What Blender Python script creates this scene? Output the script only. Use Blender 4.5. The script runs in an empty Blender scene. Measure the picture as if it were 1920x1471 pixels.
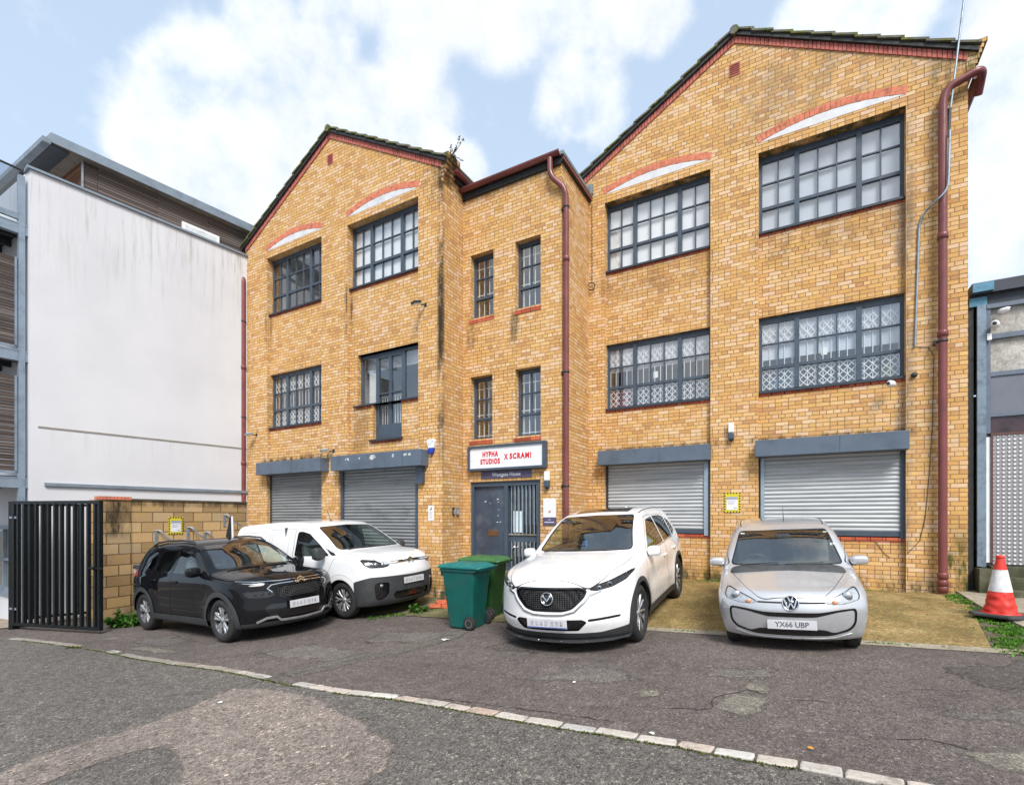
import bpy, bmesh, math, random
import numpy as np
from mathutils import Vector, Matrix, noise as mnoise

# ------------------------------------------------------------------ camera
SC = bpy.context.scene
COL = SC.collection
R = math.radians
cam_d = bpy.data.cameras.new('camera')
cam = bpy.data.objects.new('camera', cam_d)
COL.objects.link(cam)
cam.location = (0, 0, 1.70)
cam.rotation_euler = (R(90), 0, 0)
cam_d.sensor_width = 36
cam_d.lens = 36 * 943 / 1920
cam_d.shift_y = (968 - 735.5) / 1920
cam_d.clip_start = 0.05
cam_d.clip_end = 2000
SC.camera = cam

# ------------------------------------------------------------------ sky and sun
SUN_EL, SUN_AZ = R(47), R(170)          # azimuth clockwise from +Y
W = bpy.data.worlds.new('World')
SC.world = W
W.use_nodes = True
nt = W.node_tree
nt.nodes.clear()
def wn(t, **k):
    n = nt.nodes.new(t)
    for a, b in k.items(): setattr(n, a, b)
    return n
def wl(a, b): nt.links.new(a, b)
def wmath(op, a, b=None, c=None):
    n = wn('ShaderNodeMath', operation=op)
    for i, v in enumerate((a, b, c)):
        if v is None: continue
        if isinstance(v, (int, float)): n.inputs[i].default_value = v
        else: wl(v, n.inputs[i])
    return n.outputs[0]
out = wn('ShaderNodeOutputWorld')
bg = wn('ShaderNodeBackground')
SKY_S = 0.085
bg.inputs[1].default_value = SKY_S
sky = wn('ShaderNodeTexSky', sky_type='NISHITA')
sky.sun_disc = False
sky.sun_elevation = SUN_EL
sky.sun_rotation = SUN_AZ
sky.altitude = 50
sky.air_density = 1.0
sky.dust_density = 1.0
sky.ozone_density = 1.0
tc = wn('ShaderNodeTexCoord')
sep = wn('ShaderNodeSeparateXYZ'); wl(tc.outputs['Generated'], sep.inputs[0])
# clouds live on a flat layer overhead: direction / elevation
zc = wmath('MAXIMUM', sep.outputs[2], 0.0)
den = wmath('ADD', zc, 0.22)
cx_ = wmath('DIVIDE', sep.outputs[0], den)
cy_ = wmath('DIVIDE', sep.outputs[1], den)
cmb = wn('ShaderNodeCombineXYZ'); wl(cx_, cmb.inputs[0]); wl(cy_, cmb.inputs[1])
cmb.inputs[2].default_value = 3.7
n1 = wn('ShaderNodeTexNoise'); n1.inputs['Scale'].default_value = 1.15
n1.inputs['Detail'].default_value = 7; n1.inputs['Roughness'].default_value = 0.52
n1.inputs['Distortion'].default_value = 0.15
mapn = wn('ShaderNodeMapping'); mapn.inputs['Location'].default_value = (0.35, 1.9, 0)
wl(cmb.outputs[0], mapn.inputs[0]); wl(mapn.outputs[0], n1.inputs['Vector'])
nrm = wn('ShaderNodeVectorMath', operation='NORMALIZE'); wl(tc.outputs['Generated'], nrm.inputs[0])
# individual cumulus heads by compass direction: (east, north, up, angular radius in degrees)
CLOUDS = []
for px_, py_, rp in ((330, 235, 95), (430, 190, 100), (555, 200, 95), (640, 275, 105), (765, 235, 72), (480, 300, 130), (610, 340, 130), (290, 300, 60), (760, 310, 60), (390, 330, 90),
                     (480, 5, 50), (620, 5, 60), (780, 20, 75), (950, 10, 85), (1120, 10, 75), (1230, 25, 55), 
                     (1060, 190, 50), (1130, 200, 52), (860, 330, 45), (1560, 15, 85), (1690, 15, 62), (1900, 60, 100), (1885, 300, 85), (1860, 450, 95), (1915, 190, 90)):
    v_ = Vector(((px_ - 960) / 943, 1, (968 - py_) / 943)); CLOUDS.append((v_.x, v_.y, v_.z, math.degrees(rp / 943 / v_.length ** 1.5)))
CLOUDS += [(.5, -1, .7, 22), (-.8, -1, .9, 18), (1.2, -.1, .8, 14), (-.2, -.2, 1, 10), (0.3, -1, .25, 14), (-1, .1, .6, 10), (.3, .1, 1, 9), (0, -.6, 1, 9)]  # out-of-view clouds, added for reflections in glass and car paint
acc = None
for ex, no, up_, rad in CLOUDS:
    d_ = Vector((ex, no, up_)).normalized()
    dp = wn('ShaderNodeVectorMath', operation='DOT_PRODUCT'); wl(nrm.outputs[0], dp.inputs[0]); dp.inputs[1].default_value = d_
    q_ = wn('ShaderNodeMapRange', interpolation_type='SMOOTHSTEP'); wl(dp.outputs['Value'], q_.inputs['Value'])
    q_.inputs['From Min'].default_value = math.cos(math.radians(rad * 1.9)); q_.inputs['From Max'].default_value = math.cos(math.radians(rad * 0.2))
    acc = q_.outputs[0] if acc is None else wmath('ADD', acc, q_.outputs[0])
acc = wmath('MINIMUM', acc, 1.0)
def sky_noise(sc, det, ro):
    n_ = wn('ShaderNodeTexNoise'); n_.inputs['Scale'].default_value = sc; n_.inputs['Detail'].default_value = det; n_.inputs['Roughness'].default_value = ro
    wl(nrm.outputs[0], n_.inputs['Vector']); return wmath('SUBTRACT', n_.outputs['Fac'], 0.5)
fine_ = wmath('MULTIPLY_ADD', sky_noise(15.0, 12, 0.62), 1.55, wmath('MULTIPLY', acc, 0.9))
fld = wmath('MULTIPLY_ADD', sky_noise(4.5, 4, 0.55), 1.5, fine_)
cr = wn('ShaderNodeMapRange', interpolation_type='SMOOTHSTEP')
cr.inputs['From Min'].default_value = 0.12; cr.inputs['From Max'].default_value = 1.08
cr.inputs['To Max'].default_value = 0.90
wl(fld, cr.inputs['Value'])
# thin veil everywhere, thicker toward the horizon
veil = wmath('MULTIPLY_ADD', zc, -0.22, 0.86)
n2 = wn('ShaderNodeTexNoise'); n2.inputs['Scale'].default_value = 2.6; n2.inputs['Detail'].default_value = 5
wl(mapn.outputs[0], n2.inputs['Vector'])
shade = wn('ShaderNodeMapRange'); wl(n2.outputs['Fac'], shade.inputs['Value'])
shade.inputs['From Min'].default_value = 0.3; shade.inputs['From Max'].default_value = 0.7
shade.inputs['To Min'].default_value = 0.88; shade.inputs['To Max'].default_value = 1.0
ccol = wn('ShaderNodeVectorMath', operation='SCALE'); ccol.inputs[0].default_value = (5.35, 5.5, 5.65)
wl(shade.outputs[0], ccol.inputs['Scale'])
hazec = wn('ShaderNodeMix', data_type='RGBA'); hazec.inputs['B'].default_value = (3.35, 4.12, 5.05, 1)
wl(veil, hazec.inputs['Factor']); wl(sky.outputs[0], hazec.inputs['A'])
mixc = wn('ShaderNodeMix', data_type='RGBA')
wl(cr.outputs[0], mixc.inputs['Factor']); wl(hazec.outputs['Result'], mixc.inputs['A']); wl(ccol.outputs[0], mixc.inputs['B'])
wl(mixc.outputs['Result'], bg.inputs[0])
wl(bg.outputs[0], out.inputs[0])

sun_d = bpy.data.lights.new('sun', 'SUN')
sun_d.energy = 1.8
sun_d.angle = R(22)
sun_d.color = (1.0, 0.965, 0.92)
sun = bpy.data.objects.new('sun', sun_d)
COL.objects.link(sun)
sdir = Vector((math.sin(SUN_AZ) * math.cos(SUN_EL), math.cos(SUN_AZ) * math.cos(SUN_EL), math.sin(SUN_EL)))
sun.rotation_euler = sdir.to_track_quat('Z', 'Y').to_euler()

SC.view_settings.view_transform = 'Standard'
SC.view_settings.look = 'None'
SC.view_settings.gamma = 1
SC.view_settings.exposure = 1.34
SC.render.engine = 'CYCLES'
SC.cycles.max_bounces = 8
SC.cycles.transparent_max_bounces = 16

# ------------------------------------------------------------------ helpers
RND = random.Random(7)
def srgb(r, g, b, k=1.0):
    f = lambda v: ((v / 255 + 0.055) / 1.055) ** 2.4 if v > 10 else v / 255 / 12.92
    return (f(r) * k, f(g) * k, f(b) * k, 1)

class NT:
    """small wrapper to write node trees tersely"""
    def __init__(s, name):
        s.m = bpy.data.materials.new(name); s.m.use_nodes = True
        s.t = s.m.node_tree; s.t.nodes.clear()
        s.out = s.n('ShaderNodeOutputMaterial')
        s.b = s.n('ShaderNodeBsdfPrincipled')
        s.l(s.b.outputs[0], s.out.inputs[0])
    def n(s, t, **k):
        x = s.t.nodes.new(t)
        for a, b in k.items(): setattr(x, a, b)
        return x
    def l(s, a, b): s.t.links.new(a, b)
    def set(s, inp, v):
        i = s.b.inputs[inp]
        if hasattr(v, 'links') or hasattr(v, 'is_linked'): s.l(v, i)
        else: i.default_value = v
    def coord(s, kind='Object'): return s.n('ShaderNodeTexCoord').outputs[kind]
    def uv(s): return s.n('ShaderNodeUVMap', uv_map='UVMap').outputs[0]
    def pos(s): return s.n('ShaderNodeNewGeometry').outputs['Position']
    def mapping(s, v, loc=(0, 0, 0), scale=(1, 1, 1), rot=(0, 0, 0)):
        m = s.n('ShaderNodeMapping'); s.l(v, m.inputs[0])
        m.inputs['Location'].default_value = loc; m.inputs['Scale'].default_value = scale; m.inputs['Rotation'].default_value = rot
        return m.outputs[0]
    def noise(s, v, scale, detail=4, rough=0.55, dist=0.0):
        x = s.n('ShaderNodeTexNoise'); s.l(v, x.inputs['Vector'])
        x.inputs['Scale'].default_value = scale; x.inputs['Detail'].default_value = detail
        x.inputs['Roughness'].default_value = rough; x.inputs['Distortion'].default_value = dist
        return x.outputs['Fac']
    def vor(s, v, scale, out='Distance', feature='F1', rnd=1.0):
        x = s.n('ShaderNodeTexVoronoi', feature=feature); s.l(v, x.inputs['Vector'])
        x.inputs['Scale'].default_value = scale; x.inputs['Randomness'].default_value = rnd
        return x.outputs[out]
    def ramp(s, v, stops, interp='LINEAR'):
        x = s.n('ShaderNodeValToRGB'); s.l(v, x.inputs[0]); x.color_ramp.interpolation = interp
        e = x.color_ramp.elements
        while len(e) < len(stops): e.new(0.5)
        for i, (p, c) in enumerate(stops):
            e[i].position = p; e[i].color = c if len(c) == 4 else (*c, 1)
        return x.outputs[0]
    def mr(s, v, a, b, c=0.0, d=1.0, smooth=True):
        x = s.n('ShaderNodeMapRange', interpolation_type='SMOOTHSTEP' if smooth else 'LINEAR')
        s.l(v, x.inputs['Value'])
        for k, q in zip(('From Min', 'From Max', 'To Min', 'To Max'), (a, b, c, d)): x.inputs[k].default_value = q
        return x.outputs[0]
    def mix(s, f, a, b, blend='MIX'):
        x = s.n('ShaderNodeMix', data_type='RGBA', blend_type=blend)
        for k, v in (('Factor', f), ('A', a), ('B', b)):
            i = [q for q in x.inputs if q.name == k and q.enabled][0]
            if hasattr(v, 'is_linked'): s.l(v, i)
            else: i.default_value = v if k == 'Factor' or len(v) == 4 else (*v, 1)
        return [q for q in x.outputs if q.enabled][0]
    def math(s, op, a, b=None, c=None):
        x = s.n('ShaderNodeMath', operation=op)
        for i, v in enumerate((a, b, c)):
            if v is None: continue
            if hasattr(v, 'is_linked'): s.l(v, x.inputs[i])
            else: x.inputs[i].default_value = v
        return x.outputs[0]
    def bump(s, h, strength=0.4, dist=0.01):
        x = s.n('ShaderNodeBump'); s.l(h, x.inputs['Height'])
        x.inputs['Strength'].default_value = strength; x.inputs['Distance'].default_value = dist
        s.l(x.outputs[0], s.b.inputs['Normal'])

_mats = {}
def simple(name, col, rough=0.5, metal=0.0, var=0.12, scale=6.0, coat=0.0, bump=0.0, bscale=60, spec=0.5, dirt=None):
    """plain painted / plastic / metal surface with a little blotchy wear"""
    if name in _mats: return _mats[name]
    m = NT(name)
    v = m.coord()
    f = m.noise(v, scale, 5, 0.6)
    dark = tuple(c * (1 - var * 2) for c in col[:3]); lite = tuple(min(1, c * (1 + var)) for c in col[:3])
    c = m.ramp(f, [(0.3, dark), (0.5, col[:3]), (0.72, lite)])
    if dirt:
        d = m.mr(m.noise(v, scale * 0.7, 6, 0.7), 0.52, 0.70)
        c = m.mix(d, c, dirt)
    m.set('Base Color', c)
    m.set('Roughness', m.mr(m.noise(v, scale * 2.3, 3), 0.3, 0.7, max(0.02, rough - 0.08), min(1, rough + 0.1)))
    m.set('Metallic', metal); m.set('Coat Weight', coat); m.set('Specular IOR Level', spec)
    if bump: m.bump(m.noise(v, bscale, 4, 0.6), bump, 0.004)
    _mats[name] = m.m
    return m.m

class MB:
    """mesh builder in metres; UVs are box-projected in metres on build"""
    def __init__(s): s.v = []; s.f = []; s.sm = []
    def add(s, vs, fs, smooth=False):
        o = len(s.v); s.v += [tuple(map(float, p)) for p in vs]
        s.f += [tuple(o + i for i in f) for f in fs]; s.sm += [smooth] * len(fs)
        return s
    def quad(s, *p): return s.add(p, [tuple(range(len(p)))])
    def box(s, x0, x1, y0, y1, z0, z1):
        x0, x1 = sorted((x0, x1)); y0, y1 = sorted((y0, y1)); z0, z1 = sorted((z0, z1))
        v = [(x0, y0, z0), (x1, y0, z0), (x1, y1, z0), (x0, y1, z0), (x0, y0, z1), (x1, y0, z1), (x1, y1, z1), (x0, y1, z1)]
        return s.add(v, [(0, 3, 2, 1), (4, 5, 6, 7), (0, 1, 5, 4), (1, 2, 6, 5), (2, 3, 7, 6), (3, 0, 4, 7)])
    def obox(s, c, ux, uy, uz):
        """box from centre and half-axis vectors"""
        c, ux, uy, uz = map(Vector, (c, ux, uy, uz))
        v = [c + a * ux + b * uy + d * uz for d in (-1, 1) for a, b in ((-1, -1), (1, -1), (1, 1), (-1, 1))]
        return s.add(v, [(0, 3, 2, 1), (4, 5, 6, 7), (0, 1, 5, 4), (1, 2, 6, 5), (2, 3, 7, 6), (3, 0, 4, 7)])
    def prism(s, poly, a, b, axis='y'):
        """extrude a 2-D polygon; axis y: (x,z), axis x: (y,z), axis z: (x,y)"""
        def P(p, t): return {'y': (p[0], t, p[1]), 'x': (t, p[0], p[1]), 'z': (p[0], p[1], t)}[axis]
        n = len(poly)
        v = [P(p, a) for p in poly] + [P(p, b) for p in poly]
        f = [tuple(range(n)), tuple(range(2 * n - 1, n - 1, -1))]
        f += [(i, n + i, n + (i + 1) % n, (i + 1) % n) for i in range(n)]
        return s.add(v, f)
    def bar(s, a, b, w, h=None, up=(0, 0, 1)):
        """rectangular bar from a to b"""
        a, b = Vector(a), Vector(b); h = w if h is None else h
        d = (b - a); L = d.length; d = d / L
        u = Vector(up)
        if abs(d.dot(u)) > 0.98: u = Vector((1, 0, 0))
        x = d.cross(u).normalized(); y = x.cross(d).normalized()
        return s.obox((a + b) / 2, d * L / 2, x * w / 2, y * h / 2)
    def tube(s, pts, r, n=10, smooth=True, caps=True):
        pts = [Vector(p) for p in pts]; m = len(pts)
        rs = r if hasattr(r, '__len__') else [r] * m
        up = Vector((0, 0, 1)); V = []; prev = None
        for i, p in enumerate(pts):
            t = (pts[min(i + 1, m - 1)] - pts[max(i - 1, 0)])
            t = t.normalized() if t.length > 1e-9 else Vector((0, 0, 1))
            if prev is None:
                x = t.cross(up if abs(t.dot(up)) < 0.95 else Vector((1, 0, 0))).normalized()
            else:
                x = (prev - t * prev.dot(t)).normalized()
            prev = x; y = t.cross(x)
            V += [p + (x * math.cos(2 * math.pi * k / n) + y * math.sin(2 * math.pi * k / n)) * rs[i] for k in range(n)]
        F_ = [(i * n + k, i * n + (k + 1) % n, (i + 1) * n + (k + 1) % n, (i + 1) * n + k) for i in range(m - 1) for k in range(n)]
        s.add(V, F_, smooth)
        if caps:
            s.add(V[:n], [tuple(range(n - 1, -1, -1))]); s.add(V[-n:], [tuple(range(n))])
        return s
    def lathe(s, prof, c=(0, 0, 0), axis='z', n=32, smooth=True, closed=False):
        V = []
        for r, h in prof:
            for k in range(n):
                a = 2 * math.pi * k / n; q = (r * math.cos(a), r * math.sin(a), h)
                p = {'z': q, 'y': (q[0], q[2], q[1]), 'x': (q[2], q[0], q[1])}[axis]
                V.append((p[0] + c[0], p[1] + c[1], p[2] + c[2]))
        m = len(prof); rng = range(m if closed else m - 1)
        F_ = [(i * n + k, i * n + (k + 1) % n, ((i + 1) % m) * n + (k + 1) % n, ((i + 1) % m) * n + k) for i in rng for k in range(n)]
        return s.add(V, F_, smooth)
    def xform(s, M):
        s.v = [tuple(M @ Vector(p)) for p in s.v]; return s
    def build(s, name, mat, parent=None, bevel=0.0, fixn=True):
        me = bpy.data.meshes.new(name)
        me.from_pydata(s.v, [], s.f)
        me.polygons.foreach_set('use_smooth', s.sm)
        if fixn:
            bm = bmesh.new(); bm.from_mesh(me)
            bmesh.ops.recalc_face_normals(bm, faces=bm.faces); bm.to_mesh(me); bm.free()
        box_uv(me)
        me.materials.append(mat)
        o = bpy.data.objects.new(name, me); COL.objects.link(o)
        if parent: o.parent = parent
        if bevel:
            b = o.modifiers.new('bevel', 'BEVEL'); b.width = bevel; b.segments = 2; b.limit_method = 'ANGLE'
        return o

def box_uv(me):
    uv = me.uv_layers.new(name='UVMap')
    nl = len(me.loops)
    if not nl: return
    co = np.empty(len(me.vertices) * 3); me.vertices.foreach_get('co', co); co = co.reshape(-1, 3)
    vi = np.empty(nl, int); me.loops.foreach_get('vertex_index', vi)
    nr = np.empty(len(me.polygons) * 3); me.polygons.foreach_get('normal', nr); nr = nr.reshape(-1, 3)
    lt = np.empty(len(me.polygons), int); me.polygons.foreach_get('loop_total', lt)
    a = np.repeat(np.abs(nr), lt, axis=0); p = co[vi]
    k = a.argmax(1)
    u = np.where(k == 0, p[:, 1], p[:, 0]); v = np.where(k == 2, p[:, 1], p[:, 2])
    uv.data.foreach_set('uv', np.stack([u, v], 1).astype(np.float32).ravel())

def tag(o, label=None, cat=None, group=None, kind=None):
    if label: o['label'] = label
    if cat: o['category'] = cat
    if group: o['group'] = group
    if kind: o['kind'] = kind
    return o
def empty(name, loc=(0, 0, 0), rz=0.0, **k):
    o = bpy.data.objects.new(name, None); COL.objects.link(o)
    o.empty_display_size = 0.2
    o.location = loc; o.rotation_euler = (0, 0, rz)
    return tag(o, **k)
def copy_tree(o, parent=None):
    c = o.copy(); COL.objects.link(c)
    if parent: c.parent = parent
    for ch in o.children: copy_tree(ch, c)
    return c
def text_mesh(txt, size, name, mat, parent, loc, rot=(R(90), 0, 0), bold=0.0, depth=0.002, align='CENTER', sx=1.0, space=1.0, width=None):
    cu = bpy.data.curves.new(name, 'FONT'); cu.body = txt; cu.size = size
    cu.align_x = align; cu.align_y = 'CENTER'; cu.offset = bold; cu.extrude = depth
    cu.resolution_u = 4; cu.space_character = space
    t = bpy.data.objects.new('tmp', cu); COL.objects.link(t)
    bpy.context.view_layer.update()
    me = bpy.data.meshes.new_from_object(t.evaluated_get(bpy.context.evaluated_depsgraph_get()))
    bpy.data.objects.remove(t)
    me.materials.clear(); me.materials.append(mat); me.name = name
    o = bpy.data.objects.new(name, me); COL.objects.link(o)
    if width:
        xs_ = [v.co.x for v in me.vertices]; sx = width / (max(xs_) - min(xs_))
    o.parent = parent; o.location = loc; o.rotation_euler = rot; o.scale = (sx, 1, 1)
    return o
def zg(x): return 0.0557 * max(-16.0, min(13.0, x))      # the site falls gently to the left
# ------------------------------------------------------------------ materials of the place
def brick_mat(name, stops, mortar, bw=0.225, bh=0.075, ms=0.0075, stains=(), base_z=None, mottle=0.28, flip=False, bumps=0.35, hue=True):
    m = NT(name); uv = m.uv()
    def brick(c1, c2, mo, msz):
        b = m.n('ShaderNodeTexBrick'); m.l(uv, b.inputs['Vector'])
        b.inputs['Color1'].default_value = c1; b.inputs['Color2'].default_value = c2; b.inputs['Mortar'].default_value = mo
        b.inputs['Scale'].default_value = 1.0; b.inputs['Mortar Size'].default_value = msz
        b.inputs['Mortar Smooth'].default_value = 0.25; b.inputs['Bias'].default_value = 0.0
        b.inputs['Brick Width'].default_value = bw; b.inputs['Row Height'].default_value = bh
        b.offset = 0.5; b.squash = 0.5 if bw < 0.3 else 1.0; b.squash_frequency = 3
        return b
    b = brick((0, 0, 0, 1), (1, 1, 1, 1), (0.5, 0.5, 0.5, 1), 0.0001)
    p = m.pos()
    big = m.noise(p, 0.45, 4, 0.6)
    rnd = m.math('ADD', b.outputs['Color'], m.math('MULTIPLY', m.math('SUBTRACT', big, 0.5), mottle))
    col = m.ramp(rnd, stops)
    if hue:
        hn = m.noise(m.mapping(p, scale=(1, 1, 2.4)), 6.5, 4, 0.7)
        col = m.mix(0.8, col, m.ramp(hn, [(0.32, (1.08, 1.04, 0.70)), (0.48, (1, 1, 1)), (0.58, (1.02, 0.95, 1.06)), (0.70, (1.06, 1.06, 1.28))]), 'MULTIPLY')
    fine = m.noise(p, 38, 5, 0.65)
    col = m.mix(0.55, col, m.ramp(fine, [(0.25, (0.45, 0.42, 0.38)), (0.5, (1, 1, 1)), (0.75, (1.0, 1.0, 1.0))]), 'MULTIPLY')
    # soot pocks on single bricks
    pock = m.mr(m.noise(p, 9, 3, 0.7), 0.66, 0.74)
    col = m.mix(m.math('MULTIPLY', pock, 0.45), col, (0.14, 0.09, 0.05))
    j = brick((0, 0, 0, 1), (0, 0, 0, 1), (1, 1, 1, 1), ms)
    wob = m.noise(p, 55, 3)
    jf = m.math('MULTIPLY', j.outputs['Fac'], m.mr(wob, 0.2, 0.6, 0.65, 1.0))
    mo = m.mix(m.mr(m.noise(p, 1.2, 4), 0.35, 0.65), mortar, tuple(c * 0.62 for c in mortar[:3]))
    col = m.mix(jf, col, mo)
    sepu = m.n('ShaderNodeSeparateXYZ'); m.l(uv, sepu.inputs[0])
    for (x0, x1, z0, z1, sx, sz, amt, scol, ns) in stains:
        fx = m.math('MULTIPLY', m.mr(sepu.outputs[0], x0 - sx, x0 + sx), m.mr(sepu.outputs[0], x1 - sx, x1 + sx, 1, 0))
        fz = m.math('MULTIPLY', m.mr(sepu.outputs[1], z0 - sz, z0 + sz), m.mr(sepu.outputs[1], z1 - sz, z1 + sz, 1, 0))
        sn = m.noise(m.mapping(p, scale=(ns, ns, ns * 0.35)), 1.0, 6, 0.7)
        f = m.math('MULTIPLY', m.math('MULTIPLY', fx, fz), m.mr(sn, 0.36, 0.60))
        col = m.mix(m.math('MULTIPLY', f, amt), col, scol)
    m.set('Base Color', col); m.set('Roughness', 0.9); m.set('Specular IOR Level', 0.25)
    h = m.math('ADD', m.math('MULTIPLY', m.math('SUBTRACT', 1.0, j.outputs['Fac']), 1.0), m.math('MULTIPLY', fine, 0.35))
    m.bump(h, bumps, 0.008)
    return m.m

BS = [(0.0, srgb(192, 144, 94)), (0.10, srgb(207, 158, 100)), (0.28, srgb(217, 169, 102)), (0.46, srgb(212, 168, 108)), (0.62, srgb(226, 182, 122)),
      (0.78, srgb(220, 180, 132)), (0.92, srgb(228, 194, 150)), (1.0, srgb(222, 186, 150))]
BS = [(p, tuple(x * k for x, k in zip(c[:3], (0.92, 0.94, 0.98)))) for p, c in BS]
MORT = tuple(x * 0.66 for x in srgb(172, 142, 104)[:3])
DK = (0.022, 0.020, 0.016); MOSS = (0.035, 0.045, 0.012); BRN = (0.10, 0.055, 0.025)
GRN = (0.03, 0.055, 0.012); GREY = (0.16, 0.14, 0.12)
M_brick_r = brick_mat('yellow_stock_brick_right', BS, MORT, stains=[
    (-3.25, -0.70, 3.12, 3.24, 0.12, 0.07, 0.9, DK, 7), (-6.4, -3.85, 3.12, 3.24, 0.12, 0.07, 0.9, DK, 7),
    (-8, 1, -1, 0.62, 0.1, 0.14, 0.85, MOSS, 4), (-0.30, 0.1, 0.2, 1.35, 0.06, 0.45, 0.9, GRN, 5),
    (-0.95, -0.70, 1.2, 8.7, 0.06, 0.3, 0.55, GREY, 3), (-3.6, 0.2, 9.1, 10.6, 0.3, 0.4, 0.35, GREY, 2.5),
    (-0.45, 0.2, 8.6, 9.6, 0.15, 0.3, 0.75, MOSS, 3), (-6.35, -3.9, 6.6, 7.2, 0.1, 0.25, 0.35, BRN, 3), (-3.2, -0.7, 6.6, 7.2, 0.1, 0.25, 0.35, BRN, 3)])
M_brick_l = brick_mat('yellow_stock_brick_left', BS, MORT, stains=[
    (-9.17, -9.0, 3.3, 9.6, 0.05, 0.9, 0.97, DK, 2.2), (-15.3, -12.5, 3.1, 3.3, 0.1, 0.07, 0.9, DK, 7),
    (-12.02, -11.85, 6.2, 7.3, 0.06, 0.4, 0.9, DK, 3), (-15.2, -15.0, 6.2, 7.3, 0.08, 0.4, 0.6, DK, 3),
    (-17, -9, -1.5, 0.35, 0.1, 0.16, 0.85, MOSS, 4), (-11.9, -11.3, 3.2, 4.3, 0.1, 0.3, 0.4, BRN, 3), (-9.5, -9.0, 8.6, 9.6, 0.15, 0.3, 0.85, DK, 2)])
M_brick_c = brick_mat('yellow_stock_brick_centre', BS, MORT, stains=[
    (-9.1, -6.5, -1, 0.45, 0.1, 0.15, 0.8, MOSS, 4), (-8.95, -8.75, 5.5, 6.1, 0.05, 0.2, 0.75, DK, 3), (-7.8, -7.6, 5.5, 6.1, 0.05, 0.2, 0.75, DK, 3),
    (-8.95, -8.75, 3.0, 3.4, 0.05, 0.15, 0.7, DK, 3)])
M_brick_ret = brick_mat('yellow_stock_brick_return', [(p, tuple(x * 0.95 for x in c)) for p, c in BS], MORT, stains=[
    (-2.35, -2.24, 3.0, 9.5, 0.05, 0.9, 0.9, DK, 2.2), (-3, 1, -1, 0.4, 0.1, 0.15, 0.8, MOSS, 4)])
M_red = brick_mat('red_brick_dressing', [(0, srgb(150, 70, 50)), (0.4, srgb(190, 92, 66)), (0.7, srgb(205, 110, 80)), (1, srgb(180, 84, 64))],
                  (0.16, 0.09, 0.06), bw=0.225, bh=0.075, mottle=0.2)
M_voussoir = simple('red_brick_voussoir', srgb(200, 120, 94)[:3], 0.9, var=0.22, scale=9)
M_redband = simple('red_painted_band', srgb(178, 100, 88)[:3], 0.85, var=0.22, scale=7)
M_white_p = simple('white_painted_infill', (0.62, 0.63, 0.65), 0.7, var=0.08, scale=5)
M_slate = simple('blue_grey_paint', srgb(66, 78, 92)[:3], 0.42, var=0.10, scale=4)
M_slate_d = simple('dark_grey_sill', srgb(48, 54, 62)[:3], 0.5, var=0.12)
M_box_worn = simple('worn_blue_grey_paint', srgb(84, 97, 112)[:3], 0.5, var=0.12, scale=2.5)
M_maroon = simple('maroon_plastic_pipe', srgb(116, 62, 60)[:3], 0.35, var=0.14, scale=2.0)
M_black = simple('black_paint', (0.012, 0.013, 0.015), 0.4, var=0.1)
M_blackd = simple('black_board', (0.02, 0.022, 0.022), 0.7, var=0.3)
M_zinc = simple('galvanised_steel', srgb(150, 162, 172)[:3], 0.42, 0.55, var=0.16, scale=7)
M_zinc_d = simple('weathered_zinc', srgb(128, 140, 152)[:3], 0.5, 0.3, var=0.12, scale=4)
M_lead = simple('lead_flashing', srgb(120, 132, 136)[:3], 0.55, 0.2, var=0.2)
M_whitepl = simple('white_plastic', (0.78, 0.78, 0.78), 0.35, var=0.05)
M_dkpl = simple('dark_plastic', (0.025, 0.027, 0.03), 0.45, var=0.1)
M_grille = simple('white_grille_paint', (0.74, 0.74, 0.74), 0.45, var=0.06)

def tile_mat():
    m = NT('mossy_concrete_tile'); p = m.pos()
    c = m.ramp(m.noise(p, 3.0, 6, 0.65), [(0.3, (0.07, 0.07, 0.058)), (0.5, (0.15, 0.148, 0.125)), (0.7, (0.22, 0.21, 0.17))])
    f = m.mr(m.noise(p, 5.5, 5, 0.65), 0.43, 0.56)
    c = m.mix(m.math('MULTIPLY', f, 0.9), c, m.ramp(m.noise(p, 14, 3), [(0.35, (0.06, 0.085, 0.02)), (0.6, (0.15, 0.165, 0.03)), (0.72, (0.34, 0.28, 0.03))]))
    m.set('Base Color', c); m.set('Roughness', 0.95); m.bump(m.noise(p, 40, 5, 0.7), 0.8, 0.02)
    return m.m
M_tile = tile_mat()

def shutter_mat(name, k, grime):
    m = NT(name); p = m.pos()
    st = m.noise(m.mapping(p, scale=(0.8, 0.8, 14)), 1.0, 4, 0.6)
    c = m.ramp(st, [(0.3, srgb(160, 166, 170, k)), (0.55, srgb(184, 189, 193, k)), (0.75, srgb(198, 202, 206, k))])
    g = m.mr(m.noise(m.mapping(p, scale=(1, 1, 1.6)), 1.3, 7, 0.7), 0.50, 0.72)
    c = m.mix(m.math('MULTIPLY', g, grime), c, (0.06, 0.06, 0.058))
    m.set('Base Color', c); m.set('Roughness', 0.5); m.set('Metallic', 0.15)
    return m.m
M_shut_r = shutter_mat('clean_shutter_steel', 0.95, 0.12)
M_shut_l = shutter_mat('grimy_shutter_steel', 0.50, 0.6)

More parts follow.
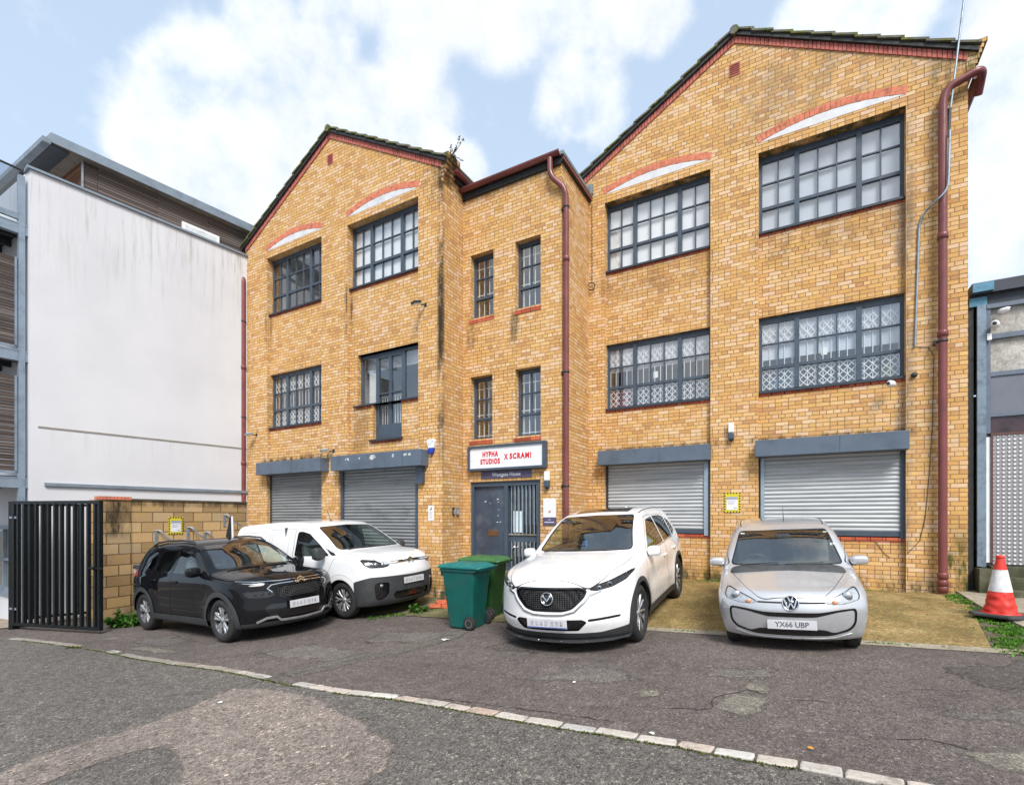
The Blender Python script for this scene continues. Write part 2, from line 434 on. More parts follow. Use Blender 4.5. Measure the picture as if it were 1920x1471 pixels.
def glass_mat(name, tint=(0.92, 0.94, 0.94), ior=1.9, rough=0.0):
    m = NT(name)
    tr = m.n('ShaderNodeBsdfTransparent'); tr.inputs[0].default_value = (*tint, 1)
    gl = m.n('ShaderNodeBsdfGlossy'); gl.inputs['Roughness'].default_value = rough; gl.inputs[0].default_value = (1, 1, 1, 1)
    lw = m.n('ShaderNodeLayerWeight'); lw.inputs[0].default_value = 0.5     # Facing works the same from both sides of the pane
    r0 = ((ior - 1) / (ior + 1)) ** 2
    fr = m.math('MULTIPLY_ADD', m.math('POWER', lw.outputs['Facing'], 5.0), 1 - r0, r0)
    b = m.n('ShaderNodeBump'); b.inputs['Strength'].default_value = 0.02; b.inputs['Distance'].default_value = 0.02
    m.l(m.noise(m.pos(), 1.3, 2), b.inputs['Height']); m.l(b.outputs[0], gl.inputs['Normal'])
    mx = m.n('ShaderNodeMixShader'); m.l(fr, mx.inputs[0]); m.l(tr.outputs[0], mx.inputs[1]); m.l(gl.outputs[0], mx.inputs[2])
    m.l(mx.outputs[0], m.out.inputs[0])
    return m.m
M_glass = glass_mat('window_glass', ior=2.5)
M_blind = simple('white_roller_blind', (0.84, 0.85, 0.87), 0.8, var=0.05, scale=1.5)
M_blind_g = simple('grey_roller_blind', (0.54, 0.575, 0.65), 0.8, var=0.06, scale=1.5)
M_room = simple('dim_room_plaster', (0.55, 0.57, 0.59), 0.9, var=0.1, scale=1.0)
M_room_d = simple('dark_room', (0.10, 0.105, 0.11), 0.9, var=0.2, scale=1.5)

def asphalt(name, c_lo, c_mid, c_hi, spk, scale=170, blot=0.5, bump=0.6, damp=True):
    m = NT(name); p = m.pos()
    v = m.vor(p, scale, 'Color')
    bw = m.n('ShaderNodeRGBToBW'); m.l(v, bw.inputs[0])
    st = m.ramp(bw.outputs[0], [(0.15, c_lo), (0.5, c_mid), (0.85, c_hi), (0.95, spk)])
    st2 = m.ramp(m.noise(p, 420, 3, 0.7), [(0.3, (0.35, 0.35, 0.35)), (0.55, (1, 1, 1)), (0.8, (1.35, 1.35, 1.3))])
    c = m.mix(0.8, st, st2, 'MULTIPLY')
    v2 = m.n('ShaderNodeRGBToBW'); m.l(m.vor(p, scale * 0.36, 'Color'), v2.inputs[0])
    c = m.mix(0.85, c, m.ramp(v2.outputs[0], [(0.12, (0.50, 0.49, 0.48)), (0.38, (0.90, 0.90, 0.90)), (0.66, (1.05, 1.04, 1.02)), (0.84, (1.30, 1.26, 1.20)), (0.93, (2.3, 2.2, 2.05))]), 'MULTIPLY')
    c = m.mix(0.8, c, m.ramp(m.noise(p, 7, 8, 0.72), [(0.30, (0.66, 0.65, 0.64)), (0.5, (1, 1, 1)), (0.70, (1.28, 1.27, 1.25))]), 'MULTIPLY')
    big = m.noise(p, 0.55, 6, 0.62)
    c = m.mix(blot, c, m.ramp(big, [(0.28, (0.55, 0.54, 0.54)), (0.5, (0.95, 0.93, 0.92)), (0.72, (1.35, 1.32, 1.28))]), 'MULTIPLY')
    # pale scuffs and grit
    sc = m.mr(m.noise(m.mapping(p, scale=(1, 2.2, 1), rot=(0, 0, 0.5)), 1.6, 8, 0.72), 0.60, 0.72)
    c = m.mix(m.math('MULTIPLY', sc, 0.45), c, (0.30, 0.28, 0.25))
    m.set('Base Color', c)
    m.set('Roughness', m.mr(big, 0.3, 0.6, 0.62, 0.9) if damp else 0.9)
    m.set('Specular IOR Level', 0.35)
    m.bump(m.math('ADD', m.vor(p, scale, 'Distance'), m.math('MULTIPLY', m.noise(p, 12, 4), 0.8)), bump, 0.006)
    return m.m
M_yard = asphalt('worn_yard_asphalt', (0.080, 0.066, 0.062), (0.143, 0.122, 0.114), (0.205, 0.178, 0.166), (0.38, 0.34, 0.315))
M_road = asphalt('road_asphalt', (0.068, 0.064, 0.060), (0.136, 0.127, 0.118), (0.22, 0.204, 0.186), (0.48, 0.43, 0.36), scale=125, blot=0.3)
M_patch = asphalt('worn_road_surface', (0.14, 0.120, 0.108), (0.275, 0.237, 0.213), (0.38, 0.33, 0.295), (0.55, 0.47, 0.41), scale=120, blot=0.6, bump=1.0, damp=False)
M_patch2 = asphalt('grey_repair_concrete', (0.13, 0.122, 0.105), (0.205, 0.19, 0.162), (0.28, 0.258, 0.22), (0.45, 0.42, 0.37), scale=150, blot=0.5)

def conc_mat(name, lo, mid, hi, moss=0.5, mossc=(0.085, 0.075, 0.02), speck=False):
    m = NT(name); p = m.pos()
    c = m.ramp(m.noise(p, 2.2, 7, 0.65), [(0.3, lo), (0.5, mid), (0.7, hi)])
    c = m.mix(0.9, c, m.ramp(m.noise(p, 55, 5, 0.75), [(0.3, (0.45, 0.44, 0.42)), (0.5, (1, 1, 1)), (0.7, (1.35, 1.35, 1.3))]), 'MULTIPLY')
    c = m.mix(0.75, c, m.ramp(m.noise(p, 11, 8, 0.72), [(0.34, (0.62, 0.58, 0.50)), (0.5, (1, 1, 1)), (0.66, (1.18, 1.18, 1.16))]), 'MULTIPLY')
    f = m.mr(m.noise(p, 1.3, 9, 0.74), 0.42, 0.62)
    c = m.mix(m.math('MULTIPLY', f, moss), c, mossc)
    if speck:
        k = m.n('ShaderNodeRGBToBW'); m.l(m.vor(p, 42, 'Color'), k.inputs[0])
        c = m.mix(0.9, c, m.ramp(k.outputs[0], [(0.12, (0.55, 0.58, 0.50)), (0.35, (0.85, 0.92, 0.75)), (0.55, (1.0, 1.0, 1.0)), (0.72, (1.22, 1.05, 0.95)), (0.90, (1.6, 1.55, 1.6))]), 'MULTIPLY')
    m.set('Base Color', c); m.set('Roughness', 0.9); m.bump(m.noise(p, 60, 5, 0.7), 0.5, 0.006)
    return m.m
M_apron = conc_mat('mossy_apron_concrete', (0.17, 0.115, 0.040), (0.275, 0.195, 0.078), (0.36, 0.275, 0.13), 0.6, (0.11, 0.085, 0.018), True)
M_conc = conc_mat('pale_concrete', (0.22, 0.195, 0.15), (0.32, 0.28, 0.215), (0.40, 0.36, 0.30), 0.3)
M_mossconc = conc_mat('dark_mossy_concrete', (0.05, 0.052, 0.03), (0.10, 0.095, 0.06), (0.17, 0.155, 0.11), 0.7, (0.035, 0.04, 0.012))
def granite():
    m = NT('mixed_granite_setts'); p = m.pos(); g = m.n('ShaderNodeNewGeometry')
    c = m.ramp(g.outputs['Random Per Island'], [(0.0, (0.40, 0.37, 0.33)), (0.3, (0.50, 0.46, 0.41)), (0.5, (0.44, 0.33, 0.27)), (0.65, (0.56, 0.54, 0.50)), (0.85, (0.36, 0.35, 0.33)), (1.0, (0.50, 0.44, 0.38))])
    c = m.mix(0.8, c, m.ramp(m.noise(p, 30, 6, 0.7), [(0.3, (0.62, 0.60, 0.57)), (0.5, (1, 1, 1)), (0.7, (1.12, 1.12, 1.1))]), 'MULTIPLY')
    sx_ = m.n('ShaderNodeSeparateXYZ'); m.l(p, sx_.inputs[0]); worn_ = m.mr(sx_.outputs[0], -2.2, -4.2, 0.0, 0.22)
    f = m.mr(m.math('ADD', m.noise(p, 6, 6, 0.7), worn_), 0.52, 0.68); c = m.mix(m.math('MULTIPLY', f, 0.68), c, (0.165, 0.142, 0.115))
    m.set('Base Color', c); m.set('Roughness', 0.85); m.bump(m.noise(p, 45, 5, 0.7), 0.6, 0.008); return m.m
M_granite = granite()
M_paving = conc_mat('pinkish_paving', (0.22, 0.17, 0.13), (0.30, 0.24, 0.19), (0.36, 0.30, 0.25), 0.2)
M_soil = conc_mat('damp_soil', (0.05, 0.04, 0.028), (0.09, 0.07, 0.05), (0.14, 0.115, 0.085), 0.3)

# ------------------------------------------------------------------ ground
def struct(o): o['kind'] = 'structure'; return o
mb = MB()
xs = [-120, -60, -30, -16] + [-16 + i * 1.0 for i in range(1, 30)] + [20, 40, 70, 120]
ys = [-120, -50, -20, -8] + [-8 + i * 1.0 for i in range(1, 33)] + [40, 70, 150]
gv = [(x, y, zg(x) - 0.0) for y in ys for x in xs]
nx = len(xs)
mb.add(gv, [(j * nx + i, j * nx + i + 1, (j + 1) * nx + i + 1, (j + 1) * nx + i) for j in range(len(ys) - 1) for i in range(nx - 1)])
struct(mb.build('ground', M_yard))

KERB = [(-14, 11.4), (-10, 9.55), (-7.73, 8.48), (-6.92, 8.06), (-6.19, 7.68), (-5.29, 7.12), (-4.46, 6.68), (-3.59, 6.26), (-2.83, 5.8), (-2.44, 5.55), (-1.69, 5.14),
        (-1.14, 4.91), (-0.64, 4.64), (-0.19, 4.38), (0.18, 4.16), (0.43, 4.02), (0.7, 3.89), (0.95, 3.74), (1.22, 3.6), (1.46, 3.44),
        (1.69, 3.31), (1.92, 3.18), (2.13, 3.05), (2.28, 2.95), (3.2, 2.4), (5, 1.4), (8, 0.1), (13, -1.8)]
mb = MB()
far = [(x, -60) for x, y in KERB]
V = [(x, y, zg(x) + 0.004) for x, y in KERB] + [(x, y, zg(x) + 0.004) for x, y in far]
n = len(KERB)
mb.add(V, [(i, i + 1, n + i + 1, n + i) for i in range(n - 1)])
struct(mb.build('road', M_road))

def psdf(poly, X, Y):
    P = np.array(poly, float); d = np.full(X.shape, 1e9); ins = np.zeros(X.shape, bool)
    for i in range(len(P)):
        a, b = P[i], P[(i + 1) % len(P)]; e = b - a
        t = np.clip(((X - a[0]) * e[0] + (Y - a[1]) * e[1]) / max(1e-12, e @ e), 0, 1)
        d = np.minimum(d, (X - a[0] - e[0] * t) ** 2 + (Y - a[1] - e[1] * t) ** 2)
        c = ((a[1] > Y) != (b[1] > Y)) & (X < (b[0] - a[0]) * (Y - a[1]) / (b[1] - a[1] if b[1] != a[1] else 1e-12) + a[0])
        ins ^= c
    return np.where(ins, -1, 1) * np.sqrt(d)
def worn(mat, fray, holes=0.0):
    """copy of a ground material whose sheet breaks up raggedly toward its outline"""
    nm = mat.name + '_ragged_%d_%d' % (fray * 100, holes * 100)
    if nm in bpy.data.materials: return bpy.data.materials[nm]
    m2 = mat.copy(); m2.name = nm; t = m2.node_tree; N = t.nodes; L = t.links
    o = [n for n in N if n.type == 'OUTPUT_MATERIAL'][0]; bs = [n for n in N if n.type == 'BSDF_PRINCIPLED'][0]
    at = N.new('ShaderNodeAttribute'); at.attribute_name = 'inset'
    g = N.new('ShaderNodeNewGeometry'); n1 = N.new('ShaderNodeTexNoise'); n1.inputs['Scale'].default_value = 4.5; n1.inputs['Detail'].default_value = 9; n1.inputs['Roughness'].default_value = 0.68
    L.new(g.outputs['Position'], n1.inputs['Vector'])
    ma = N.new('ShaderNodeMath'); ma.operation = 'MULTIPLY_ADD'; L.new(n1.outputs['Fac'], ma.inputs[0]); ma.inputs[1].default_value = fray * 4; ma.inputs[2].default_value = -fray * 2
    ad = N.new('ShaderNodeMath'); L.new(ma.outputs[0], ad.inputs[0]); L.new(at.outputs['Fac'], ad.inputs[1])
    mr = N.new('ShaderNodeMapRange'); mr.interpolation_type = 'SMOOTHSTEP'; L.new(ad.outputs[0], mr.inputs['Value']); mr.inputs['From Min'].default_value = -0.008; mr.inputs['From Max'].default_value = 0.03 + fray * .3
    tr = N.new('ShaderNodeBsdfTransparent'); mx = N.new('ShaderNodeMixShader'); L.new(mr.outputs[0], mx.inputs[0]); L.new(tr.outputs[0], mx.inputs[1]); L.new(bs.outputs[0], mx.inputs[2]); L.new(mx.outputs[0], o.inputs[0])
    return m2
def rough_sheet(name, pts, z, mat, fray=0.06, step=0.05):
    P = np.array([p[:2] for p in pts], float); lo = P.min(0) - .2; hi = P.max(0) + .2
    X, Y = np.meshgrid(np.arange(lo[0], hi[0] + step, step), np.arange(lo[1], hi[1] + step, step)); D = psdf(P, X, Y)
    ny, nx_ = X.shape; idx = np.arange(ny * nx_).reshape(ny, nx_); keep = np.minimum.reduce([D[:-1, :-1], D[1:, :-1], D[:-1, 1:], D[1:, 1:]]) < fray * 2.2
    q = np.stack([idx[:-1, :-1], idx[:-1, 1:], idx[1:, 1:], idx[1:, :-1]], -1)[keep]
    u, inv = np.unique(q, return_inverse=True); Xf, Yf, Df = X.ravel()[u], Y.ravel()[u], D.ravel()[u]
    me = bpy.data.meshes.new(name); me.from_pydata([(x, y, zg(x) + z) for x, y in zip(Xf, Yf)], [], inv.reshape(-1, 4).tolist())
    at = me.attributes.new('inset', 'FLOAT', 'POINT'); at.data.foreach_set('value', (-Df).astype(np.float32))
    me.materials.append(worn(mat, fray)); o = bpy.data.objects.new(name, me); COL.objects.link(o); return struct(o)
rough_sheet('road_patch', [(-3.9, 3.3), (-3.8, 4.05), (-3.31, 4.59), (-3.02, 5.47), (-2.64, 5.41), (-1.99, 5.07), (-1.58, 4.66), (-1.22, 4.25), (-0.87, 3.82),
            (-0.85, 3.49), (-1.08, 3.0), (-2.0, 2.8), (-2.43, 3.67), (-2.79, 4.05), (-3.1, 3.9), (-3.4, 3.2)], 0.008, M_patch, 0.07)
rough_sheet('yard_patch', [(1.67, 4.25), (2.0, 4.55), (2.21, 4.35), (2.04, 4.04), (1.82, 4.0)], 0.004, M_patch2, 0.05)
rough_sheet('yard_patch', [(2.15, 4.78), (2.33, 4.78), (2.33, 4.49), (2.24, 4.4), (2.13, 4.56)], 0.004, M_patch2, 0.03)
rough_sheet('yard_patch', [(1.18, 4.74), (1.4, 4.72), (1.36, 4.53), (1.15, 4.54)], 0.004, M_patch2, 0.02)
M_damp = asphalt('dark_damp_asphalt', (0.060, 0.053, 0.051), (0.110, 0.097, 0.093), (0.16, 0.144, 0.137), (0.28, 0.26, 0.25))
M_strip = asphalt('filled_trench_asphalt', (0.085, 0.08, 0.07), (0.145, 0.135, 0.12), (0.20, 0.185, 0.165), (0.38, 0.35, 0.31))
rough_sheet('yard_patch', [(-2.75, 5.95), (-2.5, 5.72), (-0.9, 7.0), (-0.6, 7.6), (-0.9, 7.75), (-1.6, 7.0)], 0.004, M_strip, 0.06)
rough_sheet('yard_patch', [(2.9, 3.3), (3.3, 3.25), (3.5, 3.0), (3.3, 2.9), (2.95, 3.05)], 0.004, M_patch2, 0.04)
rough_sheet('yard_patch', [(5.0, 5.35), (6.3, 4.4), (7.5, 3.6), (7.5, 4.2), (5.9, 5.1)], 0.004, M_patch2, 0.04)
rough_sheet('yard_patch', [(-6.0, 7.75), (-5.2, 7.3), (-4.7, 7.15), (-4.9, 7.4), (-5.6, 7.8)], 0.004, M_patch2, 0.06)

M_scuff = asphalt('pale_scuffed_asphalt', (0.09, 0.082, 0.077), (0.158, 0.144, 0.134), (0.23, 0.21, 0.195), (0.46, 0.43, 0.41))
for poly, mt, fr in (([(-.5, 6.6), (.3, 6.2), (.9, 6.4), (.2, 7.0)], M_damp, .16), ([(4.0, 4.3), (5.4, 4.0), (5.0, 4.9), (4.2, 4.9)], M_damp, .18),
                     ([(.0, 5.2), (1.4, 4.9), (1.0, 5.6)], M_scuff, .14), ([(1.9, 4.95), (2.6, 4.8), (2.7, 5.2), (2.1, 5.3)], M_scuff, .12),
                     ([(-2.2, 7.2), (-1.0, 7.1), (-.9, 7.7), (-2.0, 7.9)], M_scuff, .15), ([(-3.6, 6.9), (-2.2, 6.3), (-1.9, 6.7), (-3.0, 7.4)], M_scuff, .17), ([(3.0, 3.9), (4.0, 3.5), (4.1, 3.9)], M_scuff, .12), ([(-6.2, 8.2), (-5.4, 7.7), (-5.0, 8.0), (-5.8, 8.6)], M_scuff, .13)):
    rough_sheet('yard_patch', poly, 0.0022, mt, fr)
def crack(pts, seed, w=.012):
    r = random.Random(seed); mb = MB(); P = []
    for (a, b), (c_, d) in zip(pts, pts[1:]):
        n_ = max(3, int(math.dist((a, b), (c_, d)) / .05)); P += [(a + (c_ - a) * i / n_ + r.gauss(0, .010), b + (d - b) * i / n_ + r.gauss(0, .010)) for i in range(n_)]
    V = []
    for i, (x, y) in enumerate(P):
        q = P[min(i + 1, len(P) - 1)]; o_ = P[max(i - 1, 0)]; dx, dy = q[0] - o_[0], q[1] - o_[1]; L_ = math.hypot(dx, dy) or 1; ww = .62 * w * r.uniform(.15, 1) * (1 if 1 < i < len(P) - 2 else .1)
        V += [(x - dy / L_ * ww / 2, y + dx / L_ * ww / 2, zg(x) + .0062), (x + dy / L_ * ww / 2, y - dx / L_ * ww / 2, zg(x) + .0062)]
    mb.add(V, [(2 * i, 2 * i + 1, 2 * i + 3, 2 * i + 2) for i in range(len(P) - 1)]); return struct(mb.build('road_crack', M_crack))
M_crack = simple('dark_crack', (0.03, 0.027, 0.024), 0.95, var=0.3)
crack([(-2.1, 5.25), (-1.2, 4.98), (-.5, 4.72), (.4, 4.28), (.9, 4.0)], 1, .02); crack([(1.2, 4.3), (1.67, 4.2), (1.8, 4.45), (2.1, 4.58), (2.4, 4.5)], 2, .022); crack([(2.24, 4.3), (2.6, 4.25), (2.75, 4.1)], 3, .02)
crack([(2.5, 3.55), (2.9, 3.45), (3.1, 3.2)], 4, .02); crack([(-3.0, 5.5), (-2.2, 6.2), (-1.2, 7.1), (-.8, 7.6)], 5, .014); crack([(-2.6, 5.8), (-1.6, 6.6), (-.6, 7.3)], 6, .012); crack([(3.4, 4.4), (4.6, 4.1), (5.6, 3.9)], 7, .012)
crack([(-2.0, 4.05), (-1.75, 4.12), (-1.55, 4.2)], 8, .05); crack([(-1.45, 4.36), (-1.3, 4.42), (-1.15, 4.36)], 9, .05); crack([(-1.5, 3.9), (-1.2, 3.95), (-1.0, 3.85)], 10, .04); crack([(-3.2, 3.75), (-3.05, 3.9)], 11, .06)
crack([(.2, 6.1), (1.4, 5.5), (2.6, 5.1), (3.6, 4.8)], 12, .010)

# granite kerb line, sunk flush between yard and road
mb = MB()
def along(poly):
    out_ = [0]
    for a, b in zip(poly, poly[1:]): out_.append(out_[-1] + math.dist(a, b))
    return out_
KL = along(KERB)
def kpt(t):
    for i in range(len(KERB) - 1):
        if t <= KL[i + 1]:
            f = (t - KL[i]) / (KL[i + 1] - KL[i]); a, b = KERB[i], KERB[i + 1]
            return (a[0] + (b[0] - a[0]) * f, a[1] + (b[1] - a[1]) * f), math.atan2(b[1] - a[1], b[0] - a[0])
    return KERB[-1], 0
rk = random.Random(11); t = 5.2
while t < KL[-1] - 0.5:
    L = rk.uniform(0.24, 0.33); (x, y), a = kpt(t + L / 2)
    skip = (-2.84 < x < -2.42) or (-6.9 < x < -5.6 and rk.random() < 0.55) or x < -9 or (-5.6 < x < -4.4 and rk.random() < 0.3)
    if not skip:
        Mx = Matrix.Translation((x, y, zg(x))) @ Matrix.Rotation(a + rk.uniform(-.02, .02), 4, 'Z') @ Matrix.Rotation(-math.atan(0.0557) * math.cos(a) + rk.uniform(-.012, .012), 4, 'Y')
        w = 0.056 + rk.uniform(-.006, .008); l = L / 2 - 0.007; h = 0.014 + rk.uniform(-0.004, 0.004); c = 0.012
        # worn sett: bevelled top with clipped corners
        base = [(-l, -w), (-l * .3, -w + rk.uniform(-.006, .006)), (l * .4, -w + rk.uniform(-.006, .006)), (l - rk.uniform(0, .02), -w + rk.uniform(0, .010)), (l, w * .2), (l - rk.uniform(0, .012), w), (l * .3, w + rk.uniform(-.006, .006)), (-l * .4, w + rk.uniform(-.006, .006)), (-l + rk.uniform(0, .02), w - rk.uniform(0, .010)), (-l, 0.0)]; nb_ = len(base)
        vb = [(px, py, -0.05) for px, py in base] + [(px, py, h - 0.006) for px, py in base] + [(px * (1 - c / l), py * (1 - c / w), h + rk.uniform(-.002, .002)) for px, py in base]
        vb = [tuple(Mx @ Vector(q)) for q in vb]
        fb = []
        for k in (0, nb_): fb += [(k + i, k + (i + 1) % nb_, k + nb_ + (i + 1) % nb_, k + nb_ + i) for i in range(nb_)]
        mb.add(vb, fb + [tuple(range(2 * nb_, 3 * nb_))])
    t += L
struct(mb.build('kerb', M_granite))

# ------------------------------------------------------------------ the brick office building
BR = math.atan2(-0.5005, 0.8657)
B0 = Vector((7.49, 8.26, 0))
def bw_(lx, ly, z): return (B0.x + lx * 0.8657 + ly * 0.5005, B0.y - lx * 0.5005 + ly * 0.8657, z)
bld = empty('office_building', B0, BR, label='three storey yellow brick office building with two gables and grey shutters', cat='building')

def clip(poly, conv):
    """clip polygon by a convex counter-clockwise outline (2-D)"""
    out_ = poly
    for i in range(len(conv)):
        a, b = conv[i], conv[(i + 1) % len(conv)]
        def side(p): return (b[0] - a[0]) * (p[1] - a[1]) - (b[1] - a[1]) * (p[0] - a[0])
        res = []
        for j in range(len(out_)):
            p, q = out_[j], out_[(j + 1) % len(out_)]; sp, sq = side(p), side(q)
            if sp >= -1e-9: res.append(p)
            if (sp > 1e-9 and sq < -1e-9) or (sp < -1e-9 and sq > 1e-9):
                t_ = sp / (sp - sq); res.append((p[0] + (q[0] - p[0]) * t_, p[1] + (q[1] - p[1]) * t_))
        out_ = res
        if len(out_) < 3: return []
    return out_
def wall_face(mb, outline, holes, y, reveal=0.0):
    xs_ = sorted({p[0] for p in outline} | {h[0] for h in holes} | {h[1] for h in holes})
    zs_ = sorted({p[1] for p in outline} | {h[2] for h in holes} | {h[3] for h in holes})
    for x0, x1 in zip(xs_, xs_[1:]):
        for z0, z1 in zip(zs_, zs_[1:]):
            cx, cz = (x0 + x1) / 2, (z0 + z1) / 2
            if any(h[0] < cx < h[1] and h[2] < cz < h[3] for h in holes): continue
            c = clip([(x0, z0), (x1, z0), (x1, z1), (x0, z1)], outline)
            if len(c) >= 3: mb.quad(*[(p[0], y, p[1]) for p in c])
    if reveal:
        for x0, x1, z0, z1 in holes:
            y2 = y + reveal
            mb.quad((x0, y, z0), (x0, y2, z0), (x0, y2, z1), (x0, y, z1)); mb.quad((x1, y, z0), (x1, y, z1), (x1, y2, z1), (x1, y2, z0))
            mb.quad((x0, y, z1), (x0, y2, z1), (x1, y2, z1), (x1, y, z1)); mb.quad((x0, y, z0), (x1, y, z0), (x1, y2, z0), (x0, y2, z0))

L2, S2, L1, S1, BXT, BXB = 8.78, 7.25, 5.60, 4.13, 3.15, 2.84
REC, WIN = 0.10, 0.19
def gable(x0, x1, y, bays, mat, shut, doorwin=False, ap=11.22, ev=9.28):
    xa = (x0 + x1) / 2
    outline = [(x0, -1.5), (x1, -1.5), (x1, ev), (xa, ap), (x0, ev)]
    mb = MB()
    holes = []
    for (b0, b1), (s0, s1, sz) in zip(bays, shut):
        if abs(s0 - b0) > 0.05: holes += [(b0, b1, BXT - 0.15, L2), (s0, s1, -1.4, BXT - 0.15)]
        else: holes.append((b0, b1, -1.4, L2))
    wall_face(mb, outline, holes, y, 0.36)
    for (b0, b1), (s0, s1, sz) in zip(bays, shut):
        dw = doorwin and (b0, b1) == bays[1]
        # recessed brick spandrels
        so = [(b0, L1), (b1, L1), (b1, S2 - 0.075), (b0, S2 - 0.075)]
        wall_face(mb, so, [], y + REC); mb.quad((b0, y + REC, L1), (b0, y + 0.36, L1), (b1, y + 0.36, L1), (b1, y + REC, L1))
        if dw:
            wall_face(mb, [(b0, BXB), (b1, BXB), (b1, L1), (b0, L1)], [(-11.70, -9.775, 4.37, L1), (-11.20, -10.285, 3.50, 4.37)], y + REC, 0.2)
        else:
            wall_face(mb, [(b0, BXB), (b1, BXB), (b1, S1 - 0.075), (b0, S1 - 0.075)], [], y + REC)
        if sz > 0.5:
            wall_face(mb, [(s0, -1.4), (s1, -1.4), (s1, sz - 0.075), (s0, sz - 0.075)], [], y + REC)
    # sides, back
    D = y + 15
    mb.quad((x1, y, -1.5), (x1, D, -1.5), (x1, D, ev), (x1, y, ev))
    mb.quad((x0, y, -1.5), (x0, D, -1.5), (x0, D, ev), (x0, y, ev))
    mb.quad((x0, D, -1.5), (x1, D, -1.5), (x1, D, ev), (xa, D, ap), (x0, D, ev))
    mb.build('wall', mat, bld)
    # red sill courses
    def course(a, b, z):
        mb = MB(); x = a
        while x < b - 0.01:
            mb.box(x, min(x + 0.215, b), y + REC - 0.012, y + REC + 0.05, z - 0.073, z); x += 0.225
        mb.build('sill_course', M_red, bld)
    for (b0, b1), (s0, s1, sz) in zip(bays, shut):
        dw = doorwin and (b0, b1) == bays[1]
        for z in [S2] + ([] if dw else [S1]) + ([sz] if sz > 0.5 else []): course(b0, b1, z)
        if dw:
            for a, b, z in ((-11.72, -11.2, 4.37), (-10.285, -9.76, 4.37), (-11.22, -10.27, 3.50)): course(a, b, z)
    # arches with white infill
    for b0, b1 in bays:
        ch, rise, th = 8.975, 0.175, 0.135
        hw = (b1 - b0) / 2; xm = (b0 + b1) / 2; Rr = (hw * hw + rise * rise) / (2 * rise); zc_ = ch + rise - Rr
        a0 = math.asin(hw / Rr); N = 29
        mb = MB()
        for i in range(N):
            p0 = -a0 + 2 * a0 * i / N + 0.0008; p1 = -a0 + 2 * a0 * (i + 1) / N - 0.0012
            q = [(xm + (Rr + r_) * math.sin(p), zc_ + (Rr + r_) * math.cos(p)) for p, r_ in ((p0, 0), (p1, 0), (p1, th), (p0, th))]
            mb.prism(q, y - 0.005 - 0.003 * (i % 3), y + 0.02)
        mb.build('brick_arch', M_voussoir, bld)
        mb = MB()
        arc = [(xm + (Rr - 0.006) * math.sin(-a0 + 2 * a0 * i / 24), zc_ + (Rr - 0.006) * math.cos(-a0 + 2 * a0 * i / 24)) for i in range(25)]
        mb.prism([(b0 + 0.02, ch), (b1 - 0.02, ch)] + arc[::-1][1:-1], y - 0.004, y + 0.02)
        mb.build('arch_infill', M_white_p, bld)
    # gable edge: red band, black board, tiles
    sl = (ap - ev) / (xa - x0); ln = math.hypot(1, sl)
    mb = MB()
    for sgn in (-1, 1):
        n_ = int((xa - x0) * ln / 0.075)
        for i in range(n_):
            f0, f1 = i / n_ + 0.0015, (i + 1) / n_ - 0.0015
            P = lambda f, dz: (xa + sgn * f * (xa - x0), ap - f * (ap - ev) + dz)
            mb.prism([P(f0, -0.10), P(f1, -0.10), P(f1, 0.03), P(f0, 0.03)], y - 0.022 - 0.004 * (i % 2), y + 0.03)
    mb.build('gable_band', M_redband, bld)
    mb = MB()
    ov = 0.125
    for sgn in (-1, 1):
        P = lambda d, dz: (xa + sgn * d, ap - d * sl + dz)
        d1 = xa - x0 + ov
        q = [P(0, 0.034), P(d1, 0.034), P(d1, 0.10), P(0, 0.10)]
        mb.prism(q, y - 0.07, y + 0.05)
    mb.build('bargeboard', M_blackd, bld)
    mb = MB()
    for sgn in (-1, 1):
        d1 = xa - x0 + ov; n_ = 11; st = d1 / n_
        for i in range(n_):
            a, b = i * st - 0.02, (i + 1) * st + 0.03
            za, zb_ = ap - a * sl + 0.104, ap - b * sl + 0.104
            jj = RND.uniform(-0.006, 0.006)
            q = [(xa + sgn * a, za + jj), (xa + sgn * b, zb_ + 0.040 + jj), (xa + sgn * b, zb_ + 0.078 + jj), (xa + sgn * a, za + 0.036 + jj)]
            mb.prism(q, y - 0.10 + RND.uniform(-.008, .008), D)
    # ridge tile
    mb.tube([(xa, y - 0.11, ap + 0.10), (xa, D, ap + 0.10)], 0.085, 12)
    roof = mb.build('roof', M_tile, bld)
    # air brick
    mb = MB(); mb.box(xa - 0.10, xa + 0.10, y - 0.012, y + 0.02, ap - 0.74, ap - 0.50)
    v = mb.build('air_vent', M_redband, bld)
    mb = MB()
    for i in range(5): mb.box(xa - 0.085, xa + 0.085, y - 0.018, y - 0.010, ap - 0.71 + i * 0.042, ap - 0.69 + i * 0.042)
    mb.build('vent_slat', simple('dark_terracotta', srgb(120, 56, 48)[:3], 0.9), v)

YR, YC, YL = 0.0, -1.53, -2.31
BAY_R = [(-6.23, -3.98), (-3.10, -0.81)]
BAY_L = [(-15.10, -12.87), (-11.95, -9.71)]
gable(-7.05, 0.0, YR, BAY_R, M_brick_r, [(-6.23, -3.98, 1.33), (-3.10, -0.81, 1.33)])
gable(-16.05, -9.045, YL, BAY_L, M_brick_l, [(-15.10, -12.87, 0), (-12.25, -9.71, 0)], True)

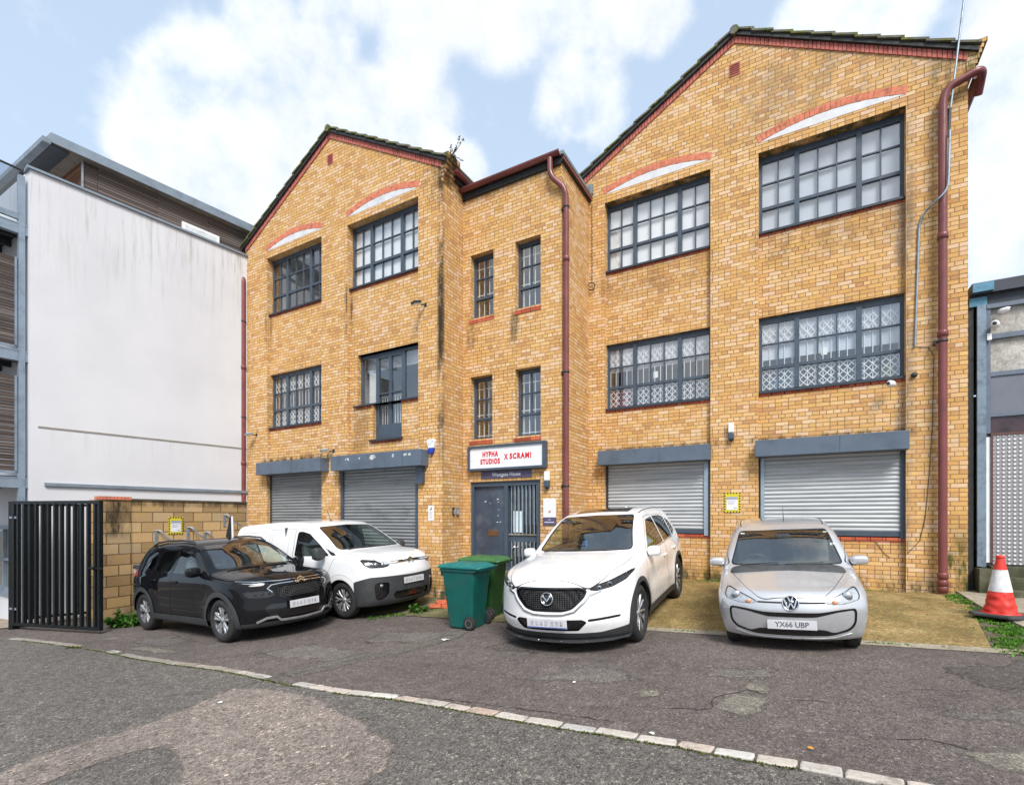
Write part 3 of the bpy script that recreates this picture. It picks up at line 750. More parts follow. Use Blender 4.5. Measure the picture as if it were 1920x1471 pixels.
# stair block between the gables
mb = MB()
CW = [(-8.85, -8.235, 6.15, 7.58), (-7.69, -7.075, 6.13, 7.58), (-8.85, -8.265, 3.43, 4.84), (-7.69, -7.075, 3.41, 4.85)]
DOOR = (-8.86, -7.085, 0.52, 2.47)
wall_face(mb, [(-9.045, -1.5), (-6.6, -1.5), (-6.6, 8.98), (-9.045, 8.98)], CW + [DOOR], YC, 0.2)
mb.build('wall', M_brick_c, bld)
mb = MB()
mb.quad((-6.6, YC, -1.5), (-6.6, 0.0, -1.5), (-6.6, 0.0, 8.98), (-6.6, YC, 8.98))
mb.quad((-9.0435, YL + 0.001, -1.5), (-9.0435, YC, -1.5), (-9.0435, YC, 9.3), (-9.0435, YL + 0.001, 9.3))
mb.build('wall', M_brick_ret, bld)
# brick quoin column on the stair block's corner
mb = MB()
mb.box(-9.06, -6.585, YC - 0.02, 4, 8.98, 9.0); mb.quad((-9.04, YC - 0.06, 9.08), (-6.56, YC - 0.06, 9.08), (-6.56, 6, 9.16), (-9.04, 6, 9.16))
mb.build('flat_roof', M_lead, bld)
mb = MB()
mb.box(-9.035, -6.6, YC - 0.05, YC - 0.003, 8.86, 8.99); mb.box(-6.597, -6.56, YC - 0.05, -0.02, 8.90, 9.0)
mb.build('fascia', M_blackd, bld)
mb = MB()
mb.box(-6.62, -6.52, YC - 0.10, -0.004, 9.005, 9.075); mb.box(-6.60, -6.50, -0.08, -0.004, 9.06, 9.28)
mb.build('verge_flashing', M_lead, bld)
mb = MB(); mb.box(-6.555, -6.53, YC - 0.06, -0.01, 8.93, 9.0); mb.build('verge_trim', M_maroon, bld)

def gutter(pts, r=0.062):
    mb = MB(); n_ = 9
    a, b = Vector(pts[0]), Vector(pts[1]); d = (b - a).normalized(); s_ = d.cross(Vector((0, 0, 1))).normalized()
    V = []
    for p in (a, b):
        for rr in (r, r - 0.008):
            V += [p + s_ * rr * math.cos(math.pi + math.pi * k / (n_ - 1)) + Vector((0, 0, 1)) * rr * math.sin(math.pi + math.pi * k / (n_ - 1)) for k in range(n_)]
    F_ = []
    for k in range(n_ - 1):
        F_ += [(k, k + 1, 2 * n_ + k + 1, 2 * n_ + k), (n_ + k, n_ + k + 1, 3 * n_ + k + 1, 3 * n_ + k), (k, k + 1, n_ + k + 1, n_ + k), (2 * n_ + k, 2 * n_ + k + 1, 3 * n_ + k + 1, 3 * n_ + k)]
    F_ += [(0, n_, 3 * n_, 2 * n_), (n_ - 1, 2 * n_ - 1, 4 * n_ - 1, 3 * n_ - 1)]
    mb.add(V, F_)
    for p in (a, b):       # stop ends
        mb.prism([(s_.dot(p) + r * math.cos(math.pi + math.pi * k / 8), p.z + r * math.sin(math.pi + math.pi * k / 8)) for k in range(9)], 0, 0.001) if False else None
    mb.box(a.x, a.x + 0.004, a.y - r, a.y + r, a.z - r, a.z) if abs(d.x) > 0.9 else mb.box(a.x - r, a.x + r, a.y, a.y + 0.004, a.z - r, a.z)
    return mb.build('gutter', M_maroon, bld)
gutter([(-9.04, YC - 0.12, 9.06), (-6.58, YC - 0.12, 9.06)], 0.075)
gutter([(-8.90, YL + 0.25, 9.24), (-8.90, 6, 9.24)], 0.07)
mb = MB(); mb.box(-9.04, -8.97, YL + 0.12, 6, 9.10, 9.26); mb.build('fascia', M_blackd, bld)

def arcpts(p0, p1, p2, n=7):
    """quadratic bend through a corner"""
    p0, p1, p2 = map(Vector, (p0, p1, p2))
    return [(p0 * (1 - t_) ** 2 + p1 * 2 * t_ * (1 - t_) + p2 * t_ * t_) for t_ in [i / n for i in range(n + 1)]]
def drainpipe(pts, r, collars, brackets, base=None):
    mb = MB(); mb.tube(pts, r, 16)
    p = pts[-1]
    for z in collars:
        q = min((Vector(a) for a in pts), key=lambda a: abs(a.z - z)); x_, y_ = pts[-1][0], pts[-1][1]
        mb.lathe([(r, z - 0.05), (r + 0.014, z - 0.045), (r + 0.014, z + 0.035), (r + 0.006, z + 0.05), (r, z + 0.055)], (x_, y_, 0), n=16)
    o = mb.build('drainpipe', M_maroon, bld)
    for z in brackets:
        mb = MB(); x_, y_ = pts[-1][0], pts[-1][1]
        mb.lathe([(r + 0.001, z - 0.018), (r + 0.009, z - 0.018), (r + 0.009, z + 0.018), (r + 0.001, z + 0.018)], (x_, y_, 0), n=16)
        mb.box(x_ - 0.10, x_ - r, y_ + 0.02, y_ + 0.045, z - 0.016, z + 0.016); mb.box(x_ - 0.11, x_ - 0.085, y_ + 0.0, y_ + 0.12, z - 0.03, z + 0.03)
        mb.build('pipe_bracket', M_dkpl, o)
    return o
yp = YR - 0.13
drainpipe([(0.17, 0.22, 8.70), (0.175, 0.12, 8.80)] + arcpts((0.175, 0.05, 8.86), (0.17, yp - 0.02, 8.90), (0.02, yp, 8.86)) + [(-0.16, yp, 8.80)] +
          arcpts((-0.2, yp, 8.79), (-0.335, yp, 8.74), (-0.345, yp, 8.50)) + [(-0.345, yp, 4.0), (-0.345, yp, 0.42)], 0.062, [6.33, 4.72, 0.60, 0.72, 0.50], [4.60])
gutter([(0.16, 0.1, 8.98), (0.16, 8, 8.98)], 0.07)
yq = YC - 0.02
drainpipe([(-6.80, YC - 0.13, 8.98), (-6.80, YC - 0.13, 8.76)] + arcpts((-6.80, YC - 0.13, 8.74), (-6.79, YC - 0.12, 8.62), (-6.70, YC - 0.11, 8.52)) +
          arcpts((-6.60, YC - 0.07, 8.42), (-6.49, yq - 0.03, 8.32), (-6.49, yq, 8.12)) + [(-6.49, yq, 4.0), (-6.49, yq, -0.1)], 0.056, [6.9], [7.95, 4.62, 2.32])
drainpipe([(-16.22, YL + 0.1, 8.42), (-16.2, YL - 0.02, 8.47)] + arcpts((-16.18, YL - 0.06, 8.47), (-16.03, YL - 0.09, 8.47), (-16.03, YL - 0.09, 8.30)) +
          [(-16.03, YL - 0.09, 4.0), (-16.03, YL - 0.09, -0.6)], 0.068, [5.9, 3.2, 0.6], [7.2, 4.5, 1.8])

# corbelled eaves ends
M_corbel = brick_mat('mossy_corbel', BS, MORT, stains=[(-20, 20, 5, 12, 0.1, 0.1, 0.95, (0.07, 0.10, 0.025), 3)])
mb = MB()
for i in range(7): mb.box(-0.02, 0.035 + 0.026 * i, YR - 0.012 - 0.002 * i, 0.5, 8.86 + i * 0.075, 8.933 + i * 0.075)
mb.box(-0.02, 0.235, YR - 0.03, 0.5, 9.386, 9.45)
mb.build('corbel', M_corbel, bld)
M_corbel_d = brick_mat('soot_black_corbel', BS, MORT, stains=[(-20, 20, 5, 12, 0.1, 0.1, 0.98, DK, 3)])
mb = MB()
for i in range(5): mb.box(-9.06, -9.02 + 0.03 * i, YL - 0.01 - 0.002 * i, YL + 0.34 - 0.02 * (i % 2), 8.90 + i * 0.09, 8.955 + i * 0.09)
mb.box(-9.06, -8.86, YL - 0.03, YL + 0.4, 9.34, 9.46)
mb.build('corbel', M_corbel_d, bld)

# ------------------------------------------------------------------ windows
def lattice(mb, x0, x1, z0, z1, y, n, zones):
    w = (x1 - x0) / n; t_ = 0.010
    for i in range(n + 1):
        x = x0 + i * w
        mb.box(x - 0.007, x + 0.007, y, y + 0.012, z0, z1)
    for za, zb_ in zones:
        rows = max(1, round((zb_ - za) / (w * 1.25))); h = (zb_ - za) / rows
        for i in range(n):
            for r in range(rows):
                a, b = x0 + i * w, x0 + (i + 1) * w; c, d = za + r * h, za + (r + 1) * h
                mb.bar((a, y - 0.004, c), (b, y - 0.004, d), 0.016, 0.006, (0, 1, 0)); mb.bar((a, y - 0.008, d), (b, y - 0.008, c), 0.016, 0.006, (0, 1, 0))
def room(x0, x1, z0, z1, y, mat, depth=1.8):
    mb = MB(); d = y + depth
    mb.quad((x0, d, z0), (x1, d, z0), (x1, d, z1), (x0, d, z1)); mb.quad((x0, y, z0), (x0, d, z0), (x0, d, z1), (x0, y, z1))
    mb.quad((x1, y, z0), (x1, y, z1), (x1, d, z1), (x1, d, z0)); mb.quad((x0, y, z1), (x0, d, z1), (x1, d, z1), (x1, y, z1))
    mb.quad((x0, y, z0), (x1, y, z0), (x1, d, z0), (x0, d, z0))
    return mb
def window(x0, x1, z0, z1, y, style, label=None, blind=None, blind_to=None, items=()):
    y = y + WIN
    mb = MB(); fw = 0.055
    def member(a, b, c, d, dy=0.0, dep=0.06): mb.box(a, b, y - dy, y + dep, c, d)
    zt = z0 + (z1 - z0) * 0.335        # transom
    member(x0, x1, z1 - 0.075, z1); member(x0, x1, z0, z0 + fw); member(x0, x0 + fw, z0 + fw, z1 - 0.075); member(x1 - fw, x1, z0 + fw, z1 - 0.075)
    W_ = x1 - x0
    if style == 'wide':
        e = [x0, x0 + W_ * 0.285, x0 + W_ * 0.715, x1]; cols = (2, 3, 2)
        for m_ in e[1:3]: member(m_ - 0.042, m_ + 0.042, z0 + fw, z1 - 0.075, 0.012)
        for k in range(3):
            a = e[k] + (fw if k == 0 else 0.042); b = e[k + 1] - (fw if k == 2 else 0.042)
            member(a, b, zt - 0.028, zt + 0.028, 0.006)
            zm = (zt + 0.028 + z1 - 0.075) / 2
            member(a, b, zm - 0.013, zm + 0.013, -0.006, 0.05)
            for c in range(1, cols[k]):
                xx = a + (b - a) * c / cols[k]; member(xx - 0.0125, xx + 0.0125, z0 + fw, z1 - 0.075, -0.008, 0.05)
            # casement rails
            member(a, b, z1 - 0.11, z1 - 0.075, -0.004, 0.05)
    elif style == 'stair':
        member(x0 + fw, x1 - fw, zt - 0.025, zt + 0.025, 0.006)
        zm = (zt + z1 - 0.05) / 2; member(x0 + fw, x1 - fw, zm - 0.012, zm + 0.012, -0.006, 0.05)
        xm = (x0 + x1) / 2; member(xm - 0.013, xm + 0.013, zt + 0.025, z1 - 0.075, -0.008, 0.05)
    w = mb.build('window', M_slate, bld)
    if label: w['label'] = label
    mb = MB(); mb.quad((x0, y + 0.03, z0), (x1, y + 0.03, z0), (x1, y + 0.03, z1), (x0, y + 0.03, z1)); mb.build('pane', M_glass, w)
    mb = MB(); mb.box(x0 - 0.06, x1 + (0.0 if style == 'wide' else 0.02), y - WIN + REC - 0.05, y - 0.002, z0 - 0.03, z0 + 0.012); mb.build('sill', M_slate_d, w)
    if blind:
        zb_ = blind_to if blind_to else z0
        mb = MB(); mb.quad((x0, y + 0.075, zb_), (x1, y + 0.075, zb_), (x1, y + 0.075, z1), (x0, y + 0.075, z1)); mb.build('blind', blind, w)
    if not blind or blind_to:
        room(x0 - 0.2, x1 + 0.2, z0 - 0.05, z1 + 0.1, y + 0.08, M_room).build('room_lining', M_room, w)
        mb = MB(); mb.box(x0, x1, y + 0.07, y + 0.15, z0 - 0.02, z0 + 0.02); mb.build('inner_sill', M_white_p, w)
    if 'lattice' in items:
        mb = MB(); h = z1 - z0; zm = (zt + z1 - 0.05) / 2
        lattice(mb, x0 + 0.06, x1 - 0.06, z0 + 0.06, z1 - 0.08, y + 0.056, 17, [(z0 + 0.07, zt - 0.02), (zm - 0.04, zm + 0.30)])
        mb.build('security_grille', M_grille, w)
    if 'bars' in items:
        mb = MB()
        for i in range(4):
            xx = x0 + 0.10 + (x1 - x0 - 0.20) * i / 3; mb.box(xx - 0.009, xx + 0.009, y + 0.06, y + 0.078, z0 + 0.05, z1 - 0.08)
        for zz in (z0 + 0.10, zt + 0.10, (zt + z1) / 2 + 0.22): mb.box(x0 + 0.05, x1 - 0.05, y + 0.058, y + 0.08, zz - 0.008, zz + 0.008)
        mb.build('security_bars', M_grille, w)
    return w, y
for b0, b1 in BAY_R:
    big = b0 > -4
    window(b0, b1, S2, L2, YR, 'wide', 'wide top floor window with pale blinds', M_blind_g if big else M_blind)
    w, yw = window(b0, b1, S1, L1, YR, 'wide', 'wide window with white lattice grille inside', M_blind_g, S1 + 0.86 if not big else S1 + 0.66, ('lattice',))
    mb = MB()
    if big:
        mb.box(-2.88, -2.55, yw + 0.3, yw + 0.5, S1 + 0.03, S1 + 0.33); mb.build('blue_crate', simple('blue_plastic', (0.03, 0.16, 0.32), 0.5), w)
        mb = MB(); mb.lathe([(0.02, 0), (0.10, 0.0), (0.07, 0.30), (0.03, 0.32)], (-0.98, yw + 0.3, S1 + 0.03)); mb.build('yellow_jug', simple('lime_plastic', (0.42, 0.48, 0.02), 0.4), w)
        mb = MB(); mb.box(-2.05, -1.95, yw + 0.07, yw + 0.075, S1 + 0.62, S1 + 0.76); mb.build('notice', M_whitepl, w)
    else:
        mb.box(-6.16, -5.72, yw + 0.16, yw + 0.34, S1 + 0.04, S1 + 0.44); mb.build('red_folder_stack', simple('red_plastic', (0.42, 0.015, 0.025), 0.5), w)
        mb = MB(); mb.box(-5.2, -5.1, yw + 0.07, yw + 0.075, S1 + 0.62, S1 + 0.76); mb.build('notice', M_whitepl, w)
window(*BAY_L[0], S2, L2, YL, 'wide', 'wide top floor window reflecting the sky')
window(*BAY_L[1], S2, L2, YL, 'wide', 'wide top floor window with pale blinds', M_blind)
w, yw = window(*BAY_L[0], S1, L1, YL, 'wide', 'wide window with white lattice grille inside', None, None, ('lattice',))
mb = MB(); mb.box(-14.62, -14.32, yw + 0.2, yw + 0.3, S1 + 0.04, S1 + 0.20); mb.build('blue_box', simple('cyan_plastic', (0.02, 0.35, 0.55), 0.5), w)
for x0, x1, z0, z1 in CW:
    w, yw = window(x0, x1, z0, z1, YC - 0.04, 'stair', None, None, None, ('bars',))
    mb = MB(); mb.box(x0 - 0.02, x1 + 0.01, YC - 0.012, YC + 0.03, z0 - 0.11, z0 - 0.032); mb.build('sill_course', M_red, bld)
# loading-door window
y = YL + WIN + 0.02
mb = MB()
for a, b, c, d in ((-11.70, -9.775, 5.52, 5.585), (-11.70, -11.64, 4.37, 5.52), (-9.835, -9.775, 4.37, 5.52), (-11.64, -11.2, 4.37, 4.43), (-10.285, -9.835, 4.37, 4.43),
                   (-11.2, -11.10, 3.52, 5.52), (-10.385, -10.285, 3.52, 5.52), (-10.785, -10.705, 3.52, 5.52), (-11.10, -10.385, 3.52, 3.60),
                   (-11.10, -10.385, 4.60, 4.63), (-11.10, -10.385, 5.46, 5.52)):
    mb.box(a, b, y - 0.005 * (b - a > 0.3), y + 0.06, c, d)
w = mb.build('window', M_slate, bld); w['label'] = 'window with a glazed loading door dropped through its sill'
mb = MB(); mb.box(-11.10, -10.385, y + 0.004, y + 0.05, 3.60, 3.88); mb.build('kick_panel', M_slate, w)
mb = MB(); mb.quad((-11.7, y + 0.03, 4.4), (-9.78, y + 0.03, 4.4), (-9.78, y + 0.03, 5.55), (-11.7, y + 0.03, 5.55)); mb.quad((-11.15, y + 0.03, 3.85), (-10.33, y + 0.03, 3.85), (-10.33, y + 0.03, 4.399), (-11.15, y + 0.03, 4.399)); mb.build('pane', M_glass, w)
mb = MB()
for i in range(9): xx = -11.05 + i * 0.08; mb.box(xx - 0.008, xx + 0.008, y + 0.07, y + 0.082, 3.88, 4.55)
mb.box(-11.1, -10.385, y + 0.07, y + 0.085, 4.53, 4.56); mb.build('security_bars', M_grille, w)
mb = MB(); mb.box(-11.80, -11.2, YL + REC - 0.06, y, 4.34, 4.375); mb.box(-10.285, -9.72, YL + REC - 0.06, y, 4.34, 4.375); mb.box(-11.27, -10.25, YL + REC - 0.06, y, 3.475, 3.52); mb.build('sill', M_slate_d, w)
room(-11.8, -9.7, 3.4, 5.7, y + 0.1, M_room).build('room_lining', M_room, w)
mb = MB(); mb.quad((-11.7, y + 0.2, 5.25), (-9.78, y + 0.2, 5.25), (-9.78, y + 0.2, 5.6), (-11.7, y + 0.2, 5.6)); mb.quad((-11.62, y + 0.2, 4.4), (-11.35, y + 0.25, 4.4), (-11.35, y + 0.25, 5.4), (-11.62, y + 0.2, 5.4)); mb.build('blind', M_blind, w)

# ------------------------------------------------------------------ roller shutters
def shutter(x0, x1, zb_, y, bx0, bx1, mat, guides, bz=BXB, boxdep=0.27, worn=False):
    y = y + REC + 0.02
    mb = MB(); V = []; sl = 0.0765; n_ = int((BXT - zb_) / sl) + 1; prof = []
    for i in range(n_):
        for k in range(8):
            t_ = k / 8; z = zb_ + 0.10 + (i + t_) * sl
            if z > BXT: break
            prof.append((z, -0.018 * math.sin(math.pi * min(1, t_ / 0.86)) if t_ < 0.86 else 0.004))
    for x in (x0, x1): V += [(x, y + d, z) for z, d in prof]
    m_ = len(prof); mb.add(V, [(i, i + 1, m_ + i + 1, m_ + i) for i in range(m_ - 1)], True)
    o = mb.build('roller_shutter', mat, bld)
    mb = MB(); mb.box(x0, x1, y - 0.022, y + 0.02, zb_ + 0.02, zb_ + 0.10); mb.build('bottom_rail', M_slate, o)
    mb = MB(); yb = y - REC - 0.02
    mb.box(bx0, bx1, yb - boxdep, yb + 0.06, bz, BXT)
    b = mb.build('shutter_box', M_box_worn, o, bevel=0.006)
    mb = MB(); xm = bx0 + (bx1 - bx0) * (0.58 if not worn else 0.82)
    mb.box(xm - 0.0025, xm + 0.0025, yb - boxdep - 0.002, yb - boxdep, bz + 0.004, BXT - 0.004)
    mb.build('box_seam', M_slate_d, b)
    if worn:
        r = random.Random(4); mb = MB()
        for cxp, s_ in ((-11.62, 0.05), (-11.25, 0.035), (-10.85, 0.10), (-10.78, 0.06), (-10.2, 0.05), (-9.85, 0.07), (-9.72, 0.05), (-11.7, 0.03)):
            q = [(cxp + math.cos(a) * s_ * r.uniform(.4, 1.1), BXT - 0.10 + math.sin(a) * s_ * r.uniform(.3, .9)) for a in [i * 0.7 for i in range(9)]]
            mb.quad(*[(a, yb - boxdep - 0.0015, b_) for a, b_ in q])
        mb.build('peeled_paint', simple('bare_primer', (0.5, 0.52, 0.54), 0.7, var=0.2, scale=20), b)
    for gx0, gx1, gm, pr in guides:
        mb = MB(); mb.box(gx0, gx1, y - pr, y + 0.03, zb_ - 0.02, bz + 0.0); mb.build('guide_rail', gm, o)
    return o
M_guide = simple('pale_blue_guide', srgb(150, 166, 180)[:3], 0.4, 0.2, var=0.08)
shutter(-3.06, -0.85, 1.33, YR, -3.137, -0.80, M_shut_r, [(-3.10, -3.065, M_slate_d, 0.02), (-3.065, -3.0, M_guide, 0.05), (-0.875, -0.81, M_slate, 0.04)])
shutter(-6.19, -4.06, 1.33, YR, -6.299, -3.963, M_shut_r, [(-6.23, -6.18, M_slate_d, 0.03), (-4.115, -4.035, M_guide, 0.05), (-4.035, -3.98, M_slate, 0.04)])
shutter(-15.08, -12.89, -0.35, YL, -15.173, -12.60, M_shut_l, [(-15.10, -15.03, M_slate_d, 0.02), (-12.93, -12.87, M_slate_d, 0.02)], 2.82)
shutter(-12.22, -9.80, -0.15, YL, -12.221, -9.42, M_shut_l, [(-12.25, -12.17, M_slate, 0.06), (-9.83, -9.71, M_slate, 0.08)], 2.80, worn=True)
mb = MB(); mb.box(-9.71, -9.52, YL - 0.10, YL - 0.004, 2.42, 2.80); mb.build('shutter_bracket', M_slate, bld)

# ------------------------------------------------------------------ entrance
y = YC + 0.10
d0, d1, dz0, dz1 = DOOR
mb = MB()
for a, b, c, d in ((d0, d0 + 0.075, dz0, dz1), (d1 - 0.10, d1, dz0, dz1), (d0 + 0.075, d1 - 0.10, dz1 - 0.10, dz1), (-7.985, -7.90, dz0, dz1 - 0.10), (-7.90, d1 - 0.10, dz0, dz0 + 0.09)):
    mb.box(a, b, y - 0.06, y + 0.06, c, d)
fr = mb.build('door_frame', M_slate, bld)
M_door = simple('scuffed_dark_blue_door', srgb(62, 72, 88)[:3], 0.38, var=0.16, scale=2.2, dirt=(0.12, 0.13, 0.15, 1))
mb = MB(); mb.box(d0 + 0.075, -7.985, y + 0.0, y + 0.05, dz0, dz1 - 0.10)
dr = mb.build('door', M_door, bld); dr['label'] = 'scuffed dark blue steel front door'
mb = MB(); mb.box(-8.44, -8.17, y - 0.012, y, 1.27, 1.40); mb.box(-8.40, -8.21, y - 0.018, y - 0.012, 1.30, 1.37); mb.build('letter_plate', simple('tarnished_brass', (0.22, 0.11, 0.05), 0.4, 0.7), dr)
mb = MB(); r = random.Random(2)
for px_, pz_ in ((-8.52, 2.03), (-8.38, 2.0), (-8.18, 2.08), (-8.17, 2.02), (-8.2, 2.09), (-8.16, 1.85), (-8.18, 1.72), (-8.2, 1.58), (-8.12, 1.58), (-8.5, 2.05)):
    mb.box(px_ - r.uniform(.006, .016), px_ + r.uniform(.006, .02), y - 0.0015, y + 0.001, pz_ - .006, pz_ + .008)
mb.build('paint_chip', M_whitepl, dr)
mb = MB(); mb.box(-7.90, d1 - 0.10, y + 0.02, y + 0.05, 1.16, 1.30)
sc = mb.build('side_screen', M_slate, bld)
mb = MB(); mb.box(-7.90, d1 - 0.10, y - 0.01, y + 0.03, 1.30, 1.325); mb.build('screen_rail', M_conc, sc)
mb = MB()
for i in range(8): xx = -7.84 + i * 0.093; mb.box(xx - 0.010, xx + 0.010, y + 0.0, y + 0.02, dz0 + 0.09, 1.16); mb.box(xx - 0.010, xx + 0.010, y + 0.0, y + 0.02, 1.325, dz1 - 0.10)
mb.build('security_bars', M_zinc, sc)
mb = MB(); mb.quad((-7.9, y + 0.04, dz0), (d1 - 0.1, y + 0.04, dz0), (d1 - 0.1, y + 0.04, dz1 - .1), (-7.9, y + 0.04, dz1 - .1)); mb.build('pane', M_glass, sc)
room(-7.95, d1, dz0, dz1, y + 0.1, M_room).build('room_lining', simple('hall_plaster', (0.16, 0.165, 0.16), 0.9), sc)
mb = MB(); mb.box(-7.80, -7.57, y + 0.022, y + 0.026, 1.36, 1.82); mb.build('paper_notice', simple('pale_paper', (0.62, 0.70, 0.74), 0.8, var=0.05), sc)
mb = MB(); mb.box(d0 - 0.06, d1 + 0.06, YC - 0.35, y + 0.05, -1, dz0 - 0.002); mb.box(d0 - 0.06, d1 + 0.06, YC - 0.68, YC - 0.351, -1, 0.32); mb.box(d0 - 0.06, d1 + 0.06, YC - 1.0, YC - 0.681, -1, 0.14)
mb.build('door_step', M_mossconc, bld)
# ------------------------------------------------------------------ white rendered building on the left
WA = Vector((-10.2, 10.65, 0)); WR = math.atan2(0.803, 0.596)
wb = empty('apartment_building', WA, WR, label='white rendered apartment block with timber clad roof storey and steel balconies', cat='building')
def fd(a, d=0.0, z=0.0):
    """local point: a metres along the street front (to the left), d metres out toward the street"""
    # street front direction in world (-.8657,.5005), outward (-.5005,-.8657); turn into local axes
    wx, wy = -0.8657 * a - 0.5005 * d, 0.5005 * a - 0.8657 * d
    return (wx * 0.596 + wy * 0.803, -wx * 0.803 + wy * 0.596, z)
def render_mat():
    m = NT('stained_white_render'); p = m.coord()
    big = m.noise(p, 0.6, 4)
    c = m.ramp(big, [(0.3, (0.56, 0.565, 0.595)), (0.55, (0.61, 0.615, 0.645)), (0.8, (0.65, 0.65, 0.67))])
    sx = m.n('ShaderNodeSeparateXYZ'); m.l(p, sx.inputs[0])
    st = m.noise(m.mapping(p, scale=(9, 9, 0.5)), 1.0, 7, 0.68)
    top = m.math('MULTIPLY', m.mr(sx.outputs[2], 6.2, 8.9), m.mr(st, 0.48, 0.70))
    c = m.mix(m.math('MULTIPLY', top, 0.72), c, (0.34, 0.335, 0.30))
    low = m.math('MULTIPLY', m.math('MULTIPLY', m.mr(sx.outputs[2], 2.6, 3.6), m.mr(sx.outputs[2], 3.58, 3.66, 1, 0)), m.mr(st, 0.5, 0.72))
    c = m.mix(m.math('MULTIPLY', low, 0.35), c, (0.42, 0.40, 0.37))
    m.set('Base Color', c); m.set('Roughness', 0.85); m.bump(m.noise(p, 70, 5, 0.7), 0.25, 0.004)
    return m.m
M_render = render_mat()
def timber_mat(name, c0, c1, c2, plank=0.14):
    m = NT(name); p = m.coord(); uv = m.uv()
    s = m.n('ShaderNodeSeparateXYZ'); m.l(uv, s.inputs[0])
    b = m.n('ShaderNodeTexBrick'); m.l(uv, b.inputs['Vector'])
    b.inputs['Color1'].default_value = (0, 0, 0, 1); b.inputs['Color2'].default_value = (1, 1, 1, 1); b.inputs['Mortar'].default_value = (0, 0, 0, 1)
    b.inputs['Scale'].default_value = 1; b.inputs['Brick Width'].default_value = 2.4; b.inputs['Row Height'].default_value = plank
    b.inputs['Mortar Size'].default_value = 0.007; b.inputs['Mortar Smooth'].default_value = 0.1
    g = m.noise(m.mapping(uv, scale=(1.2, 45, 1)), 1.0, 5, 0.65)
    k = m.math('ADD', m.math('MULTIPLY', b.outputs['Color'], 0.6), m.math('MULTIPLY', g, 0.5))
    c = m.ramp(k, [(0.15, c0), (0.5, c1), (0.85, c2)])
    c = m.mix(b.outputs['Fac'], c, (0.015, 0.012, 0.010))
    m.set('Base Color', c); m.set('Roughness', 0.75)
    m.bump(m.math('SUBTRACT', m.math('MULTIPLY', g, 0.3), b.outputs['Fac']), 0.6, 0.012)
    return m.m
M_timber = timber_mat('weathered_timber_cladding', (0.040, 0.026, 0.021), (0.090, 0.066, 0.056), (0.155, 0.125, 0.112), 0.062)
M_timber_r = timber_mat('red_brown_timber', (0.10, 0.035, 0.018), (0.19, 0.075, 0.035), (0.26, 0.12, 0.06), 0.11)
mb = MB()
mb.quad((0, 0, -3), (8, 0, -3), (8, 0, 9.05), (0, 0, 9.05))
f0, f1 = fd(0), fd(9)
f1z = lambda z: (f1[0], f1[1], z)
mb.quad((0, 0, -3), (0, 0, 9.05), f1z(9.05), f1z(-3)); mb.quad((0, 0, 9.05), (8, 0, 9.05), (8 + f1[0], f1[1], 9.05), f1z(9.05))
mb.quad((8, 0, -3), (8, 0, 9.05), (8 + f1[0], f1[1], 9.05), (8 + f1[0], f1[1], -3))
mb.build('wall', M_render, wb)
mb = MB(); mb.box(-0.06, 8, -0.05, 0.25, 9.052, 9.10); mb.build('parapet_coping', M_zinc_d, wb)
mb = MB(); mb.box(0.12, 7.9, -0.012, 0.01, 3.60, 3.635); mb.build('render_bead', simple('grimy_bead', (0.26, 0.24, 0.20), 0.8), wb)
mb = MB(); mb.box(0.22, 7.9, -0.05, 0.01, 2.36, 2.43); mb.build('flashing', M_zinc_d, wb)
# timber roof storey
mb = MB(); y = 0.27
g0 = (0.92, y); gl = fd(6)
mb.quad((0.92, y, 9.0), (8, y, 9.0), (8, y, 9.90), (0.92, y, 9.90))
mb.build('timber_cladding', M_timber, wb)
mb = MB(); mb.quad((0.92, y, 8.8), (0.92, y, 9.9), (0.92 + gl[0], y + gl[1], 9.9), (0.92 + gl[0], y + gl[1], 8.8)); mb.build('timber_cladding', M_timber_r, wb)
mb = MB(); mb.box(0.90, 0.935, y - 0.03, y + 0.01, 9.1, 9.86); mb.build('corner_trim', M_zinc, wb)
mb = MB(); mb.box(2.95, 3.86, y - 0.05, y + 0.02, 8.95, 9.42); ww = mb.build('window', M_whitepl, wb)
mb = MB(); mb.box(3.02, 3.79, y - 0.056, y - 0.05, 9.0, 9.36); mb.build('pane', simple('sky_lit_blind', (0.58, 0.62, 0.64), 0.2), ww)
# roof slab with fascia
rx = 0.34; ry = 0.06
q = lambda a, b, z: (rx + a + fd(b)[0], ry + fd(b)[1], z)
mb = MB()
mb.add([q(0, 0, 9.86), q(7.5, 0, 9.86), q(7.5, 7, 9.86), q(0, 7, 9.86), q(0, 0, 10.07), q(7.5, 0, 10.07), q(7.5, 7, 10.07), q(0, 7, 10.07)],
       [(4, 5, 6, 7), (0, 1, 5, 4), (1, 2, 6, 5), (2, 3, 7, 6), (3, 0, 4, 7)])
mb.build('roof', M_zinc_d, wb)
mb = MB(); mb.quad(q(0, 0, 9.858), q(7.5, 0, 9.858), q(7.5, 7, 9.858), q(0, 7, 9.858)); mb.build('soffit', conc_mat('brown_grey_soffit', (0.17, 0.15, 0.13), (0.22, 0.195, 0.17), (0.27, 0.24, 0.21), 0.0), wb)
mb = MB()
d_ = Vector(fd(1)); n_ = Vector(fd(0, 1))
a = Vector((rx, ry, 9.86)) + n_ * 0.0; mb.obox(a + d_ * 3.5 + n_ * 0.07, d_ * 3.5, n_ * 0.07, (0, 0, 0.055)); mb.build('roof_gutter', M_zinc_d, wb)
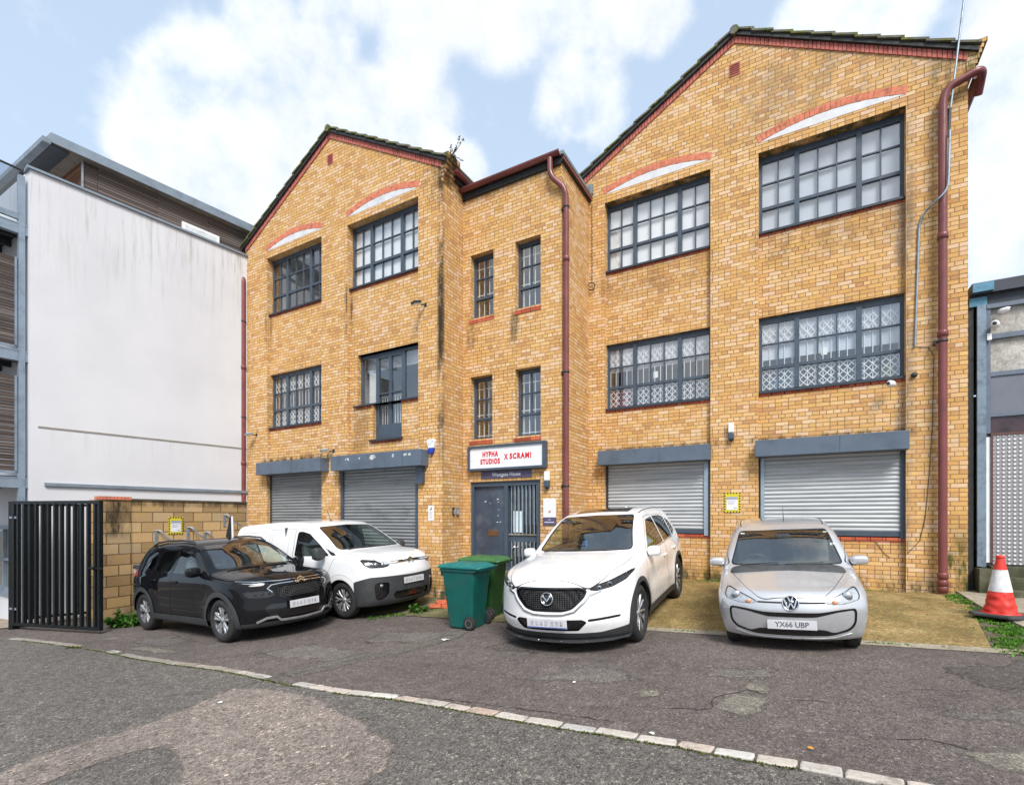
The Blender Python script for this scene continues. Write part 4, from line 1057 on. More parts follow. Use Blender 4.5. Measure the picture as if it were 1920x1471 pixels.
mb = MB(); mb.obox(a + d_ * 3.5 - n_ * 0.17 + Vector((0, 0, -0.02)), d_ * 3.45, n_ * 0.16, (0, 0, 0.035)); mb.build('recess_shade_board', simple('painted_recess_shade', srgb(52, 62, 70)[:3], 0.5), wb)  # added dark board, its colour standing for shade in the deep eaves recess
# steel balconies (only their near ends are in the picture)
M_balc = simple('galvanised_balcony_steel', srgb(138, 152, 166)[:3], 0.45, 0.35, var=0.14, scale=5)
bx = 0.16
mb = MB(); P = lambda a, d, z: Vector(fd(a, d, z))
mb.obox(P(bx, 0.10, 3.9), Vector(fd(1)) * 0.05, Vector(fd(0, 1)) * 0.05, (0, 0, 5.0)); mb.build('balcony_column', M_balc, wb)
for zt in (7.90, 5.22, 2.55):
    mb = MB()
    mb.obox(P(bx - 0.02, 0.9, zt - 0.13), Vector(fd(1)) * 0.012, Vector(fd(0, 1)) * 0.95, (0, 0, 0.11))
    mb.obox(P(bx + 0.02, 0.9, zt - 0.03), Vector(fd(1)) * 0.06, Vector(fd(0, 1)) * 0.95, (0, 0, 0.012)); mb.obox(P(bx + 0.02, 0.9, zt - 0.23), Vector(fd(1)) * 0.06, Vector(fd(0, 1)) * 0.95, (0, 0, 0.012))
    bm_ = mb.build('balcony_beam', M_balc, wb)
    mb = MB(); mb.obox(P(bx + 1.3, 0.9, zt - 0.02), Vector(fd(1)) * 1.25, Vector(fd(0, 1)) * 0.92, (0, 0, 0.03)); mb.build('balcony_deck', simple('dark_decking', (0.03, 0.036, 0.04), 0.7), wb)
    mb = MB()
    for i in range(4): mb.obox(P(bx + 0.35 + i * 0.6, 0.9, zt - 0.13), Vector(fd(1)) * 0.03, Vector(fd(0, 1)) * 0.9, (0, 0, 0.07))
    mb.build('balcony_joist', simple('dark_joist_steel', (0.045, 0.055, 0.06), 0.6), wb)
for z0, z1 in ((5.30, 7.15), (2.66, 4.66)):
    mb = MB(); n_ = 17
    for i in range(n_):
        z = z0 + (z1 - z0) * (i + 0.5) / n_
        mb.obox(P(bx + 0.03, 0.92, z), Vector(fd(1)) * 0.012, Vector(fd(0, 1)) * 0.76, (0, 0, (z1 - z0) / n_ * 0.44))
    mb.build('slatted_screen', M_timber, wb)
    mb = MB(); mb.obox(P(bx + 0.0, 0.185, (z0 + z1) / 2), Vector(fd(1)) * 0.02, Vector(fd(0, 1)) * 0.016, (0, 0, (z1 - z0) / 2)); mb.obox(P(bx + 0.03, 0.92, z0 - 0.02), Vector(fd(1)) * 0.02, Vector(fd(0, 1)) * 0.76, (0, 0, 0.02))
    mb.build('screen_frame', M_balc, wb)
mb = MB(); mb.quad(P(bx, 0.16, 7.98), P(bx, 2.2, 7.98), P(bx, 2.2, 9.0), P(bx, 0.16, 9.0)); mb.build('glass_balustrade', glass_mat('balustrade_glass', (0.50, 0.56, 0.63), 1.9), wb)
mb = MB(); mb.tube([P(bx, 0.1, 9.03), P(bx, 2.3, 9.03)], 0.025, 8); mb.build('handrail', M_slate_d, wb)
mb = MB(); mb.obox(P(bx + 0.01, 1.1, 8.02), Vector(fd(1)) * 0.03, Vector(fd(0, 1)) * 1.0, (0, 0, 0.06)); mb.build('balustrade_base', M_balc, wb)
# ground floor window on the street side
M_frame_g = simple('grey_window_frame', srgb(120, 132, 146)[:3], 0.45, var=0.06)
mb = MB()
for a, b, c, d in ((0.75, 3.2, 1.42, 1.50), (0.75, 0.83, 0.05, 1.42), (1.35, 1.43, 0.05, 1.42), (2.2, 2.28, 0.05, 1.42), (0.75, 3.2, 0.05, 0.12), (0.83, 3.2, 0.72, 0.78), (0.70, 3.3, -0.06, 0.05)):
    mb.obox(P((a + b) / 2, 0.03, (c + d) / 2), Vector(fd(1)) * (b - a) / 2, Vector(fd(0, 1)) * 0.035, (0, 0, (d - c) / 2))
wf = mb.build('window', M_frame_g, wb)
mb = MB(); mb.quad(P(0.8, 0.012, 0.1), P(3.2, 0.012, 0.1), P(3.2, 0.012, 1.45), P(0.8, 0.012, 1.45)); mb.build('pane', glass_mat('ground_window_glass', (0.7, 0.74, 0.74), 1.8), wf)
mb = MB(); mb.quad(P(0.8, 0.006, 0.1), P(3.2, 0.006, 0.1), P(3.2, 0.006, 1.45), P(0.8, 0.006, 1.45)); mb.build('blind', simple('cream_blind', (0.46, 0.40, 0.30), 0.8, var=0.08), wf)
mb = MB(); mb.quad((-13.5, 8.6, zg(-13.5) + 0.02), (-9.9, 10.4, zg(-9.9) + 0.02), (-8.6, 12.1, zg(-8.6) + 0.02), (-12.0, 14.0, zg(-12) + 0.02)); struct(mb.build('pavement', M_paving))

# ------------------------------------------------------------------ block boundary wall
GW = Vector((-8.28, 10.90, 0)); GA = math.atan2(2.4, 1.23)
bwl = empty('boundary_wall', GW, GA, label='tan concrete block boundary wall with a soot stained brick capped pier', cat='wall')
BL = [(0.0, srgb(150, 125, 90)), (0.35, srgb(186, 156, 112)), (0.6, srgb(206, 172, 122)), (0.85, srgb(196, 170, 130)), (1, srgb(170, 150, 120))]
BL = [(p, tuple(x * 0.92 for x in c[:3])) for p, c in BL]
M_block = brick_mat('tan_concrete_block', BL, tuple(x * 0.8 for x in srgb(140, 112, 76)[:3]), bw=0.45, bh=0.225, ms=0.012, mottle=0.35,
                    stains=[(-1, 3, 1.93, 2.1, 0.1, 0.05, 0.7, DK, 5), (-1, 3, -1, -0.3, 0.1, 0.2, 0.5, MOSS, 4)], bumps=0.4)
M_pier = brick_mat('stained_block_pier', [(p, tuple(x * 0.88 for x in c)) for p, c in BL], tuple(x * 0.8 for x in srgb(120, 96, 66)[:3]), bw=0.45, bh=0.225, ms=0.012, mottle=0.35,
                   stains=[(-0.48, 0.0, 1.28, 2.1, 0.07, 0.10, 0.97, (0.02, 0.018, 0.012), 1.6), (-1, 3, -1, -0.3, 0.1, 0.2, 0.5, MOSS, 4)], bumps=0.4)
mb = MB(); mb.box(0.0, 2.74, 0.0, 0.1, -1.2, 2.055); mb.build('wall', M_block, bwl)
mb = MB(); mb.box(-0.56, 0.0, -0.03, 0.42, -1.2, 2.055); mb.build('pier', M_pier, bwl)
mb = MB()
for i in range(9): mb.box(-0.575 + i * 0.066, -0.575 + i * 0.066 + 0.058, -0.05, 0.17, 2.058, 2.125)
mb.build('brick_cap', M_voussoir, bwl)
mb = MB(); mb.box(0.02, 2.74, -0.02, 0.13, 2.057, 2.09); mb.build('coping', conc_mat('dark_coping', (0.05, 0.045, 0.03), (0.09, 0.08, 0.06), (0.13, 0.12, 0.09), 0.4), bwl)
# galvanised cycle holders bolted to the wall
def cycle_holder(x, z, lab):
    h = empty('cycle_holder', GW + Vector((math.cos(GA) * x, math.sin(GA) * x, z)), GA, label=lab, cat='bike rack', group='cycle holders on the block wall')
    mb = MB(); mb.box(-0.035, 0.035, -0.012, -0.002, -0.28, 0.03); mb.build('back_plate', M_zinc, h)
    mb = MB(); s = 0.0095
    for o in (-0.02, 0.02):
        mb.tube([(o, -0.01, 0.02), (o + 0.05, -0.05, 0.03)] + arcpts((o + 0.07, -0.08, 0.0), (o + 0.12, -0.12, -0.12), (o + 0.2, -0.14, -0.18)) + [(o + 0.36, -0.15, -0.26)], s, 8)
    mb.build('wheel_hoop', M_zinc, h)
    return h
cycle_holder(0.52, 1.36, 'galvanised cycle holder nearest the soot stained pier')
cycle_holder(1.22, 1.42, 'galvanised cycle holder right of the yellow chequered sign on the block wall')
cycle_holder(1.62, 1.30, 'low galvanised cycle holder behind the black car roof')
cycle_holder(2.12, 1.72, 'highest galvanised cycle holder, beside the maroon drainpipe')

# ------------------------------------------------------------------ signs
M_yel = simple('yellow_sign', (0.62, 0.52, 0.02), 0.45, var=0.05)
M_sgw = simple('white_sign_face', (0.74, 0.75, 0.78), 0.4, var=0.03)
M_sgb = simple('pale_blue_print', (0.30, 0.33, 0.46), 0.5)
M_sgk = simple('black_print', (0.02, 0.02, 0.02), 0.5)
M_sgg = simple('grey_print', (0.30, 0.30, 0.33), 0.5)
M_red_p = simple('red_print', (0.62, 0.015, 0.025), 0.45, var=0.05)
M_purple = simple('purple_sign', srgb(84, 76, 108)[:3], 0.45, var=0.06)
def chequer_sign(loc, rz, w, h, lab):
    o = empty('parking_notice', loc, rz, label=lab, cat='sign', group='yellow chequered parking notices')
    mb = MB(); mb.box(-w / 2, w / 2, -0.006, 0.0, -h / 2, h / 2); mb.build('sign_plate', M_yel, o)
    mb = MB(); s = w / 11; nh = round(h / s); sh = h / nh
    for i in range(11):
        for j in range(nh):
            if (i in (0, 10) or j in (0, nh - 1)) and (i + j) % 2 == 0:
                mb.quad((-w / 2 + i * s, -0.008, -h / 2 + j * sh), (-w / 2 + (i + 1) * s, -0.008, -h / 2 + j * sh), (-w / 2 + (i + 1) * s, -0.008, -h / 2 + (j + 1) * sh), (-w / 2 + i * s, -0.008, -h / 2 + (j + 1) * sh))
    mb.build('chequer_border', M_sgk, o)
    mb = MB(); mb.box(-w * .34, w * .34, -0.009, -0.006, -h * .36, h * .28); mb.build('white_panel', M_sgw, o)
    mb = MB(); mb.box(-w * .34, w * .34, -0.011, -0.009, h * .15, h * .285); mb.build('heading_band', M_sgb, o)
    mb = MB()
    for j in range(3): mb.box(-w * .28, w * (.22 - .06 * j), -0.011, -0.009, h * (.05 - .07 * j), h * (.068 - .07 * j))
    mb.box(w * .1, w * .28, -0.011, -0.009, -h * .29, -h * .25); mb.build('small_print', M_sgg, o)
    return o
chequer_sign(bw_(-3.571, YR - 0.003, 1.98), BR, 0.30, 0.40, 'yellow and black chequered notice on the pier between the two right shutters')
chequer_sign(GW + Vector((math.cos(GA) * 0.94 + math.sin(GA) * 0.004, math.sin(GA) * 0.94 - math.cos(GA) * 0.004, 1.49)), GA, 0.32, 0.40, 'yellow and black chequered notice on the tan block wall')

sg = empty('shop_sign', bw_(-7.88, YC - 0.01, 2.985), BR, label='long white sign with red lettering and grey frame above the entrance', cat='sign')
mb = MB(); mb.box(-0.925, 0.925, -0.085, 0.0, -0.235, 0.235); mb.build('sign_panel', M_sgw, sg)
mb = MB()
for a, b, c, d in ((-0.965, 0.965, 0.225, 0.275), (-0.965, 0.965, -0.275, -0.225), (-0.965, -0.915, -0.225, 0.225), (0.90, 0.965, -0.225, 0.225)): mb.box(a, b, -0.115, 0.01, c, d)
mb.build('sign_frame', M_slate, sg)
for t_, x_, z_, s_, w_ in (('HYPHA', -0.385, 0.075, 0.150, 0.40), ('STUDIOS', -0.385, -0.085, 0.150, 0.50), ('X', 0.02, -0.005, 0.155, 0.095), ('SCRAM!', 0.375, 0.0, 0.155, 0.52)):
    text_mesh(t_, s_, 'lettering', M_red_p, sg, (x_, -0.088, z_), bold=0.007, depth=0.003, space=1.25, width=w_)
sp = empty('name_plate', bw_(-7.92, YC - 0.002, 2.615), BR, label='purple house name strip between the white sign and the front door', cat='sign')
mb = MB(); mb.box(-0.63, 0.63, -0.02, 0.0, -0.078, 0.078); mb.build('sign_panel', M_purple, sp)
text_mesh('Westgate House', 0.105, 'lettering', M_sgw, sp, (0.02, -0.022, 0.0), bold=0.002, depth=0.001)
pq = empty('wall_plaque', bw_(-6.866, YC - 0.002, 1.80), BR, label='white plaque with small red mark over a purple strip, right of the door', cat='sign')
mb = MB(); mb.box(-0.143, 0.143, -0.016, 0.0, -0.115, 0.27); mb.build('white_panel', M_sgw, pq)
mb = MB(); mb.box(-0.150, 0.150, -0.018, 0.0, -0.27, -0.12); mb.build('purple_strip', M_purple, pq)
text_mesh('THE', 0.035, 'lettering', M_sgw, pq, (0, -0.019, -0.165), depth=0.001); text_mesh('WORKSHOPS', 0.040, 'lettering', M_sgw, pq, (0, -0.019, -0.215), depth=0.001) if False else None
mb = MB()
for i in range(7): mb.box(-0.11 + i * 0.032, -0.11 + i * 0.032 + 0.022, -0.0195, -0.018, -0.225, -0.205)
mb.build('small_print', M_sgw, pq)
mb = MB(); mb.quad((-0.035, -0.018, 0.0), (0.04, -0.018, 0.0), (0.015, -0.018, 0.03), (-0.005, -0.018, 0.012)); mb.quad((-0.02, -0.018, -0.02), (0.025, -0.018, -0.02), (0.02, -0.018, -0.006), (-0.02, -0.018, -0.006)); mb.build('red_mark', M_red_p, pq)
cs = empty('camera_notice', bw_(-9.345, YL - 0.002, 1.78), BR, label='small white notice with a black camera symbol left of the entrance recess', cat='sign')
mb = MB(); mb.box(-0.075, 0.075, -0.006, 0, -0.16, 0.16); mb.build('sign_plate', M_sgw, cs)
mb = MB(); mb.prism([(-.04, .05), (.02, .075), (.035, .1), (-.02, .085)], -0.008, -0.006); mb.box(-.005, .01, -0.008, -0.006, .09, .14); mb.build('camera_symbol', M_sgk, cs)
mb = MB()
for j in range(6): mb.box(-.05, .05 - .012 * (j % 3), -0.0075, -0.006, .02 - j * .027, .03 - j * .027)
mb.build('small_print', M_sgg, cs)

# ------------------------------------------------------------------ wall fittings
def pir_light(lx, y, z, lab):
    o = empty('wall_light', bw_(lx, y - 0.002, z), BR, label=lab, cat='wall light', group='white and grey bulkhead wall lights')
    mb = MB(); mb.box(-0.05, 0.05, -0.10, 0, -0.02, 0.17); mb.build('lamp_body', M_whitepl, o, bevel=0.012)
    mb = MB(); mb.box(-0.053, 0.053, -0.11, 0, -0.16, -0.022); mb.build('sensor_housing', M_slate, o, bevel=0.02)
    mb = MB(); mb.lathe([(0.0, -0.20), (0.03, -0.19), (0.042, -0.165), (0.042, -0.15)], (0, -0.06, 0)); mb.build('sensor_dome', M_dkpl, o)
pir_light(-3.583, YR, 3.39, 'white and grey wall light on the pier above the chequered notice')
pir_light(-6.905, YC, 2.46, 'white and grey wall light right of the entrance sign')
def flood(lx, y, z, yaw, lab, mat):
    o = empty('floodlight', bw_(lx, y - 0.002, z), BR, label=lab, cat='floodlight', group='floodlights on the left gable')
    mb = MB(); mb.box(-0.03, 0.03, -0.012, 0, -0.04, 0.04); mb.bar((0, -0.01, 0), (yaw * 0.08, -0.10, -0.02), 0.025); mb.build('bracket', M_dkpl, o)
    c = Vector((yaw * 0.16, -0.20, 0.0)); d = Vector((yaw * 0.5, -0.8, -0.22)).normalized(); s_ = d.cross(Vector((0, 0, 1))).normalized(); u = s_.cross(d)
    mb = MB(); mb.obox(c, d * 0.09, s_ * 0.085, u * 0.028); mb.build('lamp_housing', mat, o, bevel=0.012)
    mb = MB(); mb.obox(c - u * 0.03, d * 0.075, s_ * 0.07, u * 0.004); mb.build('lens', M_whitepl, o)
flood(-9.50, YL, 6.33, -0.6, 'dark floodlight high on the left gable below the top windows', M_dkpl)
flood(-15.55, YL, 3.98, -0.3, 'grey floodlight beside the far left maroon drainpipe', M_zinc)
flood(-12.42, YL, 3.33, -0.7, 'grey floodlight between the two left shutter boxes', M_zinc)
al = empty('alarm_box', bw_(-9.309, YL - 0.002, 3.20), BR, label='white and blue alarm bell box on the corner of the left gable', cat='alarm box')
mb = MB(); mb.prism([(-0.11, 0.14), (-0.09, 0.17), (0.09, 0.17), (0.11, 0.14), (0.075, -0.02), (-0.075, -0.02)], -0.07, 0); mb.build('cover', M_sgw, al, bevel=0.01)
mb = MB(); mb.prism([(-0.078, -0.022), (0.078, -0.022), (0.045, -0.13), (0.0, -0.155), (-0.045, -0.13)], -0.072, 0); mb.build('strobe', simple('blue_strobe', (0.02, 0.05, 0.42), 0.2), al, bevel=0.01)
mb = MB()
for k in range(14):
    a = RND.uniform(-.07, .07); c_ = RND.uniform(0.02, .13); mb.box(a, a + RND.uniform(.01, .03), -0.0725, -0.069, c_, c_ + 0.008)
mb.build('blue_print', M_sgb, al)
for dx, g in ((-0.075, M_dkpl), (0.075, M_zinc)):
    it = empty('door_entry_panel', bw_(-9.041, -1.86 + dx, 1.82), BR + R(90), label='narrow dark entry keypad left of the front door' if dx < 0 else 'steel entry intercom closest to the front door', cat='intercom')
    mb = MB(); mb.box(-0.045 if dx > 0 else -0.025, 0.045 if dx > 0 else 0.025, -0.035, 0, -0.085, 0.085); mb.build('casing', g, it, bevel=0.008)
    mb = MB()
    for j in range(3): mb.box(-0.012, 0.012, -0.038, -0.034, -0.05 + j * 0.03, -0.035 + j * 0.03)
    mb.build('button', M_whitepl, it)
def dome_cam(loc, rz, lab, r=0.055, arm=(0.06, -0.02)):
    o = empty('security_camera', loc, rz, label=lab, cat='security camera', group='white security cameras')
    mb = MB(); mb.lathe([(0.0, -0.16), (r * .6, -0.155), (r, -0.12), (r * 1.05, -0.05), (r * .8, 0.0), (0, 0)], axis='y'); mb.build('camera_body', M_whitepl, o)
    mb = MB(); mb.lathe([(0, -0.168), (r * .45, -0.163), (r * .6, -0.15)], axis='y'); mb.build('lens', M_dkpl, o)
    return o
dome_cam(bw_(-0.99, YR - 0.05, 3.99), BR - 0.6, 'white security camera under the red sill at the right end of the lattice window')
bx_ = empty('cable_box', bw_(-0.70, YR - 0.002, 4.12), BR, label='small dark junction box right of the lattice window', cat='junction box')
mb = MB(); mb.lathe([(0, -0.05), (0.04, -0.045), (0.045, 0)], axis='y'); mb.build('cover', M_dkpl, bx_)
coil = empty('cable_coil', bw_(-6.53, YR - 0.03, 6.95), BR, label='coil of dark cable hanging in the corner by the stair tower', cat='cable')
mb = MB(); rr = random.Random(3)
mb.tube([(0, 0, 1.9), (0.01, 0, 0.1)] + [((0.085 + rr.uniform(-.012, .012)) * math.sin(a * .45), -0.01 - rr.uniform(0, .03), (0.085 + rr.uniform(-.015, .015)) * math.cos(a * .45)) for a in range(60)], 0.006, 6)
mb.build('cable', simple('brown_cable', (0.06, 0.045, 0.03), 0.7), coil)

# aerial mast, its conduit and thin cables on the right gable
ms = MB(); ms.tube([(-0.262, YR - 0.12, 8.30), (-0.246, YR - 0.12, 8.40), (0.16, YR - 0.12, 12.5)], 0.016, 8)
ma = empty('aerial_mast', bw_(0, 0, 0), BR, label='thin grey aerial mast leaning past the top right gable corner', cat='mast')
ms.build('pole', M_zinc, ma)
mb = MB(); mb.tube([(-0.275, YR - 0.12, 7.95), (-0.255, YR - 0.12, 8.42)], 0.026, 8); mb.build('clamp', M_dkpl, ma)
cd = empty('conduit', bw_(0, 0, 0), BR, label='grey conduit bending from the mast to beside the lattice window', cat='conduit')
mb = MB(); mb.tube([(-0.27, YR - 0.215, 8.0), (-0.285, YR - 0.215, 7.30)] + arcpts((-0.29, YR - .215, 7.15), (-0.31, YR - .215, 7.0), (-0.42, YR - .21, 6.93)) + arcpts((-0.50, YR - .10, 6.89), (-0.62, YR - 0.02, 6.82), (-0.635, YR - 0.02, 6.6)) + [(-0.69, YR - 0.02, 4.60)], 0.017, 8)
mb.build('pipe', M_zinc, cd)
cb = empty('wall_cable', bw_(0, 0, 0), BR, label='thin dark cable drooping down the right pier beside the drainpipe', cat='cable')
mb = MB(); mb.tube([(-0.66, YR - 0.01, 4.6), (-0.5, YR - 0.012, 4.55), (-0.44, YR - 0.012, 4.4), (-0.46, YR - .012, 3.2), (-0.50, YR - .012, 2.4), (-0.55, YR - .012, 1.7), (-0.62, YR - .012, 1.3), (-0.78, YR - .015, 1.08), (-0.83, YR + .08, 1.05)], 0.005, 6)
mb.tube([(-1.22, YR + .09, 1.25), (-1.1, YR + .09, 1.05), (-1.02, YR + .09, 0.98)], 0.005, 6)
mb.build('cable', simple('grey_cable', (0.09, 0.08, 0.07), 0.7), cb)

# ------------------------------------------------------------------ building on the right edge
nb = empty('workshop_building', bw_(0.06, 0.14, 0), BR, label='grey framed roughcast workshop with a chequer plate door on the far right', cat='building')
M_rough = conc_mat('roughcast_panel', (0.26, 0.245, 0.225), (0.44, 0.42, 0.39), (0.56, 0.54, 0.51), 0.25, (0.20, 0.18, 0.15))
M_nframe = simple('blue_grey_frame', srgb(98, 108, 122)[:3], 0.45, var=0.12)
M_npan = simple('plain_grey_panel', srgb(106, 110, 122)[:3], 0.55, var=0.06, scale=2)
M_teal = simple('teal_fascia_end', srgb(78, 132, 156)[:3], 0.5, var=0.2, dirt=(0.06, 0.08, 0.09, 1))
mb = MB(); mb.quad((0.14, 0.06, 0.5), (6, 0.06, 0.5), (6, 0.06, 5.3), (0.14, 0.06, 5.3)); mb.quad((0.0, 0.06, 0.5), (0.0, 9, 0.5), (0.0, 9, 5.3), (0.0, 0.06, 5.3)); mb.quad((0, 9, 0.5), (6, 9, 0.5), (6, 9, 5.3), (0, 9, 5.3)); mb.quad((6, .06, .5), (6, 9, .5), (6, 9, 5.3), (6, .06, 5.3))
mb.build('wall', M_rough, nb)
mb = MB(); mb.box(-0.03, 0.04, -0.0, 0.1, 0.4, 5.3); mb.build('gap_shade_strip', M_blackd, nb)  # black strip whose colour stands for shade in the gap between buildings
mb = MB(); mb.box(0.0, 6, -0.10, 9, 5.34, 5.52); mb.box(0.0, 6, 0.0, 0.055, 5.18, 5.34); mb.build('roof', simple('dark_grey_fascia', srgb(52, 56, 66)[:3], 0.5, var=0.15), nb)
mb = MB(); mb.box(0.0, 0.26, -0.14, -0.101, 5.36, 5.50); mb.box(-0.02, 0.2, -0.03, -0.001, 5.16, 5.30); mb.build('fascia_end', M_teal, nb)
mb = MB(); mb.box(0.2, 6, -0.02, 0.05, 5.10, 5.17); mb.build('cable_tray', M_nframe, nb)
mb = MB(); mb.box(0.075, 0.185, -0.05, 0.02, 0.88, 5.16); mb.build('steel_post', simple('galvanised_post', srgb(116, 132, 146)[:3], 0.5, 0.2, var=0.22, scale=9), nb)
mb = MB()
for a, b, c, d in ((0.195, 0.25, 3.06, 5.10), (0.25, 6, 4.60, 4.68), (0.25, 6, 3.99, 4.06), (0.25, 6, 3.33, 3.38)): mb.box(a, b, 0.0, 0.058, c, d)
mb.build('window_frame', M_nframe, nb)
mb = MB(); mb.box(0.25, 6, 0.02, 0.058, 3.38, 3.99); mb.build('infill_panel', M_npan, nb)
mb = MB(); mb.quad((0.25, 0.03, 3.07), (6, 0.03, 3.07), (6, 0.03, 3.33), (0.25, 0.03, 3.33)); mb.build('pane', simple('dark_reflective_pane', (0.06, 0.035, 0.04), 0.12, var=0.3, scale=5), nb)
mb = MB(); mb.box(0.195, 0.245, -0.01, 0.058, 0.95, 3.0); mb.build('door_jamb', M_whitepl, nb)
mb = MB(); mb.box(0.246, 0.275, -0.03, 0.058, 0.95, 3.02); mb.box(0.246, 6, -0.03, 0.05, 3.02, 3.06); mb.build('door_trim', simple('brown_trim', (0.10, 0.045, 0.035), 0.6), nb)
def chequer_plate():
    m = NT('chequer_plate'); uv = m.uv()
    c = m.vor(m.mapping(uv, scale=(1, 1, 1)), 15, 'Distance', rnd=0.0)
    h = m.mr(c, 0.15, 0.42, 1, 0)
    m.set('Base Color', m.ramp(h, [(0.2, (0.33, 0.32, 0.33)), (0.8, (0.60, 0.59, 0.60))])); m.set('Metallic', 0.45); m.set('Roughness', 0.38); m.bump(h, 0.8, 0.02)
    return m.m
mb = MB(); mb.box(0.276, 1.6, -0.02, 0.05, 0.93, 3.02); mb.build('chequer_plate_door', chequer_plate(), nb)
mb = MB()
mb.box(0.22, 2.2, -0.16, 0.05, 0.0, 0.90); mb.box(0.22, 2.2, -0.42, -0.16, 0.0, 0.74); mb.box(0.22, 2.2, -0.70, -0.42, 0.0, 0.57); mb.box(0.05, 0.215, -0.28, 0.05, 0.0, 0.86)
mb.build('step', M_mossconc, nb)
nc = Vector(bw_(0.34, 0.1, 5.02))
dome_cam(bw_(0.40, 0.12, 5.02), BR + 0.9, 'white tube camera under the workshop roof', 0.04)
dome_cam(bw_(0.36, 0.10, 4.80), BR - 0.3, 'white ball camera with a dark lens on the workshop front', 0.055)
sb = empty('sensor_box', bw_(0.28, 0.12, 4.62), BR, label='small white sensor box on the workshop window frame', cat='sensor')
mb = MB(); mb.box(-0.03, 0.03, -0.05, 0, -0.05, 0.06); mb.build('casing', M_whitepl, sb, bevel=0.006)

# ------------------------------------------------------------------ concrete aprons against the building
mb = MB(); nX, nY = 24, 10; V = []
ap0, ap1 = -6.4, -0.60
for j in range(nY + 1):
    for i in range(nX + 1):
        f = i / nX; g = j / nY
        lx = ap0 + (0.0 - ap0) * f if False else ap0 + f * ((-0.62 + 0.56 * g) - ap0)
        ly = -3.75 + g * 3.76
        w = bw_(lx, ly, 0); gz = zg(w[0]) + 0.012
        V.append((w[0], w[1], max(gz, gz + (0.385 - gz) * (g ** 1.3)) + 0.012))
mb.add(V, [(j * (nX + 1) + i, j * (nX + 1) + i + 1, (j + 1) * (nX + 1) + i + 1, (j + 1) * (nX + 1) + i) for j in range(nY) for i in range(nX)], True)
struct(mb.build('concrete_apron', M_apron))
mb = MB(); V = []
for j in range(3):
    for i in range(25):
        lx = -6.4 + i / 24 * 6.9; ly = (-3.86, -3.755, -3.75)[j]; w = bw_(lx, ly, 0); V.append((w[0], w[1], zg(w[0]) + (0.006, 0.03, 0.012)[j]))
mb.add(V, [(j * 25 + i, j * 25 + i + 1, (j + 1) * 25 + i + 1, (j + 1) * 25 + i) for j in range(2) for i in range(24)])
struct(mb.build('apron_edging', M_conc))
mb = MB(); V = []
for j in range(6):
    for i in range(21):
        lx = -16.0 + i / 20 * 9.5; g = j / 5; ly = -3.95 + g * 2.5; w = bw_(lx, ly, 0); V.append((w[0], w[1], zg(w[0]) + 0.012 + g * 0.06))
mb.add(V, [(j * 21 + i, j * 21 + i + 1, (j + 1) * 21 + i + 1, (j + 1) * 21 + i) for j in range(5) for i in range(20)], True)
struct(mb.build('concrete_apron', conc_mat('dark_mossy_apron', (0.09, 0.085, 0.04), (0.16, 0.145, 0.08), (0.25, 0.22, 0.14), 0.75, (0.075, 0.08, 0.015))))
# path and soil strip at the right edge
P_ = lambda x, y, dz=0.0: (x, y, zg(x) + dz)
mb = MB()
pa = [(7.42, 8.42), (6.7, 7.2), (6.05, 5.9), (5.85, 5.2), (9.5, 3.6), (11, 6.4), (9.0, 8.4)]
n = len(pa); mb.add([P_(x, y, 0.055) for x, y in pa] + [P_(x, y, -0.05) for x, y in pa], [tuple(range(n))] + [(i, (i + 1) % n, n + (i + 1) % n, n + i) for i in range(n)])
struct(mb.build('path', M_conc))
mb = MB(); so = [(7.15, 8.38), (6.55, 7.25), (5.75, 6.15), (5.02, 5.36), (5.9, 4.9), (6.1, 5.9), (6.75, 7.2), (7.45, 8.42)]
mb.quad(*[P_(x, y, 0.022) for x, y in so]); struct(mb.build('soil_strip', M_soil))

# ------------------------------------------------------------------ steel gates on the left
M_gate = simple('black_gate_steel', (0.007, 0.009, 0.010), 0.35, var=0.2, scale=5, spec=0.22)
def gate(a, b, z0, z1, n, lab, bw, bd, fw=0.05, post=False, latch=True):
    a, b = Vector((*a, 0)), Vector((*b, 0)); L = (b - a).length; rz = math.atan2((b - a).y, (b - a).x)
    g = empty('metal_gate', (a.x, a.y, 0), rz, label=lab, cat='gate', group='black steel bar gates')
    mb = MB(); s0, s1 = z0; t0, t1 = z1
    zz = lambda x, lo: (s0 + (s1 - s0) * x / L) if lo else (t0 + (t1 - t0) * x / L)
    for lo in (1, 0): mb.bar((0, 0, zz(0, lo)), (L, 0, zz(L, lo)), fw, fw)
    for x in (fw / 2, L - fw / 2): mb.box(x - fw / 2, x + fw / 2, -fw / 2 - .002, fw / 2 + .002, zz(x, 1) - fw / 2, zz(x, 0) + fw / 2)
    mb.build('gate_frame', M_gate, g)
    for i in range(n):
        x = fw + (L - 2 * fw) * (i + 0.5) / n
        mb = MB(); mb.box(x - bw / 2, x + bw / 2, -bd / 2, bd / 2, zz(x, 1) + fw / 2, zz(x, 0) - fw / 2); mb.build('bar', M_gate, g)
    if latch:
        mb = MB(); zl = (zz(L, 1) + zz(L, 0)) / 2 - 0.05; mb.box(L - 0.35, L + 0.09, -0.045, -0.028, zl - 0.012, zl + 0.012); mb.box(L - 0.2, L - 0.12, -0.06, -0.026, zl - 0.03, zl + 0.03); mb.build('latch', M_gate, g)
    return g
g1 = gate((-9.95, 10.05), (-7.39, 9.05), (-0.44, -0.32), (1.98, 1.96), 13, 'nearer black steel bar gate standing open beside the white building', 0.055, 0.05, 0.06)
